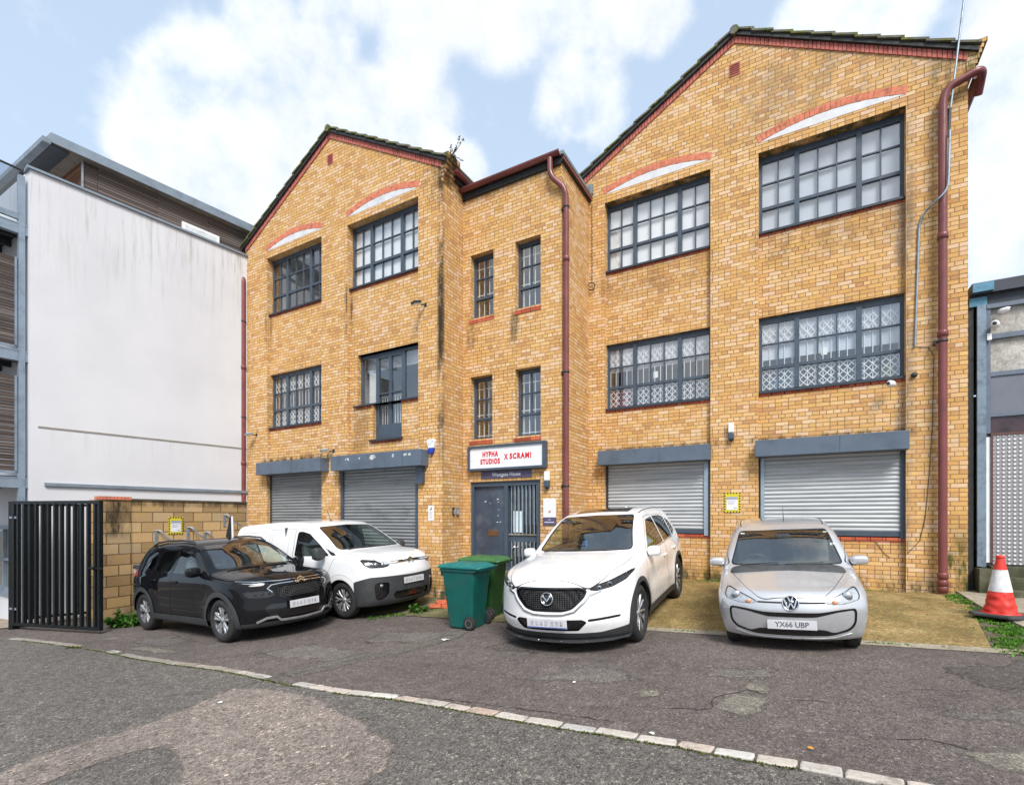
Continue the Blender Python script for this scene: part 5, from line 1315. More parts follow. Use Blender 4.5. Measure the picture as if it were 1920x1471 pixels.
g2 = gate((-9.95, 10.28), (-8.6, 10.75), (-0.38, -0.30), (1.95, 1.93), 7, 'second black steel gate leaf folded behind the nearer gate', 0.05, 0.04, 0.05, latch=False)
gp = empty('gate_post', (-10.02, 10.12, zg(-10)), -0.3, label='square black hinge post at the left end of the open gates', cat='gate post')
mb = MB(); mb.box(-0.06, 0.06, -0.06, 0.06, -0.1, 2.56); mb.build('post', M_gate, gp)
mb = MB(); mb.box(-0.01, 0.22, -0.075, -0.06, 0.40, 0.44); mb.box(-0.01, 0.22, -0.075, -0.06, 2.22, 2.26); mb.build('hinge', M_zinc_d, gp)

# ------------------------------------------------------------------ wheelie bins
def wheelie(loc, rz, col, lidcol, lab, h=1.0, s=1.0):
    o = empty('wheelie_bin', loc, rz, label=lab, cat='bin', group='green wheelie bins by the entrance')
    o.scale = (s, s, s)
    mat = simple(lab[:12] + '_body', col, 0.42, var=0.10, scale=5, dirt=tuple(c * 0.6 + 0.02 for c in col) + (1,)); lm = simple(lab[:12] + '_lid', lidcol, 0.5, var=0.14, scale=5)
    mb = MB()
    # tapered tub: handle and wheels at +y (rear), front at -y
    sec = [(0.0, 0.19, -0.20, 0.20), (0.02, 0.205, -0.215, 0.215), (0.50, 0.235, -0.27, 0.25), (0.86, 0.262, -0.315, 0.285), (0.90, 0.265, -0.32, 0.29)]
    V = []; N = 0
    for z, w, y0, y1 in sec:
        r = 0.05; ring = []
        for (cx, cy, a0) in ((w - r, y1 - r, 0), (-w + r, y1 - r, 90), (-w + r, y0 + r, 180), (w - r, y0 + r, 270)):
            ring += [(cx + r * math.cos(R(a0 + k * 30)), cy + r * math.sin(R(a0 + k * 30)), z) for k in range(4)]
        V += ring; N = len(ring)
    m_ = len(sec)
    mb.add(V, [(i * N + k, i * N + (k + 1) % N, (i + 1) * N + (k + 1) % N, (i + 1) * N + k) for i in range(m_ - 1) for k in range(N)] + [tuple(range(N - 1, -1, -1))], False)
    mb.box(-0.285, 0.285, -0.335, 0.31, 0.885, 0.925)
    mb.box(-0.24, 0.24, -0.345, -0.30, 0.80, 0.885); mb.box(-0.05, 0.05, -0.285, -0.268, 0.2, 0.75) if False else None
    body = mb.build('tub', mat, o, bevel=0.006)
    mb = MB()
    # domed lid with overhanging lip, hinge at the rear
    prof = [(0.30, 0.93), (0.30, 0.965), (0.27, 0.985), (0.20, 1.01), (0.0, 1.025)]
    V = []
    for rr, z in prof:
        f = rr / 0.30
        V += [(-0.305 * f, -0.36 * f - 0.0, z), (0.305 * f, -0.36 * f, z), (0.305 * f, 0.33 * f, z), (-0.305 * f, 0.33 * f, z)]
    mb.add(V, [(i * 4 + k, i * 4 + (k + 1) % 4, (i + 1) * 4 + (k + 1) % 4, (i + 1) * 4 + k) for i in range(len(prof) - 1) for k in range(4)] + [(3, 2, 1, 0)])
    mb.build('lid', lm, o, bevel=0.01)
    mb = MB(); mb.tube([(-0.26, 0.30, 0.93), (-0.26, 0.40, 0.955), (0.26, 0.40, 0.955), (0.26, 0.30, 0.93)], 0.018, 8)
    for x in (-.2, -.07, .07, .2): mb.box(x - .014, x + .014, 0.30, 0.40, 0.92, 0.95)
    mb.build('handle', lm, o)
    for sx in (-1, 1):
        mb = MB(); mb.lathe([(0.0, -0.022), (0.045, -0.028), (0.06, -0.022), (0.075, -0.026), (0.10, -0.024), (0.104, 0), (0.10, 0.024), (0.075, 0.026), (0.0, 0.022)], (sx * 0.245, 0.20, 0.104), 'x', 24)
        wh = mb.build('wheel', simple('bin_tyre_rubber', (0.018, 0.018, 0.018), 0.8), o)
        mb = MB(); mb.lathe([(0.052, 0.0), (0.062, 0.0)], (sx * (0.245 + 0.029), 0.20, 0.104), 'x', 24); mb.build('hub_ring', simple('grey_hub', (0.16, 0.16, 0.17), 0.6), wh)
    mb = MB()
    for z in (0.3, 0.6): mb.box(-0.15, 0.15, -0.29, -0.28, z, z + .01)
    return o
ba = math.atan2(0.55, 0.84)
wheelie((-0.71, 7.98, zg(-0.71) + 0.004), -2.06, srgb(4, 82, 76)[:3], srgb(14, 104, 102)[:3], 'teal green wheelie bin in front of the other bin')
wheelie((-0.46, 8.66, zg(-0.46) + 0.01), -2.0, srgb(28, 66, 30)[:3], srgb(54, 100, 54)[:3], 'mid green wheelie bin behind the teal one', s=1.03)
# ------------------------------------------------------------------ vehicles
def pchip(pts):
    x = np.array([p[0] for p in pts], float); y = np.array([p[1] for p in pts], float)
    h = np.diff(x); d = np.diff(y) / h; m = np.zeros_like(y)
    for i in range(1, len(x) - 1):
        if d[i - 1] * d[i] > 0:
            w1, w2 = 2 * h[i] + h[i - 1], h[i] + 2 * h[i - 1]; m[i] = (w1 + w2) / (w1 / d[i - 1] + w2 / d[i])
    m[0], m[-1] = d[0], d[-1]
    def f(q):
        q = np.clip(q, x[0], x[-1]); i = np.clip(np.searchsorted(x, q) - 1, 0, len(h) - 1); t = (q - x[i]) / h[i]
        return (y[i] * (1 + 2 * t) * (1 - t) ** 2 + m[i] * h[i] * t * (1 - t) ** 2 + y[i + 1] * t * t * (3 - 2 * t) + m[i + 1] * h[i] * t * t * (t - 1))
    return f
def smax(a, b, k):
    h = np.clip(0.5 + 0.5 * (a - b) / k, 0, 1)
    return b + (a - b) * h + k * h * (1 - h)
def fillet(poly, r, n=5):
    out_ = []; m = len(poly)
    for i in range(m):
        p, a, b = (np.array(poly[j % m], float) for j in (i, i - 1, i + 1))
        la, lb = np.linalg.norm(a - p), np.linalg.norm(b - p); t = min(r, la * .48, lb * .48)
        q0, q1 = p + (a - p) / la * t, p + (b - p) / lb * t
        out_ += [tuple(q0 * (1 - u) ** 2 + p * 2 * u * (1 - u) + q1 * u * u) for u in np.linspace(0, 1, n)]
    return out_

def superell(c, r, e=(0.5, 0.5), n=(28, 16), M=None):
    """rounded-box / ellipsoid verts+faces"""
    V = []; sp = lambda v, p: math.copysign(abs(v) ** p, v)
    for j in range(n[1] + 1):
        ph = -math.pi / 2 + math.pi * j / n[1]
        for i in range(n[0]):
            th = 2 * math.pi * i / n[0]
            v = Vector((r[0] * sp(math.cos(ph), e[0]) * sp(math.cos(th), e[1]), r[1] * sp(math.cos(ph), e[0]) * sp(math.sin(th), e[1]), r[2] * sp(math.sin(ph), e[0])))
            if M: v = M @ v
            V.append((v.x + c[0], v.y + c[1], v.z + c[2]))
    F_ = [(j * n[0] + i, j * n[0] + (i + 1) % n[0], (j + 1) * n[0] + (i + 1) % n[0], (j + 1) * n[0] + i) for j in range(n[1]) for i in range(n[0])]
    return V, F_
def sup(mb, *a, **k):
    V, F_ = superell(*a, **k); return mb.add(V, F_, True)

def paint(name, col, metal=0.0, rough=0.35, film=0.28, spec=0.5, cior=1.5):
    m = NT(name); m.set('Base Color', (*col, 1)); m.set('Metallic', metal)
    m.set('Roughness', m.mr(m.noise(m.coord(), 3, 4), 0.3, 0.7, rough - 0.05, rough + 0.08))
    m.set('Coat Weight', 1.0); m.set('Coat Roughness', 0.04); m.set('Coat IOR', cior); m.set('Specular IOR Level', spec)
    p = m.coord(); s = m.n('ShaderNodeSeparateXYZ'); m.l(p, s.inputs[0])
    d = m.math('MULTIPLY', m.mr(s.outputs[2], 0.62, 0.2), m.mr(m.noise(p, 5, 6, 0.7), 0.42, 0.75))   # road film low down
    m.set('Base Color', m.mix(m.math('MULTIPLY', d, film), col, (0.16, 0.15, 0.13)))
    return m.m
M_clad = simple('black_cladding_plastic', (0.035, 0.037, 0.040), 0.55, var=0.1, bump=0.1, bscale=300)
M_gloss = simple('gloss_black_trim', (0.006, 0.006, 0.007), 0.12, var=0.1, coat=0.6)
M_rubber = simple('tyre_rubber', (0.020, 0.020, 0.020), 0.75, var=0.25, scale=9)
M_chrome = simple('chrome_trim', (0.72, 0.73, 0.75), 0.10, 1.0, var=0.03)
M_silverp = simple('silver_plastic', (0.42, 0.43, 0.44), 0.32, 0.6, var=0.05)
M_alloy = simple('silver_alloy', (0.52, 0.53, 0.54), 0.28, 0.8, var=0.06)
M_alloyd = simple('dark_alloy', (0.05, 0.052, 0.056), 0.35, 0.5, var=0.1)
M_in = simple('car_interior', (0.05, 0.053, 0.056), 0.75, var=0.2)
M_in2 = simple('car_seat_cloth', (0.10, 0.105, 0.11), 0.85, var=0.2)
M_inl = simple('pale_headlining', (0.30, 0.30, 0.29), 0.85, var=0.05)
M_seam = simple('panel_gap_dark', (0.012, 0.012, 0.013), 0.7, var=0.05)
M_lampd = simple('dark_lamp_housing', (0.03, 0.031, 0.034), 0.25, 0.5, var=0.2, scale=20)
M_lampc = simple('bright_lamp_reflector', (0.55, 0.57, 0.60), 0.22, 0.85, var=0.15, scale=25)
M_lens = simple('white_lamp_lens', (0.72, 0.74, 0.76), 0.15, 0.1, var=0.1, scale=30, coat=0.5)
M_amber = simple('amber_lens', (0.62, 0.26, 0.12), 0.2, var=0.1, coat=0.5)
M_redl = simple('red_tail_lens', (0.30, 0.006, 0.008), 0.15, var=0.1, coat=0.6)
M_cglass = glass_mat('car_glass', (0.78, 0.88, 0.83), 1.9)
M_wscreen = glass_mat('windscreen_glass', (0.74, 0.85, 0.81), 2.5)
M_cglass_d = glass_mat('tinted_car_glass', (0.20, 0.23, 0.23), 1.8)
M_cover = glass_mat('lamp_cover', (0.90, 0.92, 0.93), 1.45)
M_brake = simple('brake_disc', (0.16, 0.15, 0.14), 0.45, 0.7, var=0.2)
def plate_mat():
    m = NT('smudged_number_plate'); p = m.coord()
    s = m.n('ShaderNodeSeparateXYZ'); m.l(p, s.inputs[0])
    m.set('Base Color', m.ramp(m.noise(p, 6, 2), [(0.35, (0.50, 0.50, 0.53)), (0.65, (0.60, 0.60, 0.63))])); m.set('Roughness', 0.4)
    return m.m
M_plate = plate_mat()
M_platek = simple('smudged_plate_characters', (0.40, 0.40, 0.43), 0.5, var=0.3, scale=30)

class Car:
    def __init__(s, sp, root):
        s.sp = sp; s.root = root
        for k in ('zt', 'wp', 'wz', 'sf', 'sr', 'zb', 'cf'): setattr(s, k, pchip(sp[k]))
        s.xc = sp['fo'] + sp['wb'] / 2
        zs = np.linspace(0, sp['L'], 600); s._sl = np.gradient(s.zt(zs), zs); s._sx = zs
        s.grid()
        s.gaps = []
    def W(s, S, Z):
        w = s.wp(S) * s.wz(Z)
        for sw in (s.sp['fo'], s.sp['fo'] + s.sp['wb']):
            d = np.hypot(S - sw, Z - s.sp['wr']); Ra = s.sp['ra']
            w = w + s.sp['flare'] * np.exp(-((d - Ra - 0.02) / 0.13) ** 2) * (Z < s.sp['wr'] + Ra + .3)
        for z0, dz, a, w0 in s.sp.get('scoop', ()):
            w = w - a * np.exp(-((Z - z0) / dz) ** 2) * np.exp(-((S - w0) / 1.0) ** 4)
        return w
    def f(s, S, Y, Z):
        sp = s.sp; y = np.abs(Y)
        side = y - s.W(S, Z)
        q = S - sp['cw'] * y ** 2
        zt = s.zt(q) - sp['crown'] * y ** 2 - sp.get('crown4', 0.05) * y ** 4
        sl = np.interp(q, s._sx, s._sl)
        top = (Z - zt) / np.sqrt(1 + sl ** 2)
        if 'crease' in sp:      # raised bonnet edges
            yc, a, wd = sp['crease']; top = top - a * np.exp(-((y - yc) / wd) ** 2) * np.clip(1 - (S - 0.2) / sp['cowl'], 0, 1)
        c = s.cf(Z); fr = (s.sf(Z) + c * y ** sp['cp'] - S) / np.sqrt(1 + (sp['cp'] * c * y ** (sp['cp'] - 1)) ** 2)
        rr = (S - (sp['L'] - s.sr(Z)) + sp['cr'] * y ** 3) / np.sqrt(1 + (3 * sp['cr'] * y * y) ** 2)
        bot = s.zb(S) - Z
        v = smax(side, top, sp['kt']); v = smax(v, fr, sp['kf']); v = smax(v, rr, sp['kr']); return smax(v, bot, 0.04)
    def grid(s):
        sp = s.sp; sA, sB, z0 = sp['sA'], sp['L'] - sp['sB'], sp['z0']
        N = 240; th = np.linspace(0, 2 * np.pi, N, endpoint=False)
        rows = [(sA, a) for a in np.radians(np.concatenate([[89.6, 88, 86.3], np.arange(84.5, 0, -1.75)]))] + [(q, 0) for q in np.arange(sA, sB, 0.024)] + [(sB, -a) for a in np.radians(np.arange(0, 89.8, 2.6))]
        S0 = np.array([r[0] for r in rows])[:, None] + 0 * th; al = np.array([r[1] for r in rows])[:, None] + 0 * th
        ds = -np.sin(al); dy = np.cos(al) * np.cos(th); dz = np.cos(al) * np.sin(th)
        lo = np.zeros_like(S0); hi = np.full_like(S0, 2.6)
        for _ in range(34):
            t = (lo + hi) / 2; v = s.f(S0 + ds * t, dy * t, z0 + dz * t); lo = np.where(v < 0, t, lo); hi = np.where(v < 0, hi, t)
        t = (lo + hi) / 2
        V = np.stack([S0 + ds * t, dy * t, z0 + dz * t], -1).reshape(-1, 3)
        m = len(rows); i = np.arange(m - 1)[:, None] * N + np.arange(N); j = np.arange(m - 1)[:, None] * N + (np.arange(N) + 1) % N
        a, b, c, d = i.ravel(), j.ravel(), (j + N).ravel(), (i + N).ravel()
        s.T = np.concatenate([np.stack([a, b, c], 1), np.stack([a, c, d], 1)])
        s.V = V; s.N = s.normal(V)
    def normal(s, V):
        e = 0.004; g = np.stack([s.f(V[:, 0] + e, V[:, 1], V[:, 2]) - s.f(V[:, 0] - e, V[:, 1], V[:, 2]), s.f(V[:, 0], V[:, 1] + e, V[:, 2]) - s.f(V[:, 0], V[:, 1] - e, V[:, 2]),
                                 s.f(V[:, 0], V[:, 1], V[:, 2] + e) - s.f(V[:, 0], V[:, 1], V[:, 2] - e)], 1)
        return g / np.maximum(1e-9, np.linalg.norm(g, axis=1))[:, None]
    def split(s, T, fn):
        """split triangles T by field fn(S,|Y|,Z) < 0 -> (inside, outside)"""
        V = s.V; fv = fn(V[:, 0], np.abs(V[:, 1]), V[:, 2]); fv = np.where(np.abs(fv) < 1e-7, 1e-7, fv)
        ins = fv < 0; c = ins[T].sum(1); Ti, To = T[c == 3], T[c == 0]
        newV = []; base = len(V); reg = {}
        outs = [[], []]
        for tri in T[(c == 1) | (c == 2)]:
            lone = ins[tri].sum() == 1
            k = [q for q in range(3) if ins[tri[q]] == lone][0]
            a, b, d = tri[k], tri[(k + 1) % 3], tri[(k + 2) % 3]; e = []
            for q in (b, d):
                key = (a, q) if a < q else (q, a)
                if key not in reg:
                    u = fv[key[0]] / (fv[key[0]] - fv[key[1]]); reg[key] = base + len(newV); newV.append((key[0], key[1], u))
                e.append(reg[key])
            outs[0 if lone else 1].append((a, e[0], e[1])); outs[1 if lone else 0] += [(e[0], b, d), (e[0], d, e[1])]
        if newV:
            i0 = np.array([q[0] for q in newV]); i1 = np.array([q[1] for q in newV]); u = np.array([q[2] for q in newV])[:, None]
            P = V[i0] * (1 - u) + V[i1] * u; s.V = np.concatenate([V, P]); nn = s.N[i0] * (1 - u) + s.N[i1] * u
            s.N = np.concatenate([s.N, nn / np.linalg.norm(nn, axis=1)[:, None]])
        ar = lambda L: np.array(L, int).reshape(-1, 3)
        return np.concatenate([Ti, ar(outs[0])]), np.concatenate([To, ar(outs[1])])
    def cut(s, T, fn, gap=0.0):
        """cut out a panel, leaving a dark gap of that width around it"""
        i, o = s.split(T, fn)
        if gap:
            i, g = s.split(i, lambda *a: fn(*a) + gap); s.gaps.append(g)
        return i, o
    def loc(s, P): P = np.asarray(P, float); return np.stack([s.xc - P[..., 0], P[..., 1], P[..., 2]], -1)
    def make(s, name, T, mat, off=0.0, parent=None, flip=False):
        if len(T) == 0: return None
        u, inv = np.unique(T, return_inverse=True); T2 = inv.reshape(-1, 3); P = s.loc(s.V[u] + s.N[u] * off)
        n = s.N[u].copy(); n[:, 0] *= -1
        k = (P[T2[:, 0]] != P[T2[:, 1]]).any(1) & (P[T2[:, 1]] != P[T2[:, 2]]).any(1) & (P[T2[:, 0]] != P[T2[:, 2]]).any(1); T2 = T2[k]
        # orient to the outward normal
        fnrm = np.cross(P[T2[:, 1]] - P[T2[:, 0]], P[T2[:, 2]] - P[T2[:, 0]]); wrong = (fnrm * n[T2[:, 0]]).sum(1) < 0
        T2[wrong] = T2[wrong][:, ::-1]
        me = bpy.data.meshes.new(name); me.vertices.add(len(P)); me.vertices.foreach_set('co', P.ravel().astype(np.float32))
        me.loops.add(T2.size); me.loops.foreach_set('vertex_index', T2.ravel().astype(np.int32))
        me.polygons.add(len(T2)); me.polygons.foreach_set('loop_start', (np.arange(len(T2)) * 3).astype(np.int32))
        me.update(calc_edges=True); me.validate()
        me.polygons.foreach_set('use_smooth', np.ones(len(me.polygons), bool))
        if len(me.vertices) == len(n): me.normals_split_custom_set_from_vertices(n.tolist())
        me.materials.append(mat)
        o = bpy.data.objects.new(name, me); COL.objects.link(o); o.parent = parent or s.root
        return o
    def lr(s, T):
        y = s.V[T].mean(1)[:, 1]; return T[y > 0], T[y <= 0]
    def surf(s, kind, a, b, sgn=1):
        """point on the skin: side (s,z) -> y, front (y,z) -> s, top (s,y) -> z"""
        lo, hi = (0.0, 1.3) if kind == 'side' else ((1.0, -0.3) if kind == 'front' else (0.45, 2.2))
        if kind == 'rear': lo, hi = s.sp['L'] - 0.6, s.sp['L'] + 0.3
        for _ in range(40):
            m = (lo + hi) / 2
            P = (a, m, b) if kind == 'side' else ((m, a, b) if kind in ('front', 'rear') else (a, b, m))
            v = float(s.f(*[np.array([q]) for q in P])[0])
            if v < 0: lo = m
            else: hi = m
        P = np.array([(a, sgn * m, b) if kind == 'side' else ((m, a, b) if kind in ('front', 'rear') else (a, b, m))], float)
        return P[0], s.normal(P)[0]
    def L(s, p): return Vector((s.xc - p[0], p[1], p[2]))
    def ribbon(s, name, kind, path, w, mat, off=0.0015, parent=None, sides=(1,), closed=False, thick=0.0):
        mb = MB()
        for sg in sides:
            pts = []
            for a, b in path:
                p, n = s.surf(kind, a if kind != 'front' else a * sg, b, sg) if kind != 'top' else s.surf(kind, a, b * sg)
                pts.append((s.L(p), Vector((-n[0], n[1], n[2]))))
            m = len(pts); V = []
            for i, (p, n) in enumerate(pts):
                t = (pts[(i + 1) % m if closed else min(i + 1, m - 1)][0] - pts[i - 1 if closed else max(i - 1, 0)][0]).normalized(); x = t.cross(n).normalized()
                ww = w[i] if hasattr(w, '__len__') else w
                V += [p + n * off + x * ww / 2, p + n * off - x * ww / 2] if not thick else [p - n * .004 + x * ww / 2, p + n * thick + x * ww / 2, p + n * thick - x * ww / 2, p - n * .004 - x * ww / 2]
            k = 4 if thick else 2; F_ = []
            for i in range(m if closed else m - 1):
                j = (i + 1) % m
                F_ += [(i * k + q, i * k + q + 1, j * k + q + 1, j * k + q) for q in range(k - 1)]
            mb.add(V, F_, False)
        return mb.build(name, mat, parent or s.root)

def dens(path, n=10):
    out_ = []
    for (a, b), (c, d) in zip(path, path[1:]): out_ += [(a + (c - a) * i / n, b + (d - b) * i / n) for i in range(n)]
    return out_ + [path[-1]]

def wheel_mesh(r, w, rim, style):
    """returns dict of MBs; axle along y, outer face at +y"""
    ty = MB(); h = w / 2
    ty.lathe([(rim, -h * .82), (rim + .02, -h * .95), (rim + (r - rim) * .5, -h * 1.02), (r - .018, -h * .86), (r - .004, -h * .72), (r, -h * .5), (r, h * .5), (r - .004, h * .72), (r - .018, h * .86),
              (rim + (r - rim) * .5, h * 1.02), (rim + .02, h * .95), (rim, h * .82)], axis='y', n=56)
    for k in range(3): ty.lathe([(r + .0006, (-.3 + .3 * k) * w - .004), (r - .006, (-.3 + .3 * k) * w), (r + .0006, (-.3 + .3 * k) * w + .004)], axis='y', n=40) if False else None
    rb = MB(); rb.lathe([(rim + .004, h * .86), (rim - .010, h * .84), (rim - .020, h * .62), (rim - .035, h * .2), (rim - .04, -h * .8), (rim + .002, -h * .86)], axis='y', n=48)
    rb.lathe([(0.0, h * .1), (rim - .036, h * .02)], axis='y', n=40)
    sk = MB(); dk = MB()
    def spoke(a, wi, wo, y0, y1, r0, r1, tw=0.0, mb=sk, th=.022):
        ca, sa = math.cos(a), math.sin(a); ca2, sa2 = math.cos(a + tw), math.sin(a + tw)
        V = []
        for (rr, ww, yy, c, s_) in ((r0, wi, y0, ca, sa), ((r0 + r1) / 2, (wi + wo) / 2, y0 * .35 + y1 * .65 + .004, (ca + ca2) / 2, (sa + sa2) / 2), (r1, wo, y1, ca2, sa2)):
            for dw, dy in ((-.5, -th), (-.42, 0), (.42, 0), (.5, -th)): V.append((rr * c - s_ * ww * dw, yy + dy, rr * s_ + c * ww * dw))
        F_ = []
        for i in range(2): F_ += [(i * 4 + k, i * 4 + k + 1, i * 4 + 4 + k + 1, i * 4 + 4 + k) for k in range(3)]
        mb.add(V, F_, True)
    yf = h * .80
    if style == 'c3':
        for k in range(5):
            a = 2 * math.pi * k / 5 + .3
            spoke(a - .16, .040, .050, yf - .012, yf, .045, rim - .012, -.07); spoke(a + .16, .040, .050, yf - .012, yf, .045, rim - .012, .07)
            spoke(a, .05, .11, yf - .03, yf - .012, .05, rim * .72, 0, dk); spoke(a, .10, .16, yf - .02, yf - .004, rim * .62, rim - .012, 0, sk)
    elif style == 'mazda':
        for k in range(10):
            a = 2 * math.pi * k / 10; spoke(a, .030, .026, yf - .02, yf, .04, rim - .01, .10); spoke(a + .17, .012, .022, yf - .03, yf - .008, .06, rim - .01, .02, dk)
    elif style == 'van':
        for k in range(8):
            a = 2 * math.pi * k / 8; spoke(a, .034, .030, yf - .016, yf, .05, rim - .008, -.16); spoke(a, .034, .030, yf - .016, yf, .05, rim - .008, .20)
    else:
        for k in range(7):
            a = 2 * math.pi * k / 7; spoke(a, .05, .06, yf - .02, yf, .04, rim - .01)
    sk.lathe([(0.0, yf - .002), (.024, yf - .003), (.030, yf - .010), (.060, yf - .016), (.062, yf - .05)], axis='y', n=24)
    bd = MB(); bd.lathe([(0, -.01), (rim * .72, -.01), (rim * .72, .004), (0, .004)], (0, h * .15, 0), 'y', 32)
    return ty, rb, sk, dk, bd

def build_wheels(car, style, rim_mat, barrel):
    sp = car.sp; r = sp['wr']; w = sp['ww']; rim = sp['rim']
    proto = None
    for sx in (sp['fo'], sp['fo'] + sp['wb']):
        for sg in (1, -1):
            if proto is None:
                wh = bpy.data.objects.new('wheel', None); wh.empty_display_size = 0.1; COL.objects.link(wh)
                ty, rb, sk, dk, bd = wheel_mesh(r, w, rim, style)
                ty.build('tyre', M_rubber, wh); rb.build('rim', barrel, wh); sk.build('spokes', rim_mat, wh); bd.build('brake_disc', M_brake, wh)
                if dk.v: dk.build('spoke_inlay', M_alloyd, wh)
                proto = wh
            else: wh = copy_tree(proto)
            wh.parent = car.root
            steer = sp.get('steer', 0) if sx == sp['fo'] else 0
            wh.location = (car.xc - sx, sg * (sp['track'] / 2), r); wh.rotation_euler = (0, 0, (0 if sg > 0 else math.pi) + steer)

def arch_liners(car):
    sp = car.sp
    for sx in (sp['fo'], sp['fo'] + sp['wb']):
        for sg in (1, -1):
            Wd = float(car.W(np.array([sx]), np.array([sp['wr'] + sp['ra']]))[0]) - 0.012
            mb = MB(); n = 28; V = []; yi = sp['yin'] - .02; ang = np.linspace(-.05, math.pi + .05, n); ro = sp['ra'] + .004
            for k_ in (0, 1):
                for a in ang:
                    yy = yi
                    if k_ == 0:
                        zq = sp['wr'] + ro * math.sin(a); yy = max(yi + .01, min(Wd, car.surf('side', sx - ro * math.cos(a), max(zq, .34))[0][1] - .014))
                    V.append((car.xc - sx + ro * math.cos(a), sg * yy, sp['wr'] + ro * math.sin(a)))
            mb.add(V, [(i, i + 1, n + i + 1, n + i) for i in range(n - 1)], True); mb.add(V[n:], [tuple(range(n))])
            mb.build('wheel_arch_liner', M_seam, car.root)

def interior(car, floor=0.3, dash=(1.35, 1.0), seats=(2.35, ), bench=3.2, headz=1.32, hw=0.36, rhd=True, wheel=True, seatmat=None):
    sp = car.sp; X = lambda s_: car.xc - s_; sm = seatmat or M_in2
    W_ = sp['wp'][3][1] - 0.12
    mb = MB(); mb.box(X(sp['fo'] + .1), X(sp['L'] - .25), -W_, W_, floor - .05, floor); mb.build('cabin_floor', M_in, car.root)
    mb = MB(); sup(mb, (X(dash[0]), 0, dash[1] - .16), (.36, W_ - .01, .19), (.35, .25)); sup(mb, (X(dash[0] + .12), -.37, dash[1] - .0), (.16, .20, .06), (.6, .6)); mb.build('dashboard', M_in, car.root)
    for s_ in seats:
        for y in (-.38, .38):
            mb = MB()
            sup(mb, (X(s_ - .12), y, floor + .28), (.28, .25, .10), (.5, .4))
            sup(mb, (X(s_ + .20), y, floor + .62), (.09, .24, .36), (.5, .45), M=Matrix.Rotation(-.26, 3, 'Y'))
            mb.build('seat', sm, car.root)
            mb = MB(); sup(mb, (X(s_ + .33), y, headz), (.05, .13, .09), (.55, .5)); mb.build('headrest', sm, car.root)
    if bench:
        mb = MB(); sup(mb, (X(bench + .2), 0, floor + .55), (.10, W_ - .06, .38), (.35, .25), M=Matrix.Rotation(-.3, 3, 'Y'))
        for y in (-.4, .4): sup(mb, (X(bench + .33), y, headz - .05), (.05, .12, .08), (.55, .5))
        mb.build('rear_bench', sm, car.root)
    if wheel:
        yy = -.37 if rhd else .37; c = Vector((X(dash[0] + .42), yy, dash[1] - .06)); mb = MB()
        n = 28; M_ = Matrix.Rotation(R(-64), 3, 'Y')
        ring = [c + M_ @ Vector((.185 * math.cos(a), .185 * math.sin(a), 0)) for a in np.linspace(0, 2 * math.pi, n)]
        mb.tube(ring, .016, 8, caps=False)
        for a in (0.2, 2.94, 4.71): mb.bar(c, c + M_ @ Vector((.17 * math.cos(a), .17 * math.sin(a), 0)), .04, .02)
        sup(mb, c, (.05, .06, .03)); mb.build('steering_wheel', M_in, car.root)

def number_plate(car, z, w=0.52, h=0.111, txt=None, tilt=0.05, out=0.02, blue=False):
    p, n = car.surf('front', 0.0, z); o = bpy.data.objects.new('number_plate', None)
    mb = MB(); mb.box(-.004, .004, -w / 2, w / 2, -h / 2, h / 2)
    o = mb.build('number_plate', M_plate, car.root, bevel=0.002); o.location = car.L(p) + Vector((out, 0, 0)); o.rotation_euler = (0, -tilt, 0)
    if txt:
        text_mesh(txt, 0.088, 'plate_characters', simple('plate_characters_grey', (0.10, 0.10, 0.11), 0.5), o, (0.0052, 0, 0), (R(90), 0, R(90)), bold=0.0015, depth=0.0006, sx=0.92)
    else:
        mb = MB(); rr = random.Random(int(z * 1000))
        for i in range(7):
            y0 = -.21 + i * .06 + (.02 if i > 3 else 0); mb.box(.004, .0045, y0, y0 + .040, -h * .26, h * .26)
        mb.build('plate_characters', M_platek, o)
    if blue: mb = MB(); mb.box(.004, .0047, -w / 2 + .004, w / 2 - .004, -h / 2 + .003, -h / 2 + .014); mb.build('dealer_strip', simple('blue_strip', (0.05, 0.10, 0.35), 0.5), o)
    return o
def mirror(car, s_, z, sg, mat, size=(.07, .115, .075), out=0.11, arm=M_clad):
    p, n = car.surf('side', s_, z, sg); c = car.L(p) + Vector((0.02, sg * out, 0.035))
    mb = MB(); sup(mb, c, size, (.62, .55)); o = mb.build('door_mirror', mat, car.root)
    mb = MB(); mb.tube([car.L(p) + Vector((0, -sg * .02, -.01)), c - Vector((0, sg * .03, .05))], .026, 8); mb.build('mirror_arm', arm, o)
    mb = MB(); sup(mb, c - Vector((size[0] * .82, 0, 0)), (.02, size[1] * .88, size[2] * .84), (.4, .5)); mb.build('mirror_glass', M_gloss, o)
def handle(car, s_, z, sg, mat, parent=None):
    p, n = car.surf('side', s_, z, sg); c = car.L(p) + Vector((0, sg * .016, 0))
    mb = MB(); sup(mb, c, (.105, .016, .018), (.5, .5)); mb.build('door_handle', mat, parent or car.root)
def wipers(car, s_, z, span, parent=None):
    for y0, y1 in span:
        pts = []
        for t in np.linspace(0, 1, 6):
            y = y0 + (y1 - y0) * t; p, n = car.surf('front', y, z + .035 * math.sin(t * 2)) if False else car.surf('top', s_ + sp_off(y, car) + .03 * t, y); pts.append(car.L(p) + Vector((0.0, 0, .016)))
        mb = MB(); mb.tube(pts, .007, 6); mb.build('wiper', M_clad, car.root)
def sp_off(y, car): return car.sp['cw'] * y * y

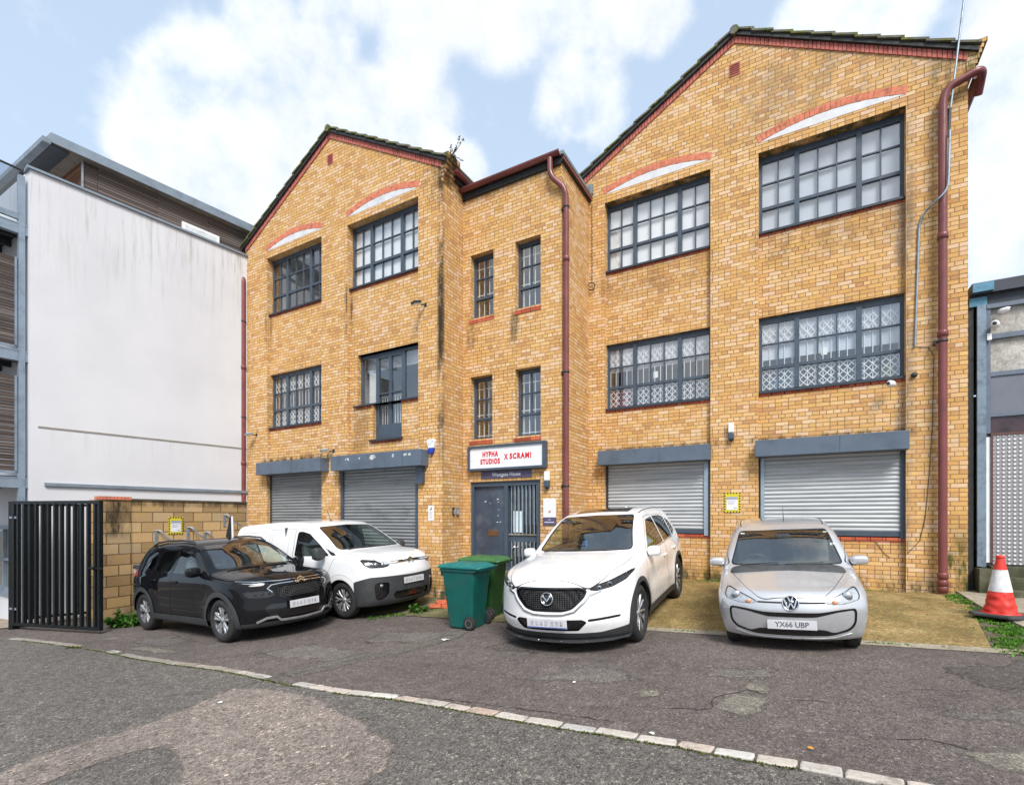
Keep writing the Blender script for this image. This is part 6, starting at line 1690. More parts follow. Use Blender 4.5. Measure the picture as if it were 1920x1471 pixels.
def std_car(sp, root, P_mat, style, rim_mat, barrel, doors, glass, rear_tint=True, wind=None):
    """common cuts: arches, windscreen, side windows, doors, bonnet. Returns (car, remaining triangles, door objects)"""
    c = Car(sp, root); T = c.T
    for sw in (sp['fo'], sp['fo'] + sp['wb']):
        _, T = c.split(T, lambda S, Y, Z: np.maximum(np.hypot(S - sw, Z - sp['wr']) - sp['ra'], sp['yin'] - Y))
    # windscreen with black rim
    wp = fillet(wind['poly'], wind.get('r', .05)); s0, s1 = wind['s']
    fn = lambda S, Y, Z: np.maximum(np.maximum(psdf(wp, Y, Z), s0 - S), S - s1)
    ws, T = c.split(T, fn); g, rim_ = c.split(ws, lambda *a: fn(*a) + wind.get('rim', .018))
    c.make('windscreen', g, M_wscreen, -0.004); c.make('windscreen_surround', rim_, M_gloss, -0.003)
    # side glass
    for nm, poly, mat in glass:
        pl = fillet(poly, .035); fn = lambda S, Y, Z: np.maximum(psdf(pl, S, Z), .42 - Y)
        gi, T = c.split(T, fn); g, rim_ = c.split(gi, lambda *a: fn(*a) + .014)
        for q in c.lr(g): c.make('side_window', q, mat, -0.004)
        for q in c.lr(rim_): c.make('window_seal', q, M_gloss, 0.001)
    c.T = T
    return c
def vroot(name, front, h, wb, zf=None, zr=None, scale=1.0, **k):
    """front = ground point under the middle of the front axle"""
    hx, hy = h; L = math.hypot(hx, hy); hx /= L; hy /= L
    fx, fy = front; rx_, ry_ = fx - hx * wb * scale, fy - hy * wb * scale
    zf = zg(fx) if zf is None else zf; zr = zg(rx_) if zr is None else zr
    F_ = Vector((fx - rx_, fy - ry_, zf - zr)).normalized()
    lx_, ly_ = -hy, hx
    Lf = Vector((lx_, ly_, 0.0557 * lx_)).normalized(); U = F_.cross(Lf).normalized(); Lf = U.cross(F_)
    M = Matrix((F_, Lf, U)).transposed().to_4x4(); M.translation = Vector(((fx + rx_) / 2, (fy + ry_) / 2, (zf + zr) / 2 + 0.012))
    o = empty(name, **k); o.matrix_world = M @ Matrix.Scale(scale, 4)
    return o
def F2(poly, smax_=0.9): return lambda S, Y, Z: np.maximum(psdf(poly, Y, Z), S - smax_)
def SD(poly, ymin=.42): return lambda S, Y, Z: np.maximum(psdf(poly, S, Z), ymin - Y)
def TP(poly, zmin=.6): return lambda S, Y, Z: np.maximum(psdf(poly, S, Y), zmin - Z)
def finish(c, T, mat):
    c.make('body', T, mat)
    if c.gaps: c.make('panel_gap', np.concatenate(c.gaps), M_seam, -0.0035)
    # dark inner trim so the shell has thickness seen through the glass
    _, up = c.split(T, lambda S, Y, Z: Z - 0.9)
    c.make('inner_trim', up, M_inl, -0.028)
def bodyparts(c, T, name, poly, mat, gap=.006, fn=SD, ymin=.42, handles=None, hm=None):
    i, T = c.cut(T, fn(poly, ymin), gap)
    out_ = []
    for q in c.lr(i):
        o = c.make(name, q, mat); out_.append(o)
        if o and handles: handle(c, handles[0], handles[1], 1 if c.V[q[0][0]][1] > 0 else -1, hm or mat, o)
    return T, out_
def lamp(c, T, poly, base, depth=-0.018, smax_=1.0, name='headlight'):
    i, T = c.cut(T, F2(poly, smax_), .004); res = []
    for q in c.lr(i):
        o = c.make(name, q, base, depth); c.make('lens_cover', q, M_cover, -0.001, o); res.append(o)
    return T, res
def lamp_bits(c, lamps, bits):
    """small parts placed on the lamp surface: (y, z, radius, material, name, inset)"""
    for sg, o in zip((1, -1), lamps):
        for y, z, r, m, nm, ins in bits:
            p, n = c.surf('front', sg * y, z); q = c.L(p) - Vector((-n[0], n[1], n[2])) * ins
            mb = MB(); sup(mb, q, (r * .6, r, r), (1, 1), (18, 12)); mb.build(nm, m, o)
def ring_badge(c, z, r, out, draw):
    p, n = c.surf('front', 0.0, z); o = bpy.data.objects.new('badge', None)
    mb = MB(); mb.lathe([(r * .86, 0), (r * .88, .010), (r * .97, .010), (r, 0)], axis='x', n=32)
    o = mb.build('badge', M_chrome, c.root); o.location = c.L(p) + Vector((out, 0, 0)); nn = Vector((-n[0], n[1], n[2])); o.rotation_euler = (0, -math.asin(max(-1, min(1, nn.z))), 0)
    mb = MB(); mb.lathe([(0, -.004), (r * .88, -.004), (r * .88, .002), (0, .004)], axis='x', n=32); mb.build('badge_field', M_gloss, o)
    mb = MB(); draw(mb, r); mb.build('badge_emblem', M_chrome, o)
    return o

# ============================================================ white crossover
W_paint = paint('white_car_paint', (0.80, 0.80, 0.80), 0.0, 0.28)
sp = dict(L=4.55, fo=.95, wb=2.70, wr=.362, ww=.225, rim=.250, ra=.405, track=1.60, yin=.60, flare=.018, cw=.22, crown=.045, cp=2.5, kt=.075, kf=.085, kr=.10, cr=.25,
          sA=.85, sB=.75, z0=.64, cowl=1.2, crease=(.52, .020, .14), steer=0.0,
          zt=[(0, .80), (.08, .895), (.2, .955), (.4, 1.005), (.7, 1.055), (1.05, 1.10), (1.26, 1.125), (1.36, 1.18), (1.72, 1.41), (2.06, 1.565), (2.3, 1.625), (2.7, 1.665), (3.2, 1.655), (3.7, 1.60), (4.1, 1.53), (4.3, 1.49), (4.6, 1.40)],
          wp=[(0, .83), (.3, .87), (.8, .905), (1.5, .915), (3.1, .915), (3.8, .905), (4.3, .87), (4.6, .82)],
          wz=[(.1, .90), (.2, .95), (.35, .985), (.6, 1.0), (.85, .995), (.98, .975), (1.06, .945), (1.25, .865), (1.45, .775), (1.58, .70), (1.7, .62)],
          sf=[(.1, .20), (.2, .10), (.3, .04), (.42, .0), (.55, .012), (.7, .03), (.82, .055), (.9, .10), (1.0, .25), (1.2, .6)],
          cf=[(.1, .60), (.4, .62), (.8, .66), (1.1, .7)], sr=[(.2, .12), (.5, .02), (.8, .0), (1.0, .06), (1.2, .20), (1.4, .40), (1.6, .55)],
          zb=[(0, .19), (.4, .19), (.9, .20), (3.6, .21), (4.3, .24), (4.6, .34)], scoop=[(.70, .14, .018, 2.3)])
hM = (-.470, -.883)
root = vroot('parked_car', (0.905, 6.93), hM, 2.70, None, zg(2.2) + .10, 1.0, label='white crossover with black mesh grille, tinted rear glass and front splitter', cat='car')
win = dict(poly=[(-.5, 1.128), (.715, 1.122), (.575, 1.575), (-.5, 1.60)], s=(1.15, 2.42), r=.06)
glass = [('f', [(1.66, 1.065), (2.02, 1.31), (2.30, 1.475), (2.72, 1.505), (2.76, 1.09)], M_cglass), ('r', [(2.83, 1.092), (2.80, 1.507), (3.30, 1.49), (3.52, 1.45), (3.56, 1.12)], M_cglass_d), ('q', [(3.62, 1.125), (3.59, 1.435), (3.82, 1.36), (3.98, 1.20)], M_cglass_d)]
c = std_car(sp, root, W_paint, 'mazda', M_alloy, M_alloyd, None, glass, wind=win); T = c.T
ring = lambda S, Y, Z: np.maximum(np.minimum(np.hypot(S - sp['fo'], Z - sp['wr']), np.hypot(S - sp['fo'] - sp['wb'], Z - sp['wr'])) - sp['ra'] - .062, .5 - Y)
cl, T = c.split(T, lambda S, Y, Z: np.minimum(np.maximum(ring(S, Y, Z), -(S - .42)), np.maximum(np.maximum(Z - .335, .42 - Y), np.maximum(.9 - S, S - 3.8))))
c.make('wheel_arch_cladding', cl, M_clad, 0.007)
dfr = fillet([(1.44, .345), (1.38, .60), (1.44, 1.05), (1.66, 1.14), (2.28, 1.53), (2.79, 1.54), (2.795, .345)], .05)
drr = fillet([(2.795, .345), (2.795, 1.54), (3.50, 1.50), (3.58, 1.10), (3.42, .80), (3.18, .50), (3.12, .345)], .06)
T, _ = bodyparts(c, T, 'front_door', dfr, W_paint, handles=(2.60, .90)); T, _ = bodyparts(c, T, 'rear_door', drr, W_paint, handles=(3.40, .93))
bon = fillet([(.13, -.8), (.13, .48), (.30, .64), (.8, .76), (1.32, .78), (1.25, -.8)], .10)
i, T = c.cut(T, TP(bon, .80), .007); c.make('bonnet', i, W_paint)
T, lm = lamp(c, T, fillet([(.49, .795), (.53, .838), (.70, .885), (.875, .965), (.895, .94), (.85, .865), (.73, .805), (.56, .772)], .02), M_lampd, -.02)
lamp_bits(c, lm, [(.60, .808, .030, M_lampc, 'projector', .012), (.70, .838, .034, M_lampc, 'projector', .014), (.60, .808, .018, M_gloss, 'projector_lens', -.001), (.70, .838, .022, M_gloss, 'projector_lens', -.003)])
gp_ = fillet([(-.5, .835), (.40, .832), (.485, .795), (.445, .70), (.31, .575), (.19, .545), (-.5, .54)], .04)
gi, T = c.split(T, F2(gp_, .6)); g, fr_ = c.split(gi, lambda *a: F2(gp_, .6)(*a) + .018)
def mesh_grille():
    m = NT('black_mesh_grille'); v = m.coord()
    k = m.vor(m.mapping(v, scale=(1, 1, 1.25)), 34, 'Distance', rnd=0.0)
    m.set('Base Color', m.ramp(k, [(.25, (.002, .002, .002)), (.55, (.022, .022, .024))])); m.set('Roughness', .4); m.set('Specular IOR Level', .25); m.bump(k, 1.0, .02); return m.m
c.make('grille', g, mesh_grille(), -.028); c.make('grille_frame', fr_, M_gloss, -.006)
c.ribbon('chrome_wing', 'front', dens([(.62, .775), (.50, .735), (.45, .66), (.33, .548), (.19, .512), (.0, .505), (-.19, .512), (-.33, .548), (-.45, .66), (-.50, .735), (-.62, .775)], 5), .020, M_chrome, thick=.012)
lo = fillet([(-.5, .455), (.42, .455), (.47, .42), (.36, .315), (-.5, .315)], .02); i, T = c.split(T, F2(lo, .6)); c.make('lower_intake', i, M_gloss, -.02)
sl_ = fillet([(.47, .455), (.78, .475), (.82, .465), (.80, .448), (.48, .425)], .012); i, T = c.split(T, F2(sl_, .8)); c.make('intake_slot', i, M_gloss, -.012)
i, T = c.split(T, lambda S, Y, Z: np.maximum(Z - (.285 + .05 * np.clip((Y - .6) / .3, 0, 1)), S - 1.0)); c.make('lower_bumper', i, M_clad, .004)
mb = MB(); V = []
for dx, zz in ((0.055, .175), (0.055, .19), (-.25, .20), (-.25, .175)):
    for y in np.linspace(-.86, .86, 25):
        p, n = c.surf('front', float(np.clip(y, -.80, .80)), .24); q = c.L(p); V.append((q.x + dx * (1 if dx > 0 else 1) - (0.10 * max(0, abs(y) - .75) / .11 if dx > 0 else 0), y, zz))
mb.add(V, [(k * 25 + i, k * 25 + i + 1, ((k + 1) % 4) * 25 + i + 1, ((k + 1) % 4) * 25 + i) for k in range(4) for i in range(24)]); sp_o = mb.build('front_splitter', M_clad, root)
mb = MB()
for y in (-.45, -.15, .15, .45):
    p, n = c.surf('front', y, .24); q = c.L(p); sup(mb, (q.x + .05, y, .195), (.009, .009, .006), (1, 1), (10, 6))
mb.build('splitter_bolt', M_chrome, sp_o)
sr_ = fillet([(2.32, -.6), (2.32, .44), (2.98, .44), (2.98, -.6)], .06); i, T = c.split(T, TP(sr_, 1.3)); c.make('sunroof', i, M_gloss, .001)
tl = fillet([(4.12, 1.02), (4.6, .93), (4.6, 1.05), (4.2, 1.13)], .03); i, T = c.split(T, SD(tl, .4)); [c.make('tail_light', q, M_redl) for q in c.lr(i)]
finish(c, T, W_paint)
c.ribbon('roof_channel', 'top', dens([(2.30, .595), (2.7, .60), (3.3, .59), (3.9, .56)], 6), .016, M_seam, sides=(1, -1))
c.ribbon('window_trim', 'side', dens([(1.64, 1.055), (2.75, 1.08), (3.55, 1.108), (3.97, 1.185)], 8), .014, M_chrome, thick=.006, sides=(1, -1))
def mz(mb, r):
    pts = lambda P: mb.prism([(a * r, b * r) for a, b in P], .004, .012, 'x')
    for s_ in (1, -1): pts([(0, -.22), (s_ * .42, .38), (s_ * .86, .42), (s_ * .80, .30), (s_ * .50, .20), (s_ * .10, -.36), (0, -.40)])
ring_badge(c, .70, .082, .002, mz)
number_plate(c, .415, out=.03, tilt=.0, blue=True)
for s_ in (1, -1): mirror(c, 1.62, 1.045, s_, W_paint, (.075, .085, .072), .095, M_gloss)
interior(c, dash=(1.62, 1.06), seats=(2.45,), bench=3.2, headz=1.36)
sr = MB(); mb.v
ph = MB(); sup(ph, (c.xc - 1.62, -.02, 1.30), (.02, .11, .035), (.5, .5)); ph.build('rear_view_mirror', M_in, root)
ph = MB(); ph.prism([(-.02, .02), (.02, .02), (.018, -.09), (-.018, -.09)], c.xc - 1.60, c.xc - 1.595, 'x'); o = ph.build('air_freshener', simple('blue_card', (0.02, 0.14, 0.55), 0.5), root); o.location = (0, -.02, 1.24)
wipers(c, 1.26, 1.13, [(-.60, -.02), (.02, .52)])
arch_liners(c); build_wheels(c, 'mazda', M_alloy, M_alloyd)
mb = MB(); mb.prism([(0, 0), (.10, 0), (.02, .06), (-.01, .06)], -.012, .012, 'y'); o = mb.build('roof_antenna', W_paint, root); p, n = c.surf('top', 3.75, 0); o.location = c.L(p) + Vector((-.1, 0, -.005))

# ============================================================ silver city car
S_paint = paint('silver_car_paint', (0.58, 0.59, 0.61), 0.55, 0.32)
sp = dict(L=3.60, fo=.585, wb=2.41, wr=.292, ww=.165, rim=.185, ra=.330, track=1.33, yin=.55, flare=.012, cw=.20, crown=.05, cp=2.5, kt=.075, kf=.085, kr=.09, cr=.25,
          sA=.72, sB=.6, z0=.60, cowl=.9, crease=(.56, .022, .12),
          zt=[(0, .645), (.05, .715), (.13, .760), (.3, .803), (.55, .863), (.78, .917), (.885, .940), (.90, .942), (.915, .953), (.97, .985), (1.29, 1.225), (1.60, 1.385), (1.85, 1.445), (2.15, 1.48), (2.6, 1.48), (3.1, 1.455), (3.35, 1.425), (3.65, 1.34)],
          wp=[(0, .765), (.3, .808), (.7, .822), (1.5, .824), (2.6, .82), (3.2, .80), (3.4, .78), (3.65, .74)],
          wz=[(.1, .97), (.2, .985), (.4, .995), (.6, 1.0), (.8, .99), (.92, .97), (1.0, .94), (1.2, .865), (1.35, .795), (1.43, .735), (1.5, .66)],
          sf=[(.1, .20), (.18, .09), (.28, .035), (.42, .01), (.55, .0), (.64, .012), (.72, .045), (.8, .10), (.9, .25), (1.1, .5)],
          cf=[(.1, .42), (.5, .44), (.8, .56), (1.1, .6)], sr=[(.2, .10), (.5, .0), (.9, .0), (1.1, .04), (1.3, .12), (1.5, .22)],
          zb=[(0, .17), (.5, .18), (3.2, .19), (3.65, .26)], scoop=[(.60, .12, .010, 1.8)])
root = vroot('parked_car', (3.35, 6.05), (-.437, -.899), 2.41, zg(3.36) - 0.01, zg(4.4) + .085, .925, label='small silver city car facing the street, round chrome badge on its nose', cat='car')
win = dict(poly=[(-.5, .952), (.685, .950), (.565, 1.372), (-.5, 1.392)], s=(.78, 1.95), r=.05)
glass = [('f', [(1.22, .965), (1.62, 1.235), (1.80, 1.325), (2.25, 1.35), (2.28, .985)], M_cglass), ('r', [(2.34, .99), (2.31, 1.35), (2.75, 1.335), (3.02, 1.26), (2.95, 1.03)], M_cglass)]
c = std_car(sp, root, S_paint, 'up', M_alloy, M_alloyd, None, glass, wind=win); T = c.T
T, _ = bodyparts(c, T, 'front_door', fillet([(1.02, .26), (1.0, .60), (1.08, .96), (1.24, 1.06), (1.78, 1.375), (2.30, 1.385), (2.31, .26)], .05), S_paint, handles=(2.14, .80))
T, _ = bodyparts(c, T, 'rear_door', fillet([(2.31, .26), (2.30, 1.385), (2.80, 1.37), (3.05, 1.05), (2.80, .70), (2.58, .40), (2.56, .26)], .05), S_paint, handles=(2.80, .83))
bon = fillet([(.055, -.8), (.055, .33), (.22, .47), (.60, .60), (.94, .70), (.90, -.8)], .10); i, T = c.cut(T, TP(bon, .64), .006); c.make('bonnet', i, S_paint)
T, lm = lamp(c, T, fillet([(.345, .638), (.40, .675), (.52, .728), (.64, .772), (.705, .785), (.735, .71), (.725, .655), (.56, .618), (.42, .617)], .04), simple('clear_grey_lamp', (.50, .52, .55), .3, .15, var=.15, scale=25), -.012)
lamp_bits(c, lm, [(.60, .705, .058, M_lampc, 'reflector_bowl', .012), (.46, .642, .030, M_amber, 'indicator', .010)])
i, T = c.split(T, F2([(-.5, .652), (.36, .652), (.36, .632), (-.5, .632)], .5)); c.make('nose_slot', i, M_gloss, -.006)
lo = fillet([(-.5, .525), (.30, .530), (.52, .562), (.67, .568), (.685, .52), (.675, .38), (.61, .30), (.40, .245), (-.5, .235)], .05)
li = fillet([(-.5, .470), (.25, .474), (.48, .530), (.65, .546), (.664, .515), (.656, .39), (.596, .322), (.44, .275), (.36, .315), (.28, .322), (-.5, .322)], .04)
gi, T = c.split(T, F2(lo, .7)); inn, band = c.split(gi, F2(li, .7)); c.make('bumper_trim_loop', band, M_gloss, -.004); c.make('bumper_panel', inn, S_paint, -.008)
i, T = c.split(T, lambda S, Y, Z: np.maximum(Z - .178, S - .8)); c.make('lower_bumper', i, M_clad, 0)
tl = fillet([(3.3, .75), (3.7, .72), (3.7, 1.05), (3.45, 1.08)], .04); i, T = c.split(T, SD(tl, .4)); [c.make('tail_light', q, M_redl) for q in c.lr(i)]
finish(c, T, S_paint)
c.ribbon('chrome_lip', 'front', dens([(.62, .262), (.45, .215), (.3, .205), (0, .203), (-.3, .205), (-.45, .215), (-.62, .262)], 5), .024, M_silverp, thick=.008)
c.ribbon('roof_channel', 'top', dens([(1.85, .545), (2.3, .56), (3.0, .55)], 6), .014, M_seam, sides=(1, -1))
def vw(mb, r):
    st = lambda a, b: mb.bar((.008, a[0] * r, a[1] * r), (.008, b[0] * r, b[1] * r), .008, .15 * r, (0, 0, 1)) if False else mb.prism([(a[0] * r - .075 * r, a[1] * r), (a[0] * r + .075 * r, a[1] * r), (b[0] * r + .075 * r, b[1] * r), (b[0] * r - .075 * r, b[1] * r)], .003, .012, 'x')
    for s_ in (1, -1):
        st((s_ * .30, .80), (0.02 * s_, .12)); st((s_ * .72, .48), (s_ * .34, -.72)); st((s_ * .34, -.72), (0.02 * s_, .02))
ring_badge(c, .640, .092, .006, vw)
number_plate(c, .385, out=.018, tilt=.02, txt='YX66 UBP')
for s_ in (1, -1): mirror(c, 1.15, .955, s_, S_paint, (.075, .10, .062), .095)
interior(c, dash=(1.10, .93), seats=(1.82,), bench=2.55, headz=1.24)
wipers(c, .925, .95, [(-.55, -.08), (.0, .45)])
mb = MB()
for y, z, w, h in ((-.52, 1.345, .055, .02), (.545, 1.335, .055, .02), (.60, 1.20, .055, .035)):
    p, n = c.surf('top', 1.0 + (z - 1.0) * 1.75, y); q = c.L(p); mb.obox(q + Vector((.003, 0, -.012)), (.002, 0, .002), (0, w / 2, 0), (-.5 * h, 0, .4 * h))
mb.build('tax_sticker', M_whitepl, root)
mb = MB(); sup(mb, (c.xc - 1.42, 0, 1.30), (.02, .10, .03), (.5, .5)); mb.build('rear_view_mirror', M_in, root)
p, n = c.surf('top', 2.0, .05); q = c.L(p); mb = MB(); mb.tube([q, q + Vector((-.10, 0, .22))], [.007, .003], 6); mb.build('roof_antenna', M_clad, root)
arch_liners(c); build_wheels(c, 'up', M_alloy, M_alloyd)

# ============================================================ white panel van
V_paint = paint('white_van_paint', (0.78, 0.79, 0.80), 0.0, 0.32)
sp = dict(L=4.40, fo=.89, wb=2.785, wr=.322, ww=.20, rim=.212, ra=.372, track=1.60, yin=.58, flare=.014, cw=.18, crown=.035, cp=2.6, kt=.085, kf=.10, kr=.07, cr=.06,
          sA=.80, sB=.5, z0=.72, cowl=.9, crease=(.58, .014, .14),
          zt=[(0, .92), (.05, 1.0), (.14, 1.055), (.35, 1.115), (.65, 1.165), (.88, 1.205), (.97, 1.25), (1.35, 1.49), (1.68, 1.67), (1.9, 1.75), (2.3, 1.80), (3.0, 1.82), (3.9, 1.805), (4.45, 1.77)],
          wp=[(0, .85), (.3, .89), (.8, .92), (1.5, .924), (3.6, .924), (4.1, .92), (4.3, .915), (4.45, .90)],
          wz=[(.1, .93), (.25, .97), (.45, .995), (.7, 1.0), (1.0, .992), (1.12, .97), (1.3, .925), (1.5, .87), (1.65, .82), (1.75, .775), (1.85, .72)],
          sf=[(.1, .20), (.2, .09), (.32, .02), (.5, .0), (.72, .0), (.85, .02), (.97, .055), (1.06, .13), (1.2, .4)],
          cf=[(.1, .44), (.6, .44), (1.0, .5)], sr=[(.2, .06), (.5, .0), (1.0, .0), (1.4, .04), (1.7, .10), (1.85, .16)],
          zb=[(0, .20), (.5, .20), (4.0, .22), (4.45, .28)], scoop=[(.62, .06, .008, 2.4)])
root = vroot('delivery_van', (-2.58, 9.88), (.855, -.52), 2.785, zg(-2.6) + 0.02, None, 1.015, label='white panel van with dark lower bumper parked behind the black car', cat='van')
win = dict(poly=[(-.5, 1.212), (.76, 1.208), (.645, 1.655), (-.5, 1.70)], s=(.80, 2.1), r=.07, rim=.022)
glass = [('f', [(1.16, 1.115), (1.50, 1.35), (1.80, 1.535), (2.02, 1.585), (2.16, 1.585), (2.18, 1.125)], M_cglass), ('v', [(.985, 1.115), (1.10, 1.115), (1.42, 1.335), (1.20, 1.22)], M_cglass)]
c = std_car(sp, root, V_paint, 'van', M_silverp, M_alloyd, None, glass, wind=win); T = c.T
T, _ = bodyparts(c, T, 'front_door', fillet([(1.36, .30), (1.30, .62), (1.10, .98), (.98, 1.10), (1.20, 1.25), (1.78, 1.62), (2.20, 1.655), (2.235, 1.62), (2.235, .30)], .012), V_paint, handles=(2.08, 1.0), hm=M_clad)
T, _ = bodyparts(c, T, 'side_door', fillet([(2.235, .30), (2.235, 1.64), (3.05, 1.66), (3.06, .62), (2.98, .30)], .012), V_paint, handles=(2.40, 1.0), hm=M_clad)
bon = fillet([(.07, -.8), (.07, .50), (.25, .68), (.7, .78), (.98, .80), (.90, -.8)], .10); i, T = c.cut(T, TP(bon, .93), .007); c.make('bonnet', i, V_paint)
T, lm = lamp(c, T, fillet([(.46, .925), (.48, .975), (.62, .995), (.80, 1.035), (.845, 1.03), (.84, .93), (.78, .872), (.60, .862), (.50, .880)], .03), M_lampd, -.02)
lamp_bits(c, lm, [(.58, .922, .036, M_lampc, 'reflector_bowl', .006), (.68, .93, .040, M_lampc, 'reflector_bowl', .008), (.77, .945, .036, M_lens, 'reflector_bowl', .010)])
gi, T = c.split(T, F2(fillet([(-.5, .995), (.30, .985), (.47, .965), (.47, .915), (.30, .925), (-.5, .935)], .02), .5)); c.make('grille', gi, M_gloss, -.012)
bump = lambda S, Y, Z: np.maximum(Z - (.70 + .02 * Y - .10 * np.clip((S - .25) / .4, 0, 1)), S - (.545))
i, T = c.split(T, bump)
i2, i = c.split(i, F2(fillet([(-.5, .43), (.42, .43), (.46, .36), (.40, .30), (-.5, .30)], .02), .4)); c.make('lower_intake', i2, M_gloss, -.02)
fg, i = c.split(i, F2(fillet([(.52, .60), (.70, .62), (.76, .58), (.74, .33), (.66, .30), (.54, .40)], .04), .8)); [c.make('fog_recess', q, M_gloss, -.02) for q in c.lr(fg)]
c.make('front_bumper', i, M_clad, .004)
for s_ in (1, -1):
    p, n = c.surf('front', s_ * .64, .555); mb = MB(); sup(mb, c.L(p) + Vector((-.015, 0, 0)), (.02, .035, .03), (.8, .8)); mb.build('fog_lamp', M_lampc, root)
sil = lambda S, Y, Z: np.maximum(np.maximum(Z - .335, .42 - Y), np.maximum(1.25 - S, S - 3.32)); i, T = c.split(T, sil); c.make('sill_cladding', i, M_clad, .004)
finish(c, T, V_paint)
for z in (.972, .938): c.ribbon('chrome_bar', 'front', dens([(.055, z), (.20, z - .004), (.34, z - .010), (.47, z - .012), (.60, z - .025 if z < .95 else z - .005)], 5), .014, M_chrome, thick=.008, sides=(1, -1))
def chev(mb, r):
    for dz in (0, -.62):
        for s_ in (1, -1): mb.prism([(0, r * (.75 + dz)), (s_ * .95 * r, r * (.18 + dz)), (s_ * .95 * r, r * (-.18 + dz)), (0, r * (.38 + dz))], 0, .014, 'x')
def chevron_badge(c, z, r, out):
    p, n = c.surf('front', 0.0, z); mb = MB(); chev(mb, r); o = mb.build('badge', M_chrome, c.root); o.location = c.L(p) + Vector((out, 0, 0)); o.rotation_euler = (0, -.35, 0)
chevron_badge(c, .962, .072, .014)
number_plate(c, .60, out=.022, tilt=.0)
c.ribbon('pressed_panel_line', 'side', dens([(2.40, 1.18), (2.42, 1.60), (2.95, 1.62), (2.97, 1.18), (2.40, 1.18)], 8), .012, simple('soft_panel_line', (.50, .51, .52), .5), sides=(-1,))
c.ribbon('pressed_panel_line', 'side', dens([(3.18, 1.18), (3.18, 1.62), (4.05, 1.62), (4.12, 1.18), (3.18, 1.18)], 8), .012, simple('soft_panel_line', (.50, .51, .52), .5), sides=(-1,))
c.ribbon('wheel_arch_line', 'side', [(sp['fo'] + .46 * math.cos(a), sp['wr'] + .46 * math.sin(a)) for a in np.linspace(.5, 2.4, 16)], .010, simple('soft_panel_line', (.50, .51, .52), .5), sides=(-1,))
for s_ in (1, -1): mirror(c, 1.30, 1.13, s_, M_clad, (.075, .095, .115), .15)
interior(c, dash=(1.35, 1.16), seats=(2.05,), bench=None, headz=1.45, floor=.42)
mb = MB(); mb.box(c.xc - 2.55, c.xc - 2.53, -.80, .80, .4, 1.68); mb.build('bulkhead', M_in, root)
wipers(c, .90, 1.21, [(-.62, -.05), (.0, .58)])
p, n = c.surf('top', 2.02, -.12); q = c.L(p); mb = MB(); mb.tube([q, q + Vector((-.12, .0, .24))], [.007, .003], 6); sup(mb, q, (.03, .02, .015)); mb.build('roof_antenna', M_clad, root)
arch_liners(c); build_wheels(c, 'van', M_silverp, M_alloyd)

# ============================================================ black crossover
K_paint = paint('black_car_paint', (0.006, 0.0065, 0.008), 0.0, 0.25, 0.04, 0.0, 1.36)
sp = dict(L=4.16, fo=.84, wb=2.604, wr=.332, ww=.215, rim=.222, ra=.372, track=1.55, yin=.58, flare=.022, cw=.22, crown=.05, cp=2.5, kt=.075, kf=.085, kr=.10, cr=.25,
          sA=.80, sB=.7, z0=.64, cowl=1.0, crease=(.50, .020, .15),
          zt=[(0, .80), (.05, .88), (.14, .945), (.35, .995), (.65, 1.035), (.92, 1.07), (1.06, 1.095), (1.14, 1.135), (1.5, 1.35), (1.78, 1.485), (2.0, 1.55), (2.4, 1.59), (2.9, 1.59), (3.4, 1.55), (3.7, 1.50), (3.9, 1.45), (4.2, 1.36)],
          wp=[(0, .80), (.3, .84), (.8, .875), (1.5, .885), (3.0, .885), (3.5, .875), (3.9, .85), (4.2, .80)],
          wz=[(.1, .90), (.2, .95), (.35, .985), (.6, 1.0), (.82, .995), (.95, .975), (1.02, .945), (1.2, .87), (1.4, .785), (1.52, .715), (1.62, .64)],
          sf=[(.1, .20), (.2, .10), (.3, .03), (.45, .0), (.6, .012), (.72, .02), (.82, .03), (.90, .065), (.97, .16), (1.15, .5)],
          cf=[(.1, .55), (.5, .56), (.8, .58), (1.1, .62)], sr=[(.2, .12), (.5, .02), (.8, .0), (1.0, .04), (1.2, .14), (1.4, .30), (1.6, .42)],
          zb=[(0, .21), (.5, .21), (3.4, .23), (4.2, .34)], scoop=[(.62, .13, .018, 2.1)], steer=0.0)
root = vroot('parked_car', (-4.00, 8.48), (.844, -.536), 2.604, None, None, 1.0, label='glossy black crossover with roof rails and two-tone alloy wheels', cat='car')
win = dict(poly=[(-.5, 1.10), (.70, 1.095), (.565, 1.49), (-.5, 1.515)], s=(.95, 2.15), r=.06)
glass = [('f', [(1.45, 1.035), (1.80, 1.265), (2.02, 1.385), (2.36, 1.43), (2.40, 1.045)], M_cglass), ('r', [(2.47, 1.047), (2.44, 1.433), (2.85, 1.425), (3.02, 1.385), (3.08, 1.06)], M_cglass_d), ('q', [(3.14, 1.065), (3.10, 1.37), (3.36, 1.29), (3.56, 1.13)], M_cglass_d)]
c = std_car(sp, root, K_paint, 'c3', M_alloy, M_alloyd, None, glass, wind=win); T = c.T
ring = lambda S, Y, Z: np.maximum(np.minimum(np.hypot(S - sp['fo'], Z - sp['wr']), np.hypot(S - sp['fo'] - sp['wb'], Z - sp['wr'])) - sp['ra'] - .078, .5 - Y)
cl, T = c.split(T, lambda S, Y, Z: np.minimum(ring(S, Y, Z), np.maximum(np.maximum(Z - .345, .42 - Y), np.maximum(.8 - S, S - 3.5))))
c.make('wheel_arch_cladding', cl, M_clad, 0.010)
T, _ = bodyparts(c, T, 'front_door', fillet([(1.36, .355), (1.26, .62), (1.28, 1.02), (1.46, 1.09), (2.0, 1.44), (2.43, 1.47), (2.435, .355)], .05), K_paint, handles=(2.27, .90))
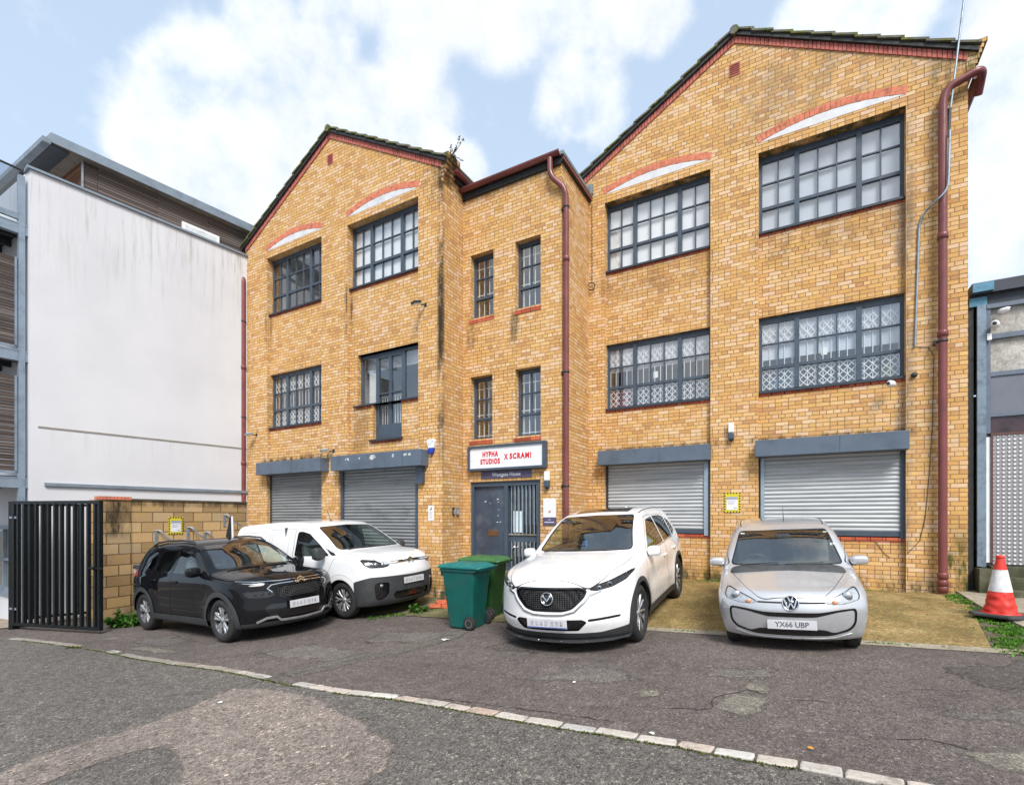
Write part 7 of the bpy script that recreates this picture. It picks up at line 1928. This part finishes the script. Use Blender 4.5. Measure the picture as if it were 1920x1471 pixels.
T, _ = bodyparts(c, T, 'rear_door', fillet([(2.435, .355), (2.43, 1.47), (3.02, 1.45), (3.12, 1.05), (3.02, .80), (2.86, .55), (2.80, .355)], .06), K_paint, handles=(2.98, .92))
bon = fillet([(.10, -.8), (.10, .46), (.25, .60), (.7, .72), (1.12, .76), (1.05, -.8)], .10); i, T = c.cut(T, TP(bon, .82), .006); c.make('bonnet', i, K_paint)
T, dl = lamp(c, T, fillet([(.44, .862), (.46, .892), (.66, .900), (.80, .920), (.81, .900), (.68, .876)], .010), M_lampc, -.008, name='daytime_light')
T, lm = lamp(c, T, fillet([(.42, .70), (.45, .765), (.60, .775), (.78, .775), (.80, .745), (.74, .675), (.48, .66)], .025), M_lampd, -.02)
lamp_bits(c, lm, [(y, .722, .022, M_lampd, 'projector', .012) for y in (.50, .58, .66)])
gi, T = c.split(T, F2(fillet([(-.5, .83), (.38, .82), (.42, .77), (.38, .66), (.25, .635), (-.5, .635)], .03), .5)); c.make('grille', gi, mesh_grille(), -.015)
lo = fillet([(-.5, .55), (.50, .56), (.58, .50), (.52, .36), (.42, .32), (-.5, .32)], .04); gi, T = c.split(T, F2(lo, .5)); c.make('lower_intake', gi, M_gloss, -.015)
i, T = c.split(T, lambda S, Y, Z: np.maximum(Z - .29, S - .8)); c.make('lower_bumper', i, M_clad, .004)
tl = fillet([(3.72, .98), (4.2, .92), (4.2, 1.08), (3.85, 1.12)], .03); i, T = c.split(T, SD(tl, .35)); [c.make('tail_light', q, M_redl) for q in c.lr(i)]
finish(c, T, K_paint)
for z in (.898, .858): c.ribbon('chrome_bar', 'front', dens([(.07, z), (.2, z), (.34, z - .002), (.46, z - (.012 if z < .87 else -.006))] + ([(.62, .905), (.80, .93)] if z > .87 else [(.52, .80), (.46, .74)]), 5), .012, M_chrome, thick=.007, sides=(1, -1))
c.ribbon('skid_plate', 'front', dens([(.66, .30), (.55, .355), (.42, .36), (.36, .30), (0, .285), (-.36, .30), (-.42, .36), (-.55, .355), (-.66, .30)], 5), .030, M_silverp, thick=.018)
chevron_badge(c, .885, .07, .014)
number_plate(c, .52, out=.03, tilt=.0)
for s_ in (1, -1): mirror(c, 1.47, 1.045, s_, K_paint, (.08, .10, .08), .12, M_gloss)
for s_ in (1, -1):
    pts = [c.L(c.surf('top', q, s_ * .60)[0]) + Vector((0, 0, h)) for q, h in ((1.95, -.01), (2.10, .035), (2.5, .045), (3.0, .045), (3.4, .038), (3.62, -.01))]
    mb = MB(); mb.tube([pts[0]] + [Vector(a).lerp(Vector(b), t) for a, b in zip(pts, pts[1:]) for t in (.33, .66, 1.0)], .016, 8); mb.build('roof_rail', M_clad, root)
interior(c, dash=(1.42, 1.03), seats=(2.12,), bench=2.85, headz=1.30)
wipers(c, 1.06, 1.1, [(-.58, -.04), (.0, .5)])
mb = MB(); sup(mb, (c.xc - 1.5, 0, 1.30), (.02, .10, .03), (.5, .5)); mb.build('rear_view_mirror', M_in, root)
arch_liners(c); build_wheels(c, 'c3', M_alloy, M_alloyd)
# ------------------------------------------------------------------ traffic cone, bricks, odds and ends
CP = Vector((6.33, 6.52, 0)); cz = zg(CP.x) + 0.062
cn = empty('traffic_cone', (CP.x, CP.y, cz), 0.45, label='red and white traffic cone on a black rubber base', cat='traffic cone')
M_cone = simple('faded_red_cone', (0.62, 0.035, 0.022), 0.45, var=0.12, scale=6, dirt=(0.30, 0.03, 0.02, 1))
M_conew = simple('scuffed_white_sleeve', (0.66, 0.66, 0.68), 0.5, var=0.10, scale=14, dirt=(0.42, 0.41, 0.40, 1))
def cone_r(z): return 0.165 - 0.125 * (z - 0.05) / 0.70
rr = random.Random(5)
def cone_part(z0, z1, n=12, dr=0.0, crumple=0.0):
    V = []; N = 36
    for i in range(n + 1):
        z = z0 + (z1 - z0) * i / n
        for k in range(N):
            a = 2 * math.pi * k / N; d = crumple * mnoise.noise(Vector((math.cos(a) * 2.2, math.sin(a) * 2.2, z * 16))) * min(1, (z1 - z) / .05)
            r_ = cone_r(z) + dr + d; V.append((r_ * math.cos(a), r_ * math.sin(a), z))
    return MB().add(V, [(i * N + k, i * N + (k + 1) % N, (i + 1) * N + (k + 1) % N, (i + 1) * N + k) for i in range(n) for k in range(N)], True)
b = cone_part(0.05, 0.32, 16, 0, 0.022); b.lathe([(.165, .052), (.205, .045), (.20, .035), (.16, .035)], n=36); body = b.build('cone_body', M_cone, cn)
cone_part(0.32, 0.60, 6, 0.003).build('reflective_sleeve', M_conew, cn)
b = cone_part(0.60, 0.745, 4); b.lathe([(cone_r(.745), .745), (.047, .75), (.044, .775), (.034, .785), (.022, .78), (.02, .6)], n=36); b.build('cone_tip', M_cone, cn)
mb = MB(); mb.prism([(-.26, -.18), (-.18, -.26), (.18, -.26), (.26, -.18), (.26, .18), (.18, .26), (-.18, .26), (-.26, .18)], 0, .04, 'z'); mb.build('rubber_base', simple('dusty_black_rubber', (0.05, 0.052, 0.055), 0.8, var=0.2, dirt=(0.10, 0.10, 0.10, 1)), cn, bevel=.012)

M_lbrick = simple('loose_red_brick', srgb(196, 104, 72)[:3], 0.9, var=0.22, scale=12, bump=0.4, bscale=80)
def loose_brick(loc, rz, lab, tilt=0.0, grp='loose red bricks by the entrance'):
    mb = MB(); mb.box(-.1075, .1075, -.051, .051, 0, .065)
    o = mb.build('brick', M_lbrick, None, bevel=.005); o.location = loc; o.rotation_euler = (tilt, 0, rz); return tag(o, lab, 'brick', grp)
BQ = Vector((-1.30, 9.62, zg(-1.3) + 0.035))
k = 0
for dx, dy, dz, a, lab in ((-.17, .0, .0, .15, 'loose red brick at the left end of the small pile beside the teal bin'), (.07, -.04, 0, .1, 'loose red brick at the front middle of the pile beside the teal bin'), (.02, .10, 0, .3, 'loose red brick at the back of the pile beside the teal bin'),
                      (-.06, .04, .067, .35, 'loose red brick lying across the lower layer of the pile'), (.14, .05, .067, -.1, 'loose red brick nearest the teal bin, second layer of the pile'), (.12, .10, .134, .5, 'loose red brick topmost on the small pile')):
    loose_brick(BQ + Vector((dx, dy, dz)), a, lab)
loose_brick(Vector((6.75, 6.42, zg(6.75) + .058)), 1.1, 'loose orange brick on the path right of the traffic cone', grp='loose red bricks by the entrance')

# driving-school style roof box seen edge-on, and a bin lid behind the black car
rs = empty('roof_sign', (-5.62, 10.05, zg(-5.6) + 1.60), math.atan2(-.536, .844), label='dark wedge shaped sign with a white edge standing behind the black car roof', cat='sign')
mb = MB(); mb.prism([(-.16, 0), (.06, 0), (.04, .40), (.01, .42), (-.02, .38)], -.016, .016, 'y'); mb.build('sign_body', M_dkpl, rs)
mb = MB(); mb.prism([(.062, 0), (.074, 0), (.050, .42), (.042, .40)], -.016, .016, 'y'); mb.build('sign_edge', M_sgw, rs)
mb = MB(); mb.box(-.10, .06, -.03, .03, -.30, -.002); mb.build('sign_stem', M_dkpl, rs)
hb = empty('storage_box', (-7.33, 10.12, zg(-7.3)), math.atan2(-.536, .844), label='pale grey box with a dark lid behind the black car tail', cat='box')
mb = MB(); mb.prism([(-.15, 0), (.16, 0), (.18, .95), (.18, 1.08), (-.20, 1.06), (-.19, 1.0)], -.16, .16, 'y'); mb.build('box_body', simple('pale_grey_plastic', (.55, .56, .58), .5), hb, bevel=.01)
mb = MB(); mb.prism([(-.22, 1.065), (.20, 1.085), (.20, 1.13), (-.16, 1.15), (-.22, 1.10)], -.18, .18, 'y'); mb.build('box_lid', simple('slate_plastic', (.06, .065, .075), .5), hb, bevel=.01)
mb = MB(); r2 = random.Random(8)
for lab, x, y, sz, col in (('crushed white paper scrap on the yard in front of the bins', -0.95, 7.12, .075, (.7, .7, .68)), ('small white litter scrap near the kerb', -2.9, 5.0, .028, (.7, .7, .7)), ('orange leaf lying on the yard at lower right', 2.03, 3.42, .022, (.6, .25, .02)),
                      ('white pebble in the middle of the yard', .62, 5.02, .022, (.75, .75, .72)), ('white scrap beside the kerb in the right foreground', 1.05, 3.78, .02, (.75, .75, .75))):
    mb = MB(); V = [(math.cos(i * .785) * sz * r2.uniform(.5, 1.3), math.sin(i * .785) * sz * r2.uniform(.4, .9), r2.uniform(.006, .018)) for i in range(8)]
    mb.add(V + [(0, 0, .022)], [(i, (i + 1) % 8, 8) for i in range(8)]); o = mb.build('litter', simple('litter_%d' % int(col[2] * 99), col, .8), None); o.location = (x, y, zg(x) + .006); tag(o, lab, 'litter', kind='thing')

# ------------------------------------------------------------------ plants
def leaf_mat(name, a, b, c_):
    m = NT(name); g = m.n('ShaderNodeNewGeometry'); rp = g.outputs['Random Per Island']
    m.set('Base Color', m.ramp(rp, [(0.1, a), (0.5, b), (0.9, c_)])); m.set('Roughness', .55); m.set('Specular IOR Level', .3)
    tr = m.n('ShaderNodeBsdfTranslucent'); m.l(m.ramp(rp, [(0.1, a), (0.9, c_)]), tr.inputs[0])
    mx = m.n('ShaderNodeMixShader'); mx.inputs[0].default_value = .3; m.l(m.b.outputs[0], mx.inputs[1]); m.l(tr.outputs[0], mx.inputs[2]); m.l(mx.outputs[0], m.out.inputs[0]); return m.m
M_leaf = leaf_mat('bright_weed_leaf', (0.025, 0.085, 0.012), (0.05, 0.17, 0.02), (0.11, 0.27, 0.035))
M_grass = leaf_mat('fresh_grass_blade', (0.04, 0.12, 0.012), (0.08, 0.22, 0.02), (0.17, 0.34, 0.04))
M_leaf_d = leaf_mat('dull_buddleia_leaf', (0.03, 0.055, 0.025), (0.05, 0.08, 0.035), (0.09, 0.12, 0.06))
M_stem = simple('green_brown_stem', (0.06, 0.055, 0.025), .8)
def leaf(mb, p, d, L, w, r):
    d = d.normalized(); s_ = d.cross(Vector((0, 0, 1)));
    s_ = s_.normalized() if s_.length > .01 else Vector((1, 0, 0)); u = s_.cross(d)
    q = [p, p + d * L * .35 + s_ * w * .5 + u * .1 * L, p + d * L * .75 + s_ * w * .36 + u * .10 * L, p + d * L, p + d * L * .75 - s_ * w * .36 + u * .10 * L, p + d * L * .35 - s_ * w * .5 + u * .1 * L]
    mb.add(q, [(0, 1, 2, 3), (0, 3, 4, 5)])
def bush(name, loc, rx_, ry_, h, n, seed, lab, L=.09, mat=None, cat='plant'):
    r = random.Random(seed); o = empty(name, loc, 0, label=lab, cat=cat); st = MB(); lf = MB()
    for i in range(n):
        a = r.uniform(0, 6.28); q = math.sqrt(r.random()); b = Vector((math.cos(a) * q * rx_ * .6, math.sin(a) * q * ry_ * .6, 0)); hh = h * r.uniform(.35, 1) * (1 - .45 * q)
        t = Vector((math.cos(a) * q * rx_, math.sin(a) * q * ry_, hh)); st.tube([b, b.lerp(t, .5) + Vector((0, 0, .03)), t], .004, 4)
        for j in range(12):
            f = r.uniform(.3, 1.05); p = b.lerp(t, f); d = Vector((r.uniform(-1, 1), r.uniform(-1, 1), r.uniform(-.25, .6))); leaf(lf, p, d, L * r.uniform(.6, 1.25), L * r.uniform(.5, .8), r)
    st.build('stem', M_stem, o); lf.build('foliage', mat or M_leaf, o); return o
bush('weed_clump', (-7.25, 9.78, zg(-7.3)), .36, .26, .42, 46, 3, 'bright green leafy weed clump between the gate and the black car')
bush('weed_clump', (-7.62, 9.72, zg(-7.6)), .22, .2, .30, 22, 4, 'smaller green weed clump at the foot of the gate')
bush('weed_clump', (-1.75, 9.38, zg(-1.75) + .02), .20, .14, .16, 20, 5, 'low green weeds in front of the loose brick pile', .06)
# self-seeded shrub rooted in the eaves of the left gable
r = random.Random(6); ev = empty('eaves_plant', bw_(-8.92, YL + .12, 9.42), BR, label='spindly self-seeded shrub growing from the left gable eaves', cat='plant')
st = MB(); lf = MB()
for tip, bend in (((.40, -.1, .16), (.14, 0, .08)), ((.06, -.06, .20), (.02, 0, .1)), ((.24, .1, -.10), (.15, .05, .02)), ((.18, -.05, .08), (.09, 0, .06)), ((.34, -.12, .23), (.2, -.05, .12))):
    pts = [Vector((0, 0, 0)) * (1 - t) ** 2 + Vector(bend) * 2 * t * (1 - t) + Vector(tip) * t * t for t in [i / 7 for i in range(8)]]; st.tube(pts, [.008 - .0008 * i for i in range(8)], 5)
    for i, p in enumerate(pts[2:]):
        for q in range(3 if i < 4 else 6): leaf(lf, p, Vector((r.uniform(-1, 1), r.uniform(-1, 1), r.uniform(-.4, .7))), .045 * r.uniform(.6, 1.3), .016, r)
for i in range(40):
    leaf(lf, Vector((r.uniform(-.12, .10), r.uniform(-.08, .1), r.uniform(-.1, .04))), Vector((r.uniform(-1, 1), r.uniform(-1, 0), r.uniform(-.3, .7))), .06, .03, r)
st.build('stem', M_stem, ev); lf.build('foliage', M_leaf_d, ev)
# grass and moss that nobody could count
def blades(mb, x, y, z, n, r, h=.06, sp=.05):
    for i in range(n):
        a = r.uniform(0, 6.28); q = r.uniform(0, sp); p = Vector((x + math.cos(a) * q, y + math.sin(a) * q, z)); d = Vector((r.uniform(-1, 1), r.uniform(-1, 1), r.uniform(.3, 1.4))).normalized(); w = d.cross(Vector((0, 0, 1))).normalized() * r.uniform(.004, .010); L = h * r.uniform(.4, 1.2)
        mb.add([p - w, p + w, p + d * L * .6 + w * .8, p + d * L + Vector((0, 0, -L * .15)), p + d * L * .6 - w * .8], [(0, 1, 2, 3, 4)])
r = random.Random(9); mb = MB()
def strip(t):   # centre line of the weed strip at the right edge of the apron
    P = [(7.28, 8.36), (6.72, 7.25), (6.0, 6.15), (5.48, 5.32), (5.75, 5.05)]; i = min(3, int(t * 4)); f = t * 4 - i; a, b = P[i], P[i + 1]; return a[0] + (b[0] - a[0]) * f, a[1] + (b[1] - a[1]) * f
for i in range(1300):
    t = r.random(); x, y = strip(t); w = .10 + .34 * t * t; x += r.gauss(0, w * .55); y += r.gauss(0, .10)
    if mnoise.noise(Vector((x * 2.6, y * 2.6, 3))) < -.12: continue
    blades(mb, x, y, zg(x) + .02, 9, r, .045, .055)
for lx in np.arange(-5.9, -.2, .03):
    if mnoise.noise(Vector((lx * 1.7, 1, 0))) > -.05: q = bw_(lx, -.03 - r.uniform(0, .06), 0); blades(mb, q[0], q[1], .385, 7, r, .05, .035)
for lx in np.arange(-4.4, -.7, .05):
    if mnoise.noise(Vector((lx * 2.3, 7, 0))) > .12: q = bw_(lx, -3.80, 0); blades(mb, q[0], q[1], zg(q[0]) + .015, 6, r, .035, .03)
for i in range(60): x = r.uniform(-2.6, -1.2); blades(mb, x, 9.0 + (x + 2.6) * .45 + r.uniform(-.1, .1), zg(x) + .01, 8, r, .045, .07)
o = mb.build('grass', M_grass, None); tag(o, 'bright green grass and weeds along the apron edges', 'grass', kind='stuff')
mb = MB(); t = 6.0
while t < KL[-1] - 2:
    (x, y), a = kpt(t); nx_, ny_ = math.sin(a), -math.cos(a)
    if mnoise.noise(Vector((t * 1.3, 4, 0))) > -.25: blades(mb, x + nx_ * .072 + r.gauss(0, .006), y + ny_ * .072 + r.gauss(0, .006), zg(x) + .003, 5, r, .018, .014)
    t += .018
for i in range(26): blades(mb, -6.98 + r.gauss(0, .07), 8.0 + r.gauss(0, .05), zg(-7) + .004, 7, r, .035, .03)
o = mb.build('moss', leaf_mat('kerb_moss', (0.05, 0.06, 0.012), (0.09, 0.11, 0.02), (0.14, 0.18, 0.03)), None); tag(o, 'yellow green moss growing along the granite kerb', 'moss', kind='stuff')
# overhead cable to the roof terrace corner
